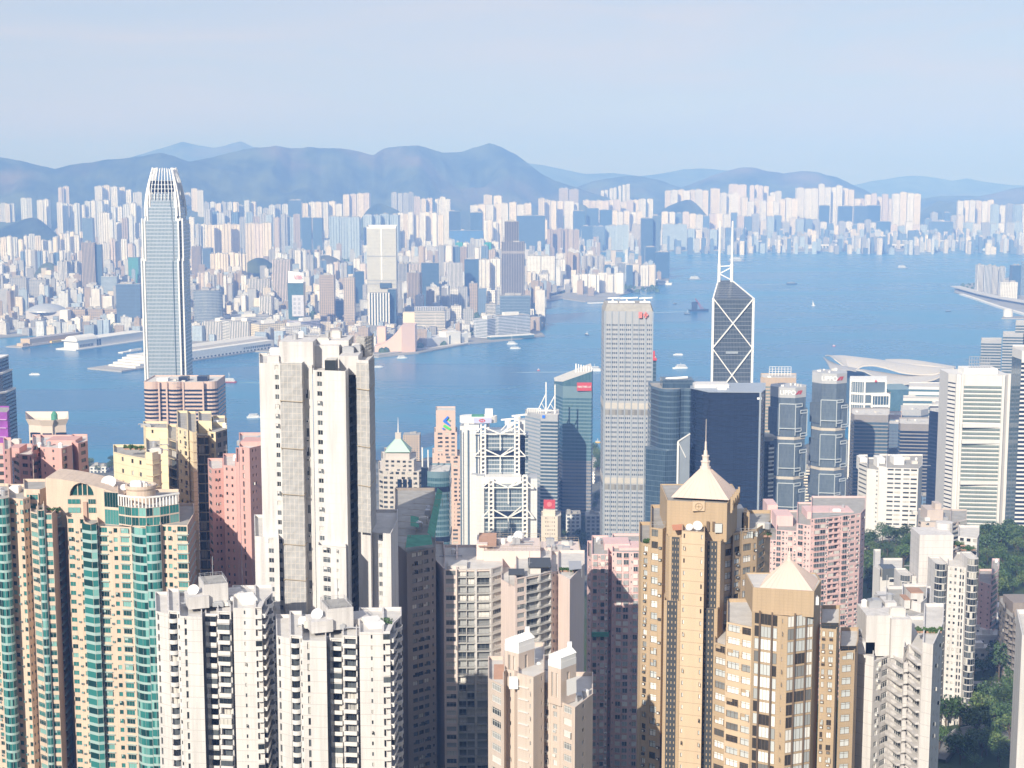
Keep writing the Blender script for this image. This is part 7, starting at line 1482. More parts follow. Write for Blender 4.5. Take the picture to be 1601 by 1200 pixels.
# --- twin octagonal towers with clinging bays
lp = curtain('twin_tower_glass', (.13, .175, .23), (.27, .33, .40), 1.7, 3.9, (.05, .05), (.12, .16, .2), rough=.08, metal=.45); edge_m = plain('pale_edge', (.52, .57, .6), .4, .2)
def twin(label, px0, px1, yt, Y, cuts, letters):
    T = office('glass_tower', label, [(px0, Y), (px1, Y)], yt, Y, group='twin glass towers with clinging bays', mats=dict(wall=lp, roof=rooflight)); z = topz(yt, Y); x0, x1 = xat(px0, z, Y), xat(px1, z, Y); w = (x1 - x0) / 2 * .93; c = ((x0 + x1) / 2, Y + w)
    oct_ = lambda r, t0=-.2: [(c[0] + r * math.cos(t0 - math.pi / 2 - math.pi / 8 + k * math.pi / 4), c[1] + r * math.sin(t0 - math.pi / 2 - math.pi / 8 + k * math.pi / 4)) for k in range(8)]
    O = oct_(w); mb = MB(); zr = topz(yt + 16, Y); mb.prism(O, T.zb, zr, 0, 0); T.part('glass_shaft', mb, lp); mb = MB(); mb.prism(oct_(w * 1.01), zr, z, 0, 0, True); T.part('roof_band', mb, plain('grey_cladding', (.42, .43, .45), .6)); T.clutter(O, z, 6); T.clutter(O, z, 5)
    zc = (z + zr) / 2; a, b = oct_(w * 1.01)[0], oct_(w * 1.01)[1]; d = Vector((b[0] - a[0], b[1] - a[1])); m = Vector(((a[0] + b[0]) / 2, (a[1] + b[1]) / 2, zc)); lettering(T, 'LIPPO', m, d, 6.0, sign_w); L_ = d.length
    a2, b2 = b, oct_(w * 1.01)[2]; d2 = Vector((b2[0] - a2[0], b2[1] - a2[1])); m2 = Vector((lerp(a2[0], b2[0], .3), lerp(a2[1], b2[1], .3), zc)); emblem(T, [[(-4, -1.8), (-1.2, -1.8), (2.6, 1.8), (-.2, 1.8)], [(.4, -1.8), (3, -1.8), (5, 1.8), (2.8, 1.8)]], m2, d2, sign_r)
    R_ = random.Random(3)
    for ya, yb in zip(cuts, cuts[1:]):   # each storey group: main drum plus hooked bays
        za, zb_ = topz(ya, Y) - 2, topz(yb, Y) + 6
        if zb_ < T.zb: zb_ = T.zb
        mb = MB(); B = oct_(w * 1.1); mb.prism([B[0], B[1], (lerp(B[1][0], B[2][0], .35), lerp(B[1][1], B[2][1], .35)), (lerp(O[1][0], O[2][0], .35), lerp(O[1][1], O[2][1], .35)), O[1], O[0]], lerp(za, zb_, .78), lerp(za, zb_, .0), 0, 0, True); T.part('glass_bay', mb, lp)
        mb = MB(); mb.prism([B[2], B[3], O[3], O[2], (lerp(O[1][0], O[2][0], .62), lerp(O[1][1], O[2][1], .62)), (lerp(B[1][0], B[2][0], .62), lerp(B[1][1], B[2][1], .62))][::1], lerp(za, zb_, .95), lerp(za, zb_, .22), 0, 0, True); T.part('glass_bay', mb, lp)
        mb = MB(); mb.prism([B[7], B[0], O[0], O[7]], lerp(za, zb_, .9), lerp(za, zb_, .15), 0, 0, True); T.part('glass_bay', mb, lp)
        for za_, zb2, q0, q1 in ((.0, .22, .0, .55), (.22, .1, .42, 1.0), (.78, .95, .0, .5), (.95, .8, .45, 1.0)):
            p, q = B[1], B[2]; P0 = (lerp(p[0], q[0], q0), lerp(p[1], q[1], q0)); P1 = (lerp(p[0], q[0], q1), lerp(p[1], q[1], q1)); k1 = lerp(za, zb_, za_); k2 = k1 - (za - zb_) * .09; mb = MB(); nr = Vector((q[1] - p[1], -(q[0] - p[0]))).normalized() * .25
            for kk in (k1, k2): mb.beam((P0[0] + nr.x, P0[1] + nr.y, kk), (P1[0] + nr.x, P1[1] + nr.y, kk), .9, 1.0)
            mb.beam((P0[0] + nr.x, P0[1] + nr.y, k1), (P0[0] + nr.x, P0[1] + nr.y, k2), .7, .7); mb.beam((P1[0] + nr.x, P1[1] + nr.y, k1), (P1[0] + nr.x, P1[1] + nr.y, k2), .7, .7); T.part('hook_frame', mb, edge_m)
        for k in (.0, .78): 
            mb = MB(); kk = lerp(za, zb_, k); mb.beam((B[0][0], B[0][1] - .2, kk), (B[1][0], B[1][1] - .2, kk), .6, .8); T.part('edge_strip', mb, edge_m)
        mb = MB(); mb.beam((B[1][0], B[1][1] - .2, za), (B[1][0], B[1][1] - .2, zb_), .7, .7); mb.beam((B[0][0], B[0][1] - .2, za), (B[0][0], B[0][1] - .2, zb_), .7, .7); mb.beam((B[2][0], B[2][1] - .2, lerp(za, zb_, .22)), (B[2][0], B[2][1] - .2, lerp(za, zb_, .95)), .6, .6); T.part('edge_strip', mb, edge_m)
        mb = MB(); mb.prism(oct_(w * 1.015), topz(yb, Y) + 1.5, topz(yb, Y) + 4.2, 0, 0, True); T.part('refuge_floor', mb, plain('pale_ledge', (.52, .47, .4), .7))
    for dx in (-.15, .3): mb = MB(); mb.tube((c[0] + w * dx, c[1] - w * 1.15, T.zb - 2), (c[0] + w * dx, c[1] - w * 1.15, topz(cuts[-1], Y) - 3), 1.3, 8); T.part('column', mb, white_p)
    T.finish()
twin('left of two octagonal glass towers with white letters, the lower one', 1206, 1270, 606, 1480, (628, 690, 752, 812), 1); twin('right of two octagonal glass towers with white letters, the taller one', 1272, 1334, 584, 1490, (622, 676, 738, 788), 1)
# --- dark blocks to their right
def simple(label, chain, yt, Y, band, wallm, fl=3.9, v0=.25, v1=.9, back=None, cl=4, name='office_block', group=None, topgap=6):
    T = office(name, label, chain, yt, Y, mats=dict(wall=wallm, roof=rooflight), group=group); T.shaft(chain, yt, yY=Y, back=back, band=band, fl=fl, v0=v0, v1=v1, clutter=cl, topgap=topgap, par=1.5); T.finish(); return T
simple('brown capped dark blue block right of the twin glass towers', [(1330, 1655), (1336, 1640), (1389, 1636), (1391, 1645)], 648, 1640, CW_BLUE, spand_gr, back=1690)
simple('small blue banded block between two brown capped dark blocks', [(1386, 1800), (1408, 1796)], 662, 1798, CW_DUSK, spand_b, back=1830, cl=2)
simple('brown capped dark block left of the slim navy tower', [(1405, 1700), (1408, 1690), (1452, 1686), (1455, 1696)], 662, 1690, CW_NAVY, spand_gr, back=1735)
simple('slim navy tower with one pale edge left of the white banded tower', [(1453, 1560), (1470, 1548), (1482, 1552)], 644, 1550, CW_NAVY, spand_n, back=1590, cl=2)
simple('light block with flat roof between navy tower and white banded tower', [(1457, 1640), (1490, 1640)], 632, 1640, CW_DUSK, spand_w, back=1670, cl=3)
# white framed block
T = office('office_block', 'white framed block of stacked glass boxes with a roof garden', [(1332, 1900), (1391, 1900)], 594, 1900, mats=dict(wall=CW_BLUE, roof=rooflight)); P1, z1 = T.shaft([(1330, 1905), (1352, 1898), (1385, 1900)], 595, yY=1900, back=1935, par=.8); 
mb = MB(); P2 = [(xat(1364, z1, 1893), 1893), (xat(1391, z1, 1892), 1892), (xat(1392, z1, 1896), 1930), (xat(1364, z1, 1893), 1930)]; z2 = topz(617, 1893); mb.prism(P2, T.zb, z2, 0, 0); T.part('glass_block', mb, CW_BLUE)
def slabs(P, zs, m=white_p):
    for zz in zs: mb = MB(); mb.prism(inset(P, -1.0), zz - 1.4, zz + 1.2, 0, 0, True); T.part('white_slab', mb, m)
slabs(P1, [z1, topz(615, 1900), topz(631, 1900), topz(646, 1900)]); slabs(P2, [z2, topz(634, 1893), topz(650, 1893)])
for P, zz in ((P1, z1), (P2, z2)):
    for p in P[:3]: T.vbar((p[0], p[1] - .6), T.zb, zz, 1.9, white_p)
    for i in range(7): q = i / 6; T.vbar((lerp(P[0][0], P[1][0], q), lerp(P[0][1], P[1][1], q) - .4), T.zb, zz, .4, white_p, 'fin')
c = at(1374, 589, 1899); emblem(T, [[(0, 1.7), (-1.8, 0), (0, -1.7), (1.8, 0)]], (c.x - 4, 1896.6, z1 + .1), (1, 0), sign_r); T.finish()
for i in range(4): p = at(1370 + i * 6, 615, 1905); shrub(p.x, 1904, z2 + .8, 3.2, 'green roof garden bush on the white framed block')
# --- convention hall with winged roofs on the waterfront
Yh = 2620
T = office('exhibition_hall', 'waterfront hall with sweeping pale wing shaped roofs', [(1300, Yh), (1480, Yh)], 590, Yh, mats=dict(wall=CW_TEAL, roof=rooflight)); wing = plain('wing_roof', (.58, .545, .50), .45, .15, var=.05); wing2 = plain('wing_roof_grey', (.42, .41, .405), .45, .15, var=.05)
def wingsurf(front, rear, Yf_, Yr, n=26, th=2.2, mat=wing, hump=6):
    """a lofted shell between a near edge and a far edge given by pixels; thick, curved across"""
    mb = MB(); m = 8; top = []
    for i in range(n + 1):
        t = i / n; a = interp([(k / (len(front) - 1), p[0]) for k, p in enumerate(front)], t), interp([(k / (len(front) - 1), p[1]) for k, p in enumerate(front)], t); b = interp([(k / (len(rear) - 1), p[0]) for k, p in enumerate(rear)], t), interp([(k / (len(rear) - 1), p[1]) for k, p in enumerate(rear)], t)
        A, B = at(*a, Yf_), at(*b, Yr); top.append([A.lerp(B, j / m) + Vector((0, 0, hump * math.sin(math.pi * j / m))) for j in range(m + 1)])
    for i in range(n):
        for j in range(m):
            q = [top[i][j], top[i + 1][j], top[i + 1][j + 1], top[i][j + 1]]; mb.face(q); mb.face([v - Vector((0, 0, th)) for v in reversed(q)])
        for j in (0, m): a, b = (top[i][j], top[i + 1][j]); mb.face([a - Vector((0, 0, th)), b - Vector((0, 0, th)), b, a] if j == 0 else [b - Vector((0, 0, th)), a - Vector((0, 0, th)), a, b])
    for i in (0, n):
        for j in range(m): a, b = top[i][j], top[i][j + 1]; mb.face([a, b, b - Vector((0, 0, th)), a - Vector((0, 0, th))])
    T.part('roof_wing', mb, mat, True)
wingsurf([(1338, 577), (1350, 579), (1368, 588), (1386, 598), (1410, 600), (1440, 597), (1462, 592), (1475, 585)], [(1338, 577), (1350, 577), (1372, 580), (1396, 584), (1420, 586), (1446, 586), (1460, 585), (1476, 584)], Yh - 40, Yh + 20, hump=1)
wingsurf([(1300, 580), (1312, 578), (1328, 577), (1348, 581), (1366, 590)], [(1287, 557), (1296, 563), (1310, 570), (1332, 574), (1350, 577)], Yh - 30, Yh + 40, mat=wing2, hump=2)
wingsurf([(1304, 560), (1326, 576), (1338, 577), (1348, 571), (1366, 570), (1388, 575), (1410, 582), (1440, 585), (1462, 584), (1492, 575)], [(1290, 555), (1318, 555), (1345, 558), (1372, 561), (1396, 565), (1416, 568), (1440, 570), (1462, 572), (1480, 574), (1493, 574.5)], Yh + 10, Yh + 70, hump=3)
wingsurf([(1384, 564), (1402, 567), (1420, 569), (1444, 570), (1470, 573), (1494, 575)], [(1384, 563), (1400, 561), (1420, 561), (1446, 565), (1472, 570), (1494, 574.6)], Yh + 60, Yh + 110, hump=3)
zz = topz(598, Yh); mb = MB(); mb.box(xat(1345, zz, Yh), xat(1480, zz, Yh), Yh - 30, Yh + 70, 3, topz(603, Yh)); T.part('glass_hall', mb, CW_BLUE); mb = MB(); mb.box(xat(1306, zz, Yh), xat(1352, zz, Yh), Yh - 5, Yh + 40, 3, topz(581, Yh)); T.part('glass_hall', mb, CW_BLUE)
mb = MB(); mb.box(xat(1384, zz, Yh - 90), xat(1422, zz, Yh - 90), Yh - 110, Yh - 40, 3, topz(606, Yh - 90)); T.part('glass_hall', mb, CW_TEAL); T.finish()
T = office('exhibition_hall', 'long white terraced annex in front of the winged hall', [(1420, 2380), (1490, 2380)], 603, 2380, mats=dict(wall=spand_w, roof=rooflight)); T.shaft([(1421, 2380), (1492, 2372)], 604, yY=2380, back=2430, band=CW_TEAL, fl=9, v0=.3, v1=.7, front=(0,)); T.shaft([(1412, 2350), (1492, 2344)], 622, yY=2350, back=2379, band=CW_TEAL, fl=9, v0=.3, v1=.72, front=(0,)); T.finish()
simple('low grey hall with a barrel roof in front of the annex', [(1408, 2050), (1440, 2046), (1452, 2060)], 640, 2050, CW_DUSK, spand_g, back=2090, cl=3)
simple('low pale block with pink roofs left of the barrel roof hall', [(1386, 2000), (1410, 1998)], 648, 2000, CW_DUSK, spand_rose, back=2030, cl=3)
# --- white banded tower, right edge towers
T = office('office_tower', 'tall white tower with pale green window bands and a lattice crown', [(1484, 1350), (1578, 1350)], 584, 1350, mats=dict(wall=spand_w, roof=rooflight)); z = topz(586, 1350); P = [(xat(1483, z, 1362), 1362), (xat(1497, z, 1352), 1352), (xat(1505, z, 1350), 1350), (xat(1569, z, 1346), 1346), (xat(1578, z, 1352), 1352), (xat(1578, z, 1352), 1392), (xat(1484, z, 1362), 1392)]
T.w.prism(P, T.zb, z, 0, 0); T.bands([P[2], P[3], (P[3][0], 1380), (P[2][0], 1380)], T.zb, z - 8, 3.75, CW_GREEN, .1, .62, .1, front=(0,)); T.bands([P[2], P[3], (P[3][0], 1380), (P[2][0], 1380)], T.zb, z - 8, 3.75, CW_NAVY, .0, .09, .1, front=(0,), name='dark_strip'); T.bands(P, T.zb, z - 6, 3.75, CW_NAVY, .3, .6, .05, front=(0,))  # thin navy strip at the foot of each storey
for yy in (665, 690, 754): mb = MB(); zz = topz(yy, 1347); mb.box(P[2][0] + .5, P[3][0] - .5, 1345.5, 1352, zz - 1.6, zz + 1.4); T.part('refuge_floor', mb, spand_w)
for p in (P[1], P[2], P[3], P[4]): T.vbar((p[0], p[1] - .3), T.zb, z + .6, 2.2, spand_w)
blk('plant_room', 1508, 1560, 1358, 1378, 576, white_p, 588); zz = topz(576, 1360); mb = MB(); x0, x1 = xat(1515, zz, 1362), xat(1547, zz, 1362)
for i in range(9): x = lerp(x0, x1, i / 8); mb.beam((x, 1362, zz - 2), (x, 1362, topz(557, 1362)), .4, .4)
for i in range(4): k = lerp(zz + 1, topz(557, 1362), i / 3); mb.beam((x0, 1362, k), (x1, 1362, k), .4, .4)
T.part('lattice_crown', mb, steel); T.finish()
T = office('office_tower', 'white striped tower with a navy glass side cut by the right edge', [(1586, 1300), (1640, 1300)], 548, 1300, mats=dict(wall=spand_w, roof=rooflight)); P, z = T.shaft([(1583, 1325), (1598, 1300), (1650, 1298)], 548, yY=1300, back=1345, band=None); T.bands(P, T.zb, topz(566, 1300), 3.7, CW_NAVY, .35, .9, .06, front=(1,)); T.bands(P, T.zb, topz(562, 1300), 3.7, CW_BLUE, .0, 1.0, .06, front=(0,)); T.finish()
for lb, ch, yt, Y in (('grey banded tower farthest right behind the white banded tower', [(1588, 2180), (1640, 2178)], 504, 2180), ('grey banded tower with steps behind the white banded tower', [(1568, 2150), (1600, 2146)], 522, 2150), ('lower grey banded tower left of the stepped grey pair', [(1534, 2200), (1566, 2196)], 532, 2200)):
    simple(lb, ch, yt, Y, CW_BLUE, spand_g, fl=4.0, v0=.35, v1=.85, back=Y + 40, cl=2, name='office_tower', group='grey banded towers at the right', topgap=2)
# --- white slab flats and tan block by the park
T = office('apartment_tower', 'white slab block with dark slot windows beside the park', [(1342, 1080), (1442, 1080)], 728, 1080, cat='building', mats=dict(wall=wall('white_slab', (.66, .64, .615), 0, .12), glass=GL_DARK, frame=frame_d, roof=roofgrey)); T.fl = 3.2; sl_ = 'L'; SPEC['H'] = dict(mu=.06, v0=.42, v1=.8, parts=[('window', 'win')], mull=2)
T.block([(1342, 1100), (1356, 1086)], 722, ['H'], back=1130, fl=3.2); T.block([(1356, 1085), (1374, 1079)], 732, ['.:2 s:.8'], back=1128, fl=3.2); T.block([(1374, 1080), (1386, 1076)], 728, ['.:1'], back=1126); T.block([(1386, 1073), (1436, 1070), (1442, 1084)], 731, ['.:.2 H:1.6 .:.12 H:1.6 .:.4 H:1.6 .:.12 H:1.6 .:.2', ''], back=1126, clutter=4, fl=3.2)
for a, b, Y0_, yt in ((1398, 1414, 1090, 715), (1372, 1384, 1094, 716), (1345, 1356, 1104, 716)): blk('plant_room', a, b, Y0_, Y0_ + 12, yt, white_p, 736)
T.finish()
T = office('apartment_tower', 'stepped tan grey block in front of the white banded tower', [(1436, 960), (1510, 960)], 812, 960, cat='building', mats=dict(wall=wall('tan_render', (.5, .43, .39), 0, .15), glass=GL_DARK, frame=frame_d, balc=m_grey, roof=roofgrey)); T.block([(1435, 966), (1440, 960), (1486, 956)], 812, ['w', '.:1 w:.8 .:2 s:.6 .:2'], back=1000, clutter=3); T.block([(1486, 958), (1511, 970)], 818, ['b:1.2 .:.2 b:1.2'], back=1000); blk('plant_room', 1450, 1475, 968, 984, 797, T.m['wall'], 815); blk('plant_room', 1462, 1472, 970, 978, 787, T.m['wall'], 800); T.finish()
# --- podiums and low blocks that fill the streets between the towers
LOW = random.Random(11); LOWN = {}; LOWS = []; COLN = dict(white='white', cream='cream', grey='grey', blue='blue', pale='pale grey', tan='tan')
MARKS = [(n_, xat(px_, 60, Y_), Y_) for n_, px_, Y_ in (('silver tower', 258, 1700), ('copper roofed block', 625, 1150), ('teal banded tower', 680, 1090), ('emblem tower', 700, 1420), ('truss tower', 775, 1380), ('slogan sign tower', 895, 1720), ('triangular mast tower', 848, 1640), ('old stone bank', 862, 1330), ('gridded slab', 983, 1310), ('braced tower', 1145, 1400), ('curved dark glass tower', 1050, 1120), ('navy block', 1138, 1100), ('tan lattice sign tower', 1218, 1800), ('left lettered twin', 1238, 1480), ('right lettered twin', 1303, 1490), ('white framed block', 1360, 1900), ('barrel roof hall', 1430, 2050), ('white banded tower', 1530, 1350), ('white slab flats', 1392, 1080), ('straw tower', 290, 600), ('scaffolded tower', 490, 476))]
def low(px0, px1, Y, h, col, d=22):
    zb = isle((px0 + px1) / 2 * 0 + xat((px0 + px1) / 2, 10, Y), Y) - 1; z1 = zb + 1 + h; x0, x1 = xat(px0, z1, Y), xat(px1, z1, Y); mb = MB(); mb.prism([(x0, Y), (x1, Y), (x1, Y + d), (x0, Y + d)], 0, h + 1, 0, 1)
    for _ in range(3): bx, by = lerp(x0, x1, LOW.uniform(.15, .8)), Y + d * LOW.uniform(.2, .8); mb.box(bx - 2, bx + 2, by - 1.5, by + 1.5, h + 1, h + 1 + LOW.uniform(2, 4), 1, 1, False)
    o = mb.build('podium_block', [LOW.choice([P_BAND, P_GRID, P_RES]), roofm], None, ((x0 + x1) / 2, Y, 0)); o.location = ((x0 + x1) / 2, Y, zb); c = FC[col]; o.color = (*c, 1)
    b_ = min(MARKS, key=lambda q: (q[1] - (x0 + x1) / 2) ** 2 + (q[2] - Y) ** 2)[0]; key = (col, b_); LOWN[key] = LOWN.get(key, -1) + 1
    tag(o, f'{ORD[LOWN[key]]} {COLN[col]} low block out from the foot of the {b_}', 'building', 'low blocks between the near office towers'); LOWS.append(o)
for Y in (1180, 1270, 1360, 1450, 1540, 1630, 1730, 1830, 1950, 2050):
    px = 560 if Y > 1250 else 600
    while px < 1600:
        w = LOW.uniform(14, 34); 
        if LOW.random() < .62 and not (880 < px + w / 2 < 946 and Y < 1600) and not (px > 1325 and Y < 1400): low(px, px + w, Y + LOW.uniform(-20, 20), LOW.uniform(12, 52), LOW.choice(['white', 'cream', 'grey', 'blue', 'pale', 'tan']))
        px += w + LOW.uniform(4, 14)
for px, Y, h, c in ((150, 1700, 12, 'pale'), (176, 1900, 18, 'white'), (160, 1560, 26, 'white'), (372, 1500, 60, 'tan'), (390, 1600, 46, 'pale'), (590, 1250, 60, 'cream'), (608, 1050, 78, 'grey'), (140, 2020, 8, 'pale')): low(px, px + 26, Y, h, c)
# ------------------------------------------------------------ waterfront across the harbour
whiteb = plain('waterfront_white', (.74, .72, .69), .6); deck = plain('pier_deck', (.36, .35, .34), .9); tanb = plain('pier_tan', (.5, .40, .29), .8); yellowb = plain('pier_yellow', (.72, .50, .12), .7)
creamb = plain('hotel_cream', (.74, .64, .48), .7); rosetile = plain('rose_tile_hall', (.66, .48, .41), .7, var=.05); domew = plain('dome_pale', (.62, .6, .57), .5)
class Spot:                              # a thing whose parts are given in world coordinates
    def __init__(s, name, label, cat, org, group=None): s.org = tuple(org); s.root = empty(name, s.org, label, cat, group)
    def part(s, name, mb, mat, smooth=False): return mb.build(name, mat, s.root, s.org, smooth)
def strip(px0, py0, px1, py1, z=3.0): a, b = gnd(px0, py0, z), gnd(px1, py1, z); return Vector((a.x, a.y)), Vector((b.x, b.y))
def bar(S, nm, a, b, depth, z0, z1, mat, grow=0):
    """long block whose near foot runs from a to b"""
    d = (b - a).normalized(); nr = Vector((-d.y, d.x)); mb = MB(); P = [a - d * grow, b + d * grow, b + d * grow + nr * depth, a - d * grow + nr * depth]; mb.prism([tuple(p) for p in P], z0, z1, 0, len(mat) - 1 if isinstance(mat, list) else 0, True); S.part(nm, mb, mat); return P
def row_windows(S, a, b, z0, z1, n, w, mat, off=.4, nm='window'):
    d = (b - a).normalized(); nr = Vector((d.y, -d.x))
    for i in range(n):
        c = a.lerp(b, (i + .5) / n) + nr * off; mb = MB(); p, q = c - d * w / 2, c + d * w / 2; mb.prism([tuple(p), tuple(q), tuple(q - nr * .5), tuple(p - nr * .5)], z0, z1, 0); S.part(nm, mb, mat)
glz = plain('waterfront_glass', (.06, .10, .15), .25)
# long white ocean pier with a stepped bow
a, b = strip(190, 581, 428, 545, 1); S = Spot('pier_terminal', 'long white pier terminal with a terraced bow beside the tall silver tower', 'pier', (a.x, a.y, 0)); d = (b - a).normalized(); nr = Vector((-d.y, d.x))
bar(S, 'deck', a, b, 95, -4, 3, deck); a1 = a + d * 45 + nr * 6; bar(S, 'hall', a1 + d * 60, b, 75, 3, 21, whiteb)
for i in range(5): bar(S, 'terrace', a1 + d * (i * 13), a1 + d * 62, 75, 3 + i * 3.7, 3 + i * 3.7 + 3.2, whiteb)
bar(S, 'upper_hall', a1 + d * 110 + nr * 18, b + nr * 18, 45, 21, 27, plain('pier_roof', (.6, .58, .55), .8)); row_windows(S, a1 + d * 150, b - d * 10, 9, 14, 44, 3.6, glz); row_windows(S, a1 + d * 80, b, 3.4, 6.5, 30, 6, glz)
# white ferry terminal with the rounded end
a, b = strip(119, 547.5, 232, 531, 1); S = Spot('pier_terminal', 'white ferry terminal with a rounded seaward end at the left', 'pier', (a.x, a.y, 0)); d = (b - a).normalized(); nr = Vector((-d.y, d.x)); bar(S, 'deck', a, b, 60, -4, 2.5, whiteb); a1 = a + d * 16 + nr * 8
bar(S, 'hall', a1, b + nr * 8, 42, 2.5, 19, whiteb); bar(S, 'roof_edge', a1 - d * 6 + nr * -2, b + nr * 6, 46, 19, 21.5, whiteb); mb = MB(); a2, b2 = a1 + nr * 21, a1 + d * 66 + nr * 21
for i in range(12):
    t0, t1 = math.pi * i / 12, math.pi * (i + 1) / 12; f = lambda p, t: (p.x - nr.x * 17 * math.cos(t), p.y - nr.y * 17 * math.cos(t), 21.5 + 9 * math.sin(t)); mb.face([f(a2, t0), f(b2, t0), f(b2, t1), f(a2, t1)])
mb.face([(a2.x - nr.x * 17 * math.cos(math.pi * i / 12), a2.y - nr.y * 17 * math.cos(math.pi * i / 12), 21.5 + 9 * math.sin(math.pi * i / 12)) for i in range(13)][::-1]); mb.face([(b2.x - nr.x * 17 * math.cos(math.pi * i / 12), b2.y - nr.y * 17 * math.cos(math.pi * i / 12), 21.5 + 9 * math.sin(math.pi * i / 12)) for i in range(13)]); S.part('vault_roof', mb, whiteb); row_windows(S, a1 + d * 4, a1 + d * 50, 5, 11, 9, 3, glz); row_windows(S, a1 + d * 60, a1 + d * 76, 4, 18, 2, 6, glz)
# brown warehouse pier
a, b = strip(34, 543.5, 130, 530, 1); S = Spot('pier_terminal', 'brown warehouse pier with a yellow quay edge at the far left', 'pier', (a.x, a.y, 0)); d = (b - a).normalized(); nr = Vector((-d.y, d.x)); bar(S, 'deck', a, b, 48, -4, 2.5, deck); bar(S, 'shed', a + d * 36 + nr * 9, b + nr * 9, 28, 2.5, 17, [tanb, plain('shed_roof', (.33, .31, .32), .8)]); bar(S, 'end_room', a + d * 12 + nr * 8, a + d * 30 + nr * 8, 18, 2.5, 9, tanb); bar(S, 'yellow_edge', a + d * 98 + nr * .5, b - d * 4 + nr * .5, 6, 2.5, 7, yellowb); row_windows(S, a + d * 42 + nr * 8.6, a + d * 96 + nr * 8.6, 3, 6.5, 12, 2.4, whiteb)
a, b = strip(192, 551.5, 222, 547, 1); S = Spot('jetty', 'short pale jetty left of the tall silver tower', 'pier', (a.x, a.y, 0)); bar(S, 'deck', a, b, 14, -3, 2.2, whiteb); bar(S, 'shelter', a + (b - a) * .4 + Vector((0, 4)), b + Vector((0, 4)), 6, 2.2, 5, whiteb)
# domed hall on the left
g = gnd(74, 510, 3); Yd = g.y; S = Spot('domed_hall', 'silver hall under a shallow dome with a pointed dark window', 'building', g); zz = topz(486, Yd); mb = MB(); x0, x1 = xat(40, zz, Yd), xat(94, zz, Yd); mb.prism([(x0, Yd), (x1, Yd), (x1, Yd + 70), (x0, Yd + 70)], 2, zz, 0); S.part('wall', mb, plain('silver_clad', (.5, .485, .5), .5, .2)); mb = MB(); cx = (x0 + x1) / 2; R = (x1 - x0) / 2 * 1.12
mb.lathe((cx, Yd + 35), [(R * 1.02, zz - 3), (R, zz), (R * .86, zz + 6), (R * .6, zz + 12), (R * .3, zz + 15.5), (0, zz + 16.5)], 28); S.part('dome', mb, plain('silver_dome', (.42, .44, .48), .45, .2), True)
mb = MB(); xm = xat(63, zz, Yd); mb.face([(xm - 10, Yd - .6, zz - 1), (xm, Yd - .6, zz - 15), (xm + 10, Yd - .6, zz - 1)][::1]); S.part('window', mb, glz); mb = MB(); mb.box(x1, x1 + 20, Yd - 4, Yd + 30, 2, zz + 2); S.part('white_wing', mb, whiteb)
# white hotels
def hotel(label, px0, px1, yb, yt, mat, dep=50, n=10, fl=8, kind='rib', group=None):
    a, b = strip(px0, yb, px1, yb - 3); S = Spot('hotel_block', label, 'building', (a.x, a.y, 3), group); zz = topz(yt, a.y); P = bar(S, 'wall', a, b, dep, 2, zz, [PAT[kind], roofm]); P[0]; S.root['label'] = label
    for ch in S.root.children: ch.color = (*mat, 1)
    d = (b - a).normalized(); nr = Vector((-d.y, d.x)); bar(S, 'roof_room', a.lerp(b, .25) + nr * 10, a.lerp(b, .7) + nr * 10, 14, zz, zz + 7, whiteb); return S
wc = (.78, .75, .71); cc_ = (.78, .68, .5)
hotel('white ribbed hotel wing close right of the oval glass tower', 347, 362, 533, 503, wc, group='white waterside hotels'); hotel('broad white curved hotel front above the long pier', 362, 398, 535, 502, wc, kind='band', group='white waterside hotels'); hotel('white ribbed hotel wing at the right end of the curved front', 390, 402, 536, 503, wc, group='white waterside hotels'); hotel('cream gridded hotel right of the white curved front', 406, 446, 538, 507, cc_, kind='grid', group='white waterside hotels'); hotel('white block partly hidden behind the scaffolded tower top', 446, 486, 537, 511, wc, kind='grid'); hotel('lilac roofed low block left of the tan wrapped towers', 470, 500, 530, 503, (.5, .47, .62), kind='band'); hotel('pale low white terrace behind the white hotels', 346, 425, 512, 497, (.62, .62, .64), dep=70, kind='band')
# tall broad white glass tower
def lmk(label, px0, px1, yt, Y, mat, yb=None, dep=40, name='tower_block', cat='tower', rot=0):
    S = Spot(name, label, cat, (at((px0 + px1) / 2, yt, Y).x, Y, 3)); zz = topz(yt, Y); x0, x1 = xat(px0, zz, Y), xat(px1, zz, Y); mb = MB(); mb.prism([(x0, Y), (x1, Y), (x1, Y + dep), (x0, Y + dep)], 2, zz, 0, 1); S.part('wall', mb, [mat, roofm]); S.x = (x0, x1); S.z = zz; S.Y = Y; return S
pearl = curtain('pearl_glass', (.24, .25, .24), (.5, .49, .44), 2.6, 3.6, (.2, .3), (.60, .58, .52), rough=.3, metal=0)
S = lmk('tall broad cream white glass tower in the middle of the far city', 573, 619, 357, 3980, pearl); x0, x1 = S.x
for yy in (400, 443, 438): mb = MB(); zz = topz(yy, 3980); mb.box(x0 - .6, x1 + .6, 3978.8, 3981, zz - 1.6, zz + 1.4); S.part('refuge_floor', mb, plain('refuge_grey', (.36, .37, .37), .7))  # refuge floors in one even grey
mb = MB(); zt = S.z; mb.face([(x0, 3980, zt), (x1, 3980, zt), (x1, 3980, zt + 5), ((x0 + x1) / 2, 3980, zt + 1), (x0, 3980, zt + 5)]); mb.face([(x1, 4020, zt), (x0, 4020, zt), (x0, 4020, zt + 8), (x1, 4020, zt + 8)]); mb.face([(x0, 4020, zt), (x0, 3980, zt), (x0, 3980, zt + 5), (x0, 4020, zt + 8)]); mb.face([(x1, 3980, zt), (x1, 4020, zt), (x1, 4020, zt + 8), (x1, 3980, zt + 5)]); S.part('roof_crown', mb, whiteb)
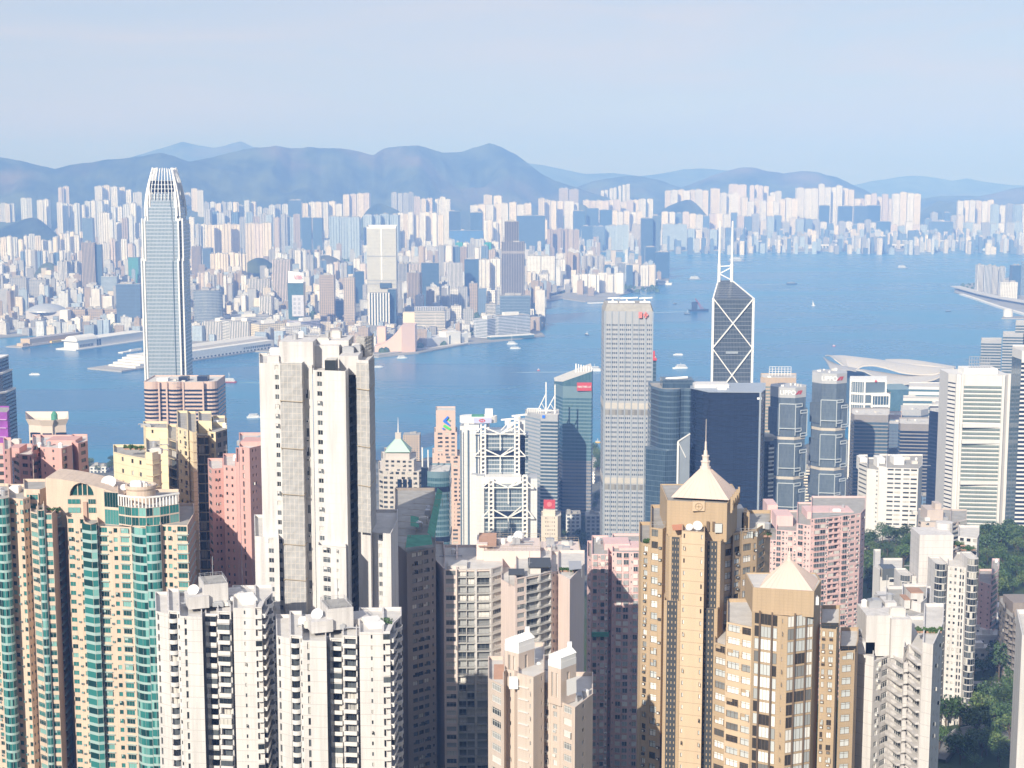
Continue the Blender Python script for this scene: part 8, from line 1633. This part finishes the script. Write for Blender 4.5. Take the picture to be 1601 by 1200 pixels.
mb = MB(); mb.box(xat(594, 100, 3978), xat(612, 100, 3978), 3976, 3979.9, topz(450, 3980), topz(442, 3980)); S.part('blue_panel', mb, glz); mb = MB(); mb.box((x0 + x1) / 2 - 2, (x0 + x1) / 2 + 2, 3979, 3979.9, topz(440, 3980), zt); S.part('centre_fin', mb, whiteb)
S = lmk('white finned slab in front of the broad cream white tower', 577, 608, 458, 3850, glz)
for i in range(8): mb = MB(); x = lerp(S.x[0], S.x[1], i / 7); mb.box(x - 1.6, x + 1.6, 3847, 3849.9, 2, S.z + 1); S.part('fin', mb, whiteb)
S = lmk('blue shaded slab right of the white finned slab', 606, 619, 452, 3870, P_GLS); S.root.children[0].color = (.10, .17, .27, 1)
S = lmk('broad cream slab hotel with blank walls above the rose tiled hall', 648, 696, 486, 3720, P_BAND, name='hotel_block', cat='building'); S.root.children[0].color = (.72, .66, .57, 1); mb = MB(); mb.box(S.x[0] - 28, S.x[0], 3722, 3750, 2, S.z - 4); S.part('side_wing', mb, creamb); mb = MB(); mb.box(S.x[0], S.x[1] - 2, 3728, 3745, S.z, S.z + 9); S.part('roof_room', mb, P_RIB).color = (.6, .6, .62, 1)
S = lmk('glass tower with a slanted white sign board and a pale screen', 450, 474, 442, 3800, CW_TEAL); zt = S.z; mb = MB(); xm = xat(460, zt, 3800); x1 = xat(474, zt, 3800); z1 = topz(427, 3800); mb.face([(xm - 14, 3797, zt), (x1, 3800, zt), (x1, 3803, z1 + 1), (xm - 14, 3800, z1 + 6)]); mb.face([(x1, 3800.6, zt), (xm - 14, 3797.6, zt), (xm - 14, 3800.6, z1 + 6), (x1, 3803.6, z1 + 1)]); S.part('sign_board', mb, sign_w)
class _T: pass
t_ = _T(); t_.root = S.root; t_.org = S.org; lettering(t_, 'UBS', ((xm + x1) / 2 - 1, 3796.5, lerp(zt, z1, .6)), (1, .05), 13, sign_r, squash=.85); mb = MB(); mb.box(xat(457, 60, 3798), xat(475, 60, 3798), 3796, 3799.8, topz(494, 3800), topz(461, 3800)); S.part('screen', mb, plain('pale_screen', (.55, .55, .62), .5))
for i in range(2):
    for j in range(4): mb = MB(); x = xat(461 + i * 7, 60, 3796); zz = topz(467 + j * 7, 3796); mb.box(x - 3, x + 3, 3795.5, 3795.95, zz - 4, zz + 3); S.part('screen_panel', mb, plain('screen_grey', (.36, .38, .46), .5))
# rose tiled hall, dome, museum
a, b = strip(586, 550, 650, 546); S = Spot('concert_hall', 'windowless rose tiled hall with a sweeping concave roof at the water', 'building', (a.x, a.y, 3)); Yc = a.y; mb = MB(); n = 14; X0, X1, X2 = a.x, xat(628, 40, Yc), xat(649, 40, Yc); hz_ = topz(508, Yc); lz = topz(541, Yc)
prof = [(lerp(X0, X1, i / n), lz + (hz_ - lz) * (i / n) ** 2.0) for i in range(n + 1)]
for p, q in zip(prof, prof[1:]): mb.face([(p[0], Yc, 2), (q[0], Yc, 2), (q[0], Yc, q[1]), (p[0], Yc, p[1])]); mb.face([(p[0], Yc, p[1]), (q[0], Yc, q[1]), (q[0], Yc + 60, q[1]), (p[0], Yc + 60, p[1])]); mb.face([(q[0], Yc + 60, 2), (p[0], Yc + 60, 2), (p[0], Yc + 60, p[1]), (q[0], Yc + 60, q[1])])
mb.prism([(X1 + .3, Yc - 8), (X2, Yc + 4), (X2, Yc + 60), (X1 + .3, Yc + 60)], 2, hz_ - .5, 0); mb.face([(X0, Yc + 60, 2), (X0, Yc, 2), (X0, Yc, prof[0][1]), (X0, Yc + 60, prof[0][1])]); S.part('wall', mb, rosetile); mb = MB(); mb.box(xat(590, 30, Yc + 70), xat(603, 30, Yc + 70), Yc + 66, Yc + 100, 2, topz(511, Yc + 70)); S.part('rear_wing', mb, rosetile)
g = gnd(658, 534, 3); S = Spot('museum_dome', 'pale round museum dome beside the rose tiled hall', 'building', g); mb = MB(); mb.lathe((g.x, g.y + 22), [(17, 2), (17, 9), (15, 15), (10, 20), (5, 22.4), (0, 23)], 22); S.part('dome', mb, domew, True); mb = MB(); mb.lathe((g.x, g.y + 22), [(20, 2), (20, 6), (17, 6.5)], 22); S.part('base', mb, whiteb)
a, b = strip(668, 541, 720, 537); S = Spot('museum_block', 'grey white stepped museum block with a framed glass front', 'building', (a.x, a.y, 3)); bar(S, 'wall', a, b, 60, 2, 20, plain('museum_grey', (.55, .55, .57), .7)); bar(S, 'upper_hall', a.lerp(b, .55) + Vector((0, 8)), b + Vector((0, 8)), 30, 20, 31, whiteb); bar(S, 'glass_front', a.lerp(b, .66) + Vector((0, -1)), b - Vector((4, 1)), 2, 4, 24, glz); bar(S, 'front_frame', a.lerp(b, .63) + Vector((0, -.6)), b + Vector((0, -.6)), 1.5, 2, 27, whiteb)
a, b = strip(722, 536, 732, 535); S = Spot('white_kiosk', 'plain white cube on the promenade right of the museum', 'building', (a.x, a.y, 3)); bar(S, 'wall', a, b, 16, 2, 25, whiteb); row_windows(S, b - Vector((5, 0)), b, 5, 20, 1, 2.5, glz)
# banded waterfront hotel
for (px0, px1, yb, yt, lab) in ((762, 781, 528, 499, 'left wing of the banded white waterfront hotel'), (780, 829, 527, 494, 'main wing of the banded white waterfront hotel')):
    S = hotel(lab, px0, px1, yb, yt, (.6, .63, .69), dep=40, kind='band'); 
a, b = strip(768, 531, 835, 527); S = Spot('podium_block', 'low glass podium with a pale edge under the banded waterfront hotel', 'building', (a.x, a.y, 3)); bar(S, 'wall', a, b, 20, 2, 9, CW_TEAL); bar(S, 'roof_edge', a, b, 22, 9, 11, whiteb, 1)
a, b = strip(592, 557, 735, 537.5, 1); S = Spot('promenade_deck', 'pale promenade deck along the quay below the rose tiled hall', 'promenade', (a.x, a.y, 0)); bar(S, 'deck', a, a.lerp(b, .5), 18, -3, 4.4, deck); bar(S, 'deck', a.lerp(b, .502), b, 14, -3, 4.2, plain('promenade_pale', (.55, .52, .48), .8)); row_windows(S, a, a.lerp(b, .5), .4, 3.4, 20, 3, glz)
# flyover by the bay and runway terminal
def deckpath(S, pts, w, z, th, mat, nm):
    mb = MB(); P = [Vector(p) for p in pts]
    for i in range(len(P) - 1):
        d = (P[i + 1] - P[i]).normalized(); nr = Vector((-d.y, d.x)) * w / 2; q = [P[i] - nr, P[i + 1] - nr, P[i + 1] + nr, P[i] + nr]; mb.prism([tuple(v) for v in q], z - th, z, 0, 0, True)
    S.part(nm, mb, mat)
pts = [tuple(gnd(x, y, 9)[:2]) for x, y in ((826, 462), (840, 463), (858, 459), (876, 454), (884, 449), (880, 444), (868, 442), (850, 442))]; S = Spot('flyover', 'curving concrete flyover at the head of the bay', 'flyover', (*pts[0], 3)); deckpath(S, pts, 26, 12, 3, deck, 'deck')
for p in pts[:6]: mb = MB(); mb.box(p[0] - 3, p[0] + 3, p[1] - 3, p[1] + 3, -4, 9); S.part('pier', mb, deck)
a, b = strip(1279, 388, 1456, 387.5); S = Spot('cruise_terminal', 'very long white roofed terminal on the old runway', 'terminal', (a.x, a.y, 3)); bar(S, 'roof', a, b, 60, 16, 22, whiteb); bar(S, 'wall', a + Vector((8, 5)), b + Vector((-8, 5)), 50, 2, 15.9, glz); row_windows(S, a, b, 5, 15, 36, 6, whiteb, off=-2, nm='column')
a, b = strip(1166, 380.5, 1500, 379.5); S = Spot('flyover', 'long pale elevated road behind the runway', 'flyover', (a.x, a.y, 3)); bar(S, 'deck', a, b, 26, 14, 18, whiteb); row_windows(S, a, b, 2, 14, 30, 5, deck, off=-6, nm='pier')
for i in range(14): px = 1172 + i * 7.5 + FAR.uniform(-2, 2); a, b = strip(px, 388 + FAR.uniform(-3, 2), px + 6, 388); S = Spot('runway_shed', f'{ORD[i]} small shed from left on the old runway beside the long white roof', 'building', (a.x, a.y, 3), 'sheds on the old runway'); bar(S, 'wall', a, b, 22, 2, 3 + FAR.uniform(5, 11), FAR.choice([whiteb, deck, domew]))
pts = [tuple(gnd(x, y, 12)[:2]) for x, y in ((1494, 447), (1512, 452), (1534, 458), (1560, 464), (1601, 471), (1660, 480))]; S = Spot('flyover', 'curved elevated road around the right headland', 'flyover', (*pts[0], 3)); deckpath(S, pts, 34, 13, 3, plain('road_pale', (.5, .49, .47), .9), 'deck'); pts = [tuple(gnd(x, y, 4)[:2]) for x, y in ((1503, 459), (1525, 466), (1560, 478), (1601, 490), (1640, 500))]; deckpath(S, pts, 14, 4.6, 6, whiteb, 'promenade')
for i, p in enumerate(pts[:4]): mb = MB(); q = gnd((1500, 1530, 1560, 1598)[i], (449.5, 457, 464, 470.6)[i], 12); mb.box(q.x - 4, q.x + 4, q.y - 4, q.y + 4, -3, 10); S.part('pier', mb, deck)
g = gnd(1576, 494.5, 3); S = Spot('vent_tower', 'small white round vent building on the breakwater', 'building', g); mb = MB(); mb.lathe((g.x, g.y), [(13, 2), (13, 22), (9, 24), (0, 24)], 16); S.part('shaft', mb, whiteb); mb = MB(); mb.lathe((g.x, g.y), [(14, 22.2), (14, 23.4), (13.2, 23.5)], 16); S.part('rim', mb, domew)
g = gnd(1028, 443, 2); a, b = strip(1017, 444, 1050, 444.5, 1); S = Spot('moored_ferry', 'large white ferry shaped floating building moored at the point', 'boat', (a.x, a.y, 0)); bar(S, 'hull', a, b, 26, -1, 6, whiteb); bar(S, 'cabin', a.lerp(b, .1) + Vector((0, 4)), a.lerp(b, .85) + Vector((0, 4)), 18, 6, 13, whiteb); bar(S, 'bridge', a.lerp(b, .25) + Vector((0, 8)), a.lerp(b, .45) + Vector((0, 8)), 10, 13, 19, whiteb); row_windows(S, a.lerp(b, .12) + Vector((0, 4)), a.lerp(b, .83) + Vector((0, 4)), 8, 11, 14, 3, glz)
a, b = strip(922, 474, 946, 473, 1); S = Spot('jetty', 'pale jetty with white boats left of the gridded slab roof', 'pier', (a.x, a.y, 0)); bar(S, 'deck', a, b, 16, -3, 2.5, whiteb)
# ------------------------------------------------------------ boats
hulls = dict(white=plain('hull_white', (.76, .76, .76), .4), red=plain('hull_red', (.3, .06, .05), .5), navy=plain('hull_navy', (.03, .045, .07), .5), grey=plain('hull_grey', (.3, .32, .34), .5), buoy=plain('buoy_red', (.5, .1, .1), .5), yellow=plain('buoy_yellow', (.7, .42, .03), .5))
foam = plain('foam', (.30, .42, .5), .6)
def boat(px, py, L_, hd, hull, label, decks=2, mast=0, wake=0, name='boat', crane=False, sail=False):
    g = gnd(px, py, 0); c, s_ = math.cos(hd), math.sin(hd); e = empty(name, (g.x, g.y, 0), label, 'boat'); w = L_ * .26; h = max(1.5, L_ * .09)
    T_ = lambda x, y: (g.x + x * c - y * s_, g.y + x * s_ + y * c)
    base = [(-.5, -.42), (.22, -.5), (.40, -.3), (.5, 0), (.40, .3), (.22, .5), (-.5, .42)]; mb = MB(); lo = [T_(x * L_ * .94, y * w * .8) for x, y in base]; hi = [T_(x * L_, y * w) for x, y in base]; mb.frustum(lo, -.8, hi, h, 0); mb.build('hull', hulls[hull], e, (g.x, g.y, 0))
    zz = h
    for k in range(decks):
        a = .40 - .07 * k; f = .26 - .1 * k; mb = MB(); mb.prism([T_(-a * L_, -w * .36), T_(f * L_, -w * .36), T_((f + .06) * L_, 0), T_(f * L_, w * .36), T_(-a * L_, w * .36)], zz, zz + h * .95, 0, 0, True); mb.build('cabin', hulls['white'] if hull != 'navy' or k else hulls['grey'], e, (g.x, g.y, 0))
        mb = MB(); mb.prism([T_(-a * L_ * .96, -w * .37), T_(f * L_, -w * .37), T_((f + .062) * L_, 0), T_(f * L_, w * .37), T_(-a * L_ * .96, w * .37)], zz + h * .38, zz + h * .7, 0, 0, True); mb.build('window_band', glz, e, (g.x, g.y, 0)); zz += h * .95
    if mast: mb = MB(); p = T_(-.05 * L_, 0); mb.tube((*p, zz), (*p, zz + mast), .3, 5); mb.beam((p[0] - mast * .15, p[1], zz + mast * .6), (p[0] + mast * .15, p[1], zz + mast * .6), .25, .25); mb.build('mast', hulls['white'], e, (g.x, g.y, 0))
    if crane: mb = MB(); p = T_(.1 * L_, 0); q = T_(-.2 * L_, 0); mb.beam((*p, zz), (q[0], q[1], zz + L_ * .5), 2, 2); mb.beam((*T_(.22 * L_, 0), zz), (q[0], q[1], zz + L_ * .5), 1.4, 1.4); mb.build('crane', hulls['red'], e, (g.x, g.y, 0)); mb = MB(); mb.prism([T_(-.35 * L_, -w * .3), T_(-.12 * L_, -w * .3), T_(-.12 * L_, w * .3), T_(-.35 * L_, w * .3)], h, h + L_ * .35, 0, 0); mb.build('tower', hulls['navy'], e, (g.x, g.y, 0))
    if sail: mb = MB(); p, q = T_(-.3 * L_, 0), T_(.3 * L_, .4); mb.face([(*p, h), (*q, h), (p[0], p[1] + .3, h + L_ * 1.2)]); mb.face([(q[0], q[1] + .3, h), (p[0], p[1] + .3, h), (p[0], p[1] + .6, h + L_ * 1.2)]); mb.build('sail', hulls['white'], e, (g.x, g.y, 0))
    if wake:
        mb = MB(); n = 14
        for i in range(n):
            t0, t1 = i / n, (i + 1) / n; x0, x1 = -L_ * .45 - wake * t0, -L_ * .45 - wake * t1; w0, w1 = w * (.35 + 1.1 * t0) * (1 - t0 ** 3), w * (.35 + 1.1 * t1) * (1 - t1 ** 3); j0, j1 = 2 * math.sin(i * .9), 2 * math.sin((i + 1) * .9)
            mb.face([(*T_(x1, -w1 + j1), .03), (*T_(x0, -w0 + j0), .03), (*T_(x0, w0 * .2 + j0), .03), (*T_(x1, w1 * .2 + j1), .03)])
        o = mb.build('wake', foam); o['kind'] = 'stuff'
PI = math.pi
boat(357, 598, 32, PI - .05, 'red', 'white and red tug with a wake right of the rosy banded block', 2, 12, 60, 'tug'); boat(54, 586, 22, PI, 'white', 'small white boat alone in the left harbour', 1); boat(398, 653, 26, .2, 'white', 'white boat half hidden left of the tall scaffolded tower', 2)
boat(629, 560, 24, .3, 'white', 'white yacht off the promenade deck', 2); boat(592, 574, 20, .2, 'white', 'small white motor boat right of the scaffolded tower', 1, 0, 30); boat(801, 538, 26, .1, 'white', 'white yacht with a tall mast off the banded hotel', 2, 20, name='yacht'); boat(806, 545, 26, .2, 'white', 'white catamaran just below the masted yacht', 1, 3, name='yacht')
boat(918, 524, 20, -1.2, 'navy', 'dark tug left of the gridded slab', 2, 6, name='tug'); boat(931, 580, 36, .12, 'white', 'white ferry with a long wake behind the sloped glass tower', 2, 6, 160, 'ferry'); boat(842, 579, 6, 0, 'buoy', 'red buoy in the middle of the harbour', 1, 2, name='buoy'); boat(935, 692, 9, 0, 'yellow', 'yellow buoy close left of the gridded slab', 1, 4, name='buoy')
boat(1060, 555, 22, PI, 'white', 'small flat white boat right of the gridded slab', 1); boat(1063, 576, 32, PI + .2, 'white', 'larger white ferry right of the gridded slab', 2, 4, name='ferry'); boat(1093, 486, 62, .3, 'navy', 'dark crane barge with a rusty boom left of the braced tower', 0, 0, 220, 'barge', True); boat(1075, 491, 22, -.6, 'navy', 'dark tug beside the crane barge', 1, 9, name='tug')
boat(1055, 475, 14, 0, 'navy', 'tiny dark boat left above the crane barge', 1); boat(1087, 437, 50, .1, 'grey', 'pale grey ferry off the deep blue glass point', 2, 6, name='ferry'); boat(1238, 444, 40, .1, 'navy', 'dark barge alone in the open harbour', 1, 0, 300, 'barge'); boat(1272, 478, 13, .3, 'white', 'little white sailing boat in the open harbour', 0, 0, sail=True, name='sailing_boat')
boat(1102, 393, 60, 0, 'white', 'white ferry close under the far quay left of the masts', 2, name='ferry'); boat(1152, 409, 80, .1, 'grey', 'grey ship just right of the twin masts', 2, 8, 200, 'ship'); boat(1411, 419, 46, .1, 'grey', 'faint grey ship far out right', 2, 5, name='ship'); boat(1304, 541, 7, 0, 'buoy', 'small red buoy above the winged hall', 1, 2, name='buoy'); boat(1483, 487, 18, .2, 'navy', 'tiny dark boat off the right headland', 1); boat(505, 590, 26, .1, 'white', 'white ferry hidden behind the scaffolded tower', 1) if False else None
boat(1545, 391, 60, 0, 'white', 'white boat under the right estate towers', 1)
# long pale streaks of old wakes on the water
for pts in ([(588, 641), (660, 628), (740, 616), (820, 602), (900, 588)],):
    mb = MB(); P = [gnd(x, y, .02) for x, y in pts]
    for a, b in zip(P, P[1:]):
        for k in range(6):
            q0, q1 = a.lerp(b, k / 6), a.lerp(b, (k + 1) / 6); w0 = 5 + 3 * math.sin(k * 2.1 + a.x); mb.face([(q0.x, q0.y - w0, .02), (q1.x, q1.y - w0, .02), (q1.x, q1.y + w0, .02), (q0.x, q0.y + w0, .02)])
    mb.build('wake', plain('old_wake', (.045, .165, .27), .4))['kind'] = 'stuff'
# ------------------------------------------------------------ roads, houses and trees on the near slopes
def hit(px, py):                         # where the line of sight through a pixel meets the hillside
    d = ray(px, py); prev = 60
    for k in range(1, 900):
        Y = 60 + k * 2.6; p = Vector((0, 0, EYE)) + d * (Y / d.y)
        if p.z <= isle(p.x, p.y): return p
    return None
rp = [hit(x, y) for x, y in ((1466, 1196), (1484, 1170), (1505, 1155), (1530, 1148), (1552, 1150), (1575, 1163), (1598, 1182))]; rp = [p for p in rp if p]
roadm = plain('asphalt_pale', (.16, .16, .155), .9); mb = MB(); mk = MB()
for a, b in zip(rp, rp[1:]):
    for k in range(4):
        q0, q1 = a.lerp(b, k / 4), a.lerp(b, (k + 1) / 4); d = (q1 - q0).normalized(); nr = Vector((-d.y, d.x, 0)).normalized() * 3.6; z0, z1 = isle(q0.x, q0.y) + 2.2, isle(q1.x, q1.y) + 2.2
        mb.face([(q0.x - nr.x, q0.y - nr.y, z0), (q1.x - nr.x, q1.y - nr.y, z1), (q1.x + nr.x, q1.y + nr.y, z1), (q0.x + nr.x, q0.y + nr.y, z0)]); mb.beam((q0.x - nr.x, q0.y - nr.y, z0 - .6), (q1.x - nr.x, q1.y - nr.y, z1 - .6), .4, 3)
        mk.beam((q0.x + nr.x, q0.y + nr.y, z0 + .3), (q1.x + nr.x, q1.y + nr.y, z1 + .3), .35, 1.1)
tag(mb.build('road', roadm), kind='structure'); o = mk.build('parapet_wall', plain('parapet_stone', (.42, .41, .39), .9)); tag(o, 'low pale parapet wall along the curving road at the bottom right', 'wall')
ROADPTS = [(p.x, p.y) for p in rp]
p = hit(1530, 1088); S = Spot('swimming_pool', 'blue oval pool on a pale terrace at the right', 'pool', (p.x, p.y, p.z)); mb = MB(); mb.prism([(p.x - 11, p.y - 9), (p.x + 14, p.y - 9), (p.x + 14, p.y + 14), (p.x - 11, p.y + 14)], p.z - 8, p.z + 3, 0); S.part('terrace', mb, deck); mb = MB(); mb.prism([(p.x + 1 + 7 * math.cos(t), p.y + 1 + 5 * math.sin(t)) for t in [k * PI / 9 for k in range(18)]], p.z + 3, p.z + 3.06, 0); S.part('water', mb, plain('pool_water', (.04, .16, .34), .1)); POOL = (p.x, p.y)
HOUSES = []
for i, (px, py, w, d_, h, c) in enumerate(((1535, 1050, 11, 9, 12, 'white'), (1548, 1035, 14, 12, 14, 'pale'), (1528, 1030, 9, 8, 18, 'white'), (1556, 1010, 12, 10, 15, 'lblue'), (1540, 1010, 13, 11, 12, 'white'), (1552, 990, 14, 12, 14, 'pale'), (1537, 985, 9, 9, 12, 'white'))):
    p = hit(px, py); S = Spot('house', f'{ORD[i]} from below, low pale houses behind the round cornered white tower', 'house', (p.x, p.y, p.z), 'low pale houses below the park'); mb = MB(); z0 = p.z - 4; mb.prism([(p.x - w / 2, p.y), (p.x + w / 2, p.y), (p.x + w / 2, p.y + d_), (p.x - w / 2, p.y + d_)], z0, p.z + h, 0); S.part('wall', mb, plain('house_' + c, FC[c], .8)); HOUSES.append((p.x, p.y))
    mb = MB(); mb.box(p.x - w * .3, p.x + w * .1, p.y + 2, p.y + d_ * .7, p.z + h, p.z + h + 2.6); S.part('roof_room', mb, white_p); mb = MB(); mb.box(p.x - w * .52, p.x + w * .52, p.y - .3, p.y + .2, p.z + h - .3, p.z + h + .7); S.part('roof_edge', mb, white_p)
    for k in range(3):
        for j in range(3): mb = MB(); x = p.x - w * .32 + w * .32 * k; z = p.z + h - 3 - j * 3.2; mb.box(x - .8, x + .8, p.y - .12, p.y - .01, z - .7, z + .7); S.part('window', mb, GL_DARK)
# trees
barkm = plain('bark', (.10, .075, .055), .9)
def leafmat(name, a, b_, hi):
    m, n, b = newmat(name); ge = nn(n, 'ShaderNodeNewGeometry'); oi = nn(n, 'ShaderNodeObjectInfo'); r = nn(n, 'ShaderNodeValToRGB'); e = r.color_ramp.elements; e[0].color = c4(a); e[1].color = c4(hi); k = e.new(.6); k.color = c4(b_)
    n.links.new(mathn(n, 'FRACT', mathn(n, 'ADD', ge.outputs['Random Per Island'], mathn(n, 'MULTIPLY', oi.outputs['Random'], .35))), r.inputs['Fac']); n.links.new(r.outputs['Color'], b.inputs['Base Color']); setin(b, Roughness=.65); return m
LM = [leafmat('foliage_mid', (.022, .055, .018), (.055, .115, .03), (.11, .175, .045)), leafmat('foliage_dark', (.017, .042, .016), (.04, .085, .026), (.07, .13, .038)), leafmat('foliage_light', (.035, .07, .018), (.075, .125, .03), (.13, .17, .05))]
def tree_meshes(seed, R, H, m):
    rg = random.Random(seed); t = MB(); th = H * .5; t.tube((0, 0, -2), (rg.uniform(-.3, .3), rg.uniform(-.3, .3), th), R * .07, 6, 0, R * .04); c = MB(); blobs = []
    for i in range(9):
        a = i * 2.4 + rg.uniform(-.4, .4); rr = R * rg.uniform(.25, .72); z = th + (H - th) * rg.uniform(.15, .8) * (1.15 - rr / R * .55); blobs.append((rr * math.cos(a), rr * math.sin(a), z, R * rg.uniform(.3, .48)))
    blobs.append((0, 0, H * .86, R * .42))
    for x, y, z, r in blobs:
        t.tube((0, 0, th * rg.uniform(.55, .95)), (x * .8, y * .8, z - r * .3), R * .035, 5, 0, R * .015); leafball(c, (x, y, z), r, 46, rg, 0, R * .115)
    return t.mesh('trunk', [barkm]), c.mesh('crown', [m])
PROTO = [tree_meshes(100 + i, R, H, LM[i % 3]) for i, (R, H) in enumerate(((6.0, 12), (5.2, 13), (6.6, 11), (4.6, 10), (7.2, 14), (5.6, 12)))]
bpy.context.view_layer.update(); dg = bpy.context.evaluated_depsgraph_get(); TG = random.Random(77); SPOTS = []
for o in LOWS:                           # drop the low blocks that other buildings hide entirely
    me = o.data; vis = False; W = o.matrix_world
    for f in list(me.polygons)[::1]:
        p = W @ f.center; d = p - Vector((0, 0, EYE)); ok, loc, nrm, idx, ob, mt = SC.ray_cast(dg, Vector((0, 0, EYE)), d.normalized()); px_, py_ = pix(p)
        if ok and ob.name == o.name and -5 < px_ < 1606 and py_ < 1205: vis = True; break
    if not vis: bpy.data.objects.remove(o)
def far_enough(x, y, d): return all((x - a) ** 2 + (y - b) ** 2 > d * d for a, b, _ in SPOTS)
def try_pix(n, x0, x1, y0, y1, gap):
    for _ in range(n):
        px, py = TG.uniform(x0, x1), TG.uniform(y0, y1); d = ray(px, py).normalized()
        ok, loc, nrm, idx, ob, mt = SC.ray_cast(dg, Vector((0, 0, EYE)), d)
        if not ok or ob.name not in ('ground', 'road'): continue
        g = gap * TG.uniform(.8, 1.25)
        if any((loc.x - a) ** 2 + (loc.y - b) ** 2 < 36 for a, b in HOUSES) or (loc.x - POOL[0]) ** 2 + (loc.y - POOL[1]) ** 2 < 300: continue
        if min(abs(loc.x - a) + abs(loc.y - b) for a, b in ROADPTS) < 7: continue
        if far_enough(loc.x, loc.y, g): SPOTS.append((loc.x, loc.y, loc.z))
try_pix(3600, 1340, 1604, 785, 1010, 8.2); try_pix(1600, 1340, 1604, 985, 1204, 6.5); try_pix(500, -4, 120, 1150, 1204, 6); try_pix(900, 870, 946, 790, 865, 9); try_pix(150, 540, 1340, 780, 900, 10); try_pix(300, 880, 946, 690, 740, 9); try_pix(200, 1255, 1290, 590, 620, 12); try_pix(200, 120, 180, 700, 740, 10)
for k in range(60):                      # behind the front trees, so that the wood has depth
    x, y = TG.uniform(285, 520), TG.uniform(980, 1420)
    if far_enough(x, y, 9): SPOTS.append((x, y, isle(x, y)))
SPOTS.sort(key=lambda s: s[0] ** 2 + s[1] ** 2); print('trees', len(SPOTS))
cnt = 0; rest = MB()
for i, (x, y, z) in enumerate(SPOTS):
    tm, cm = PROTO[TG.randrange(len(PROTO))]; sc_ = TG.uniform(.75, 1.25); rz = TG.uniform(0, 6.28)
    if i < 300:
        e = empty('tree', (x, y, z), 'dense dark green tree growing on the wooded slopes between the near towers', 'tree', 'trees on the near wooded slopes'); e.rotation_euler = (0, 0, rz); e.scale = (sc_, sc_, sc_ * TG.uniform(.85, 1.15))
        for me in (tm, cm): o = bpy.data.objects.new(me.name.split('.')[0], me); COL.objects.link(o); o.parent = e
    else:
        o = bpy.data.objects.new('woodland', cm); k = len(rest.v); M = Matrix.Translation((x, y, z)) @ Matrix.Rotation(rz, 4, 'Z') @ Matrix.Diagonal((sc_, sc_, sc_, 1)); rest.v.extend([tuple(M @ v.co) for v in cm.vertices]); rest.f.extend([tuple(j + k for j in f.vertices) for f in cm.polygons]); rest.m.extend([0] * len(cm.polygons)); bpy.data.objects.remove(o)
if rest.f: tag(rest.build('woodland', LM[1]), kind='stuff')
# parks and street trees of the far shore: one mass
mb = MB(); pg = random.Random(5)
def clump(px, py, r):
    g = gnd(px, py, 3); z = max(3, far_z(g.x, g.y)); pts = []
    for k in range(7): a = k * .9; rr = r * pg.uniform(.75, 1.2); pts.append((g.x + rr * math.cos(a), g.y + rr * math.sin(a)))
    t = (g.x + pg.uniform(-1, 1), g.y + pg.uniform(-1, 1), z + r * pg.uniform(1.0, 1.5)); mid = [(g.x + (x - g.x) * .75, g.y + (y - g.y) * .75, z + r * pg.uniform(.7, 1.0)) for x, y in pts]
    for k in range(7): j = (k + 1) % 7; mb.face([(*pts[k], z - 1), (*pts[j], z - 1), mid[j], mid[k]]); mb.face([mid[k], mid[j], t])
for (x0, x1, y0, y1, n) in ((703, 765, 478, 510, 150), (735, 775, 508, 524, 60), (360, 560, 392, 410, 200), (345, 400, 476, 486, 60), (955, 1030, 441, 456, 60), (895, 960, 449, 453, 40), (820, 880, 448, 458, 40), (160, 195, 508, 516, 50), (92, 104, 508, 514, 14), (590, 614, 548, 551, 14), (640, 660, 528, 545, 16), (690, 700, 538, 540, 8), (0, 100, 396, 425, 70), (1500, 1600, 374, 378, 60), (440, 560, 470, 500, 60), (1440, 1500, 372, 376, 40), (1505, 1535, 444, 452, 20), (300, 345, 440, 452, 30)):
    for _ in range(n): clump(pg.uniform(x0, x1), pg.uniform(y0, y1), pg.uniform(4, 9))
tag(mb.build('park_trees', LM[1]), kind='stuff')
bpy.context.view_layer.update()
print('objects', len(bpy.data.objects))
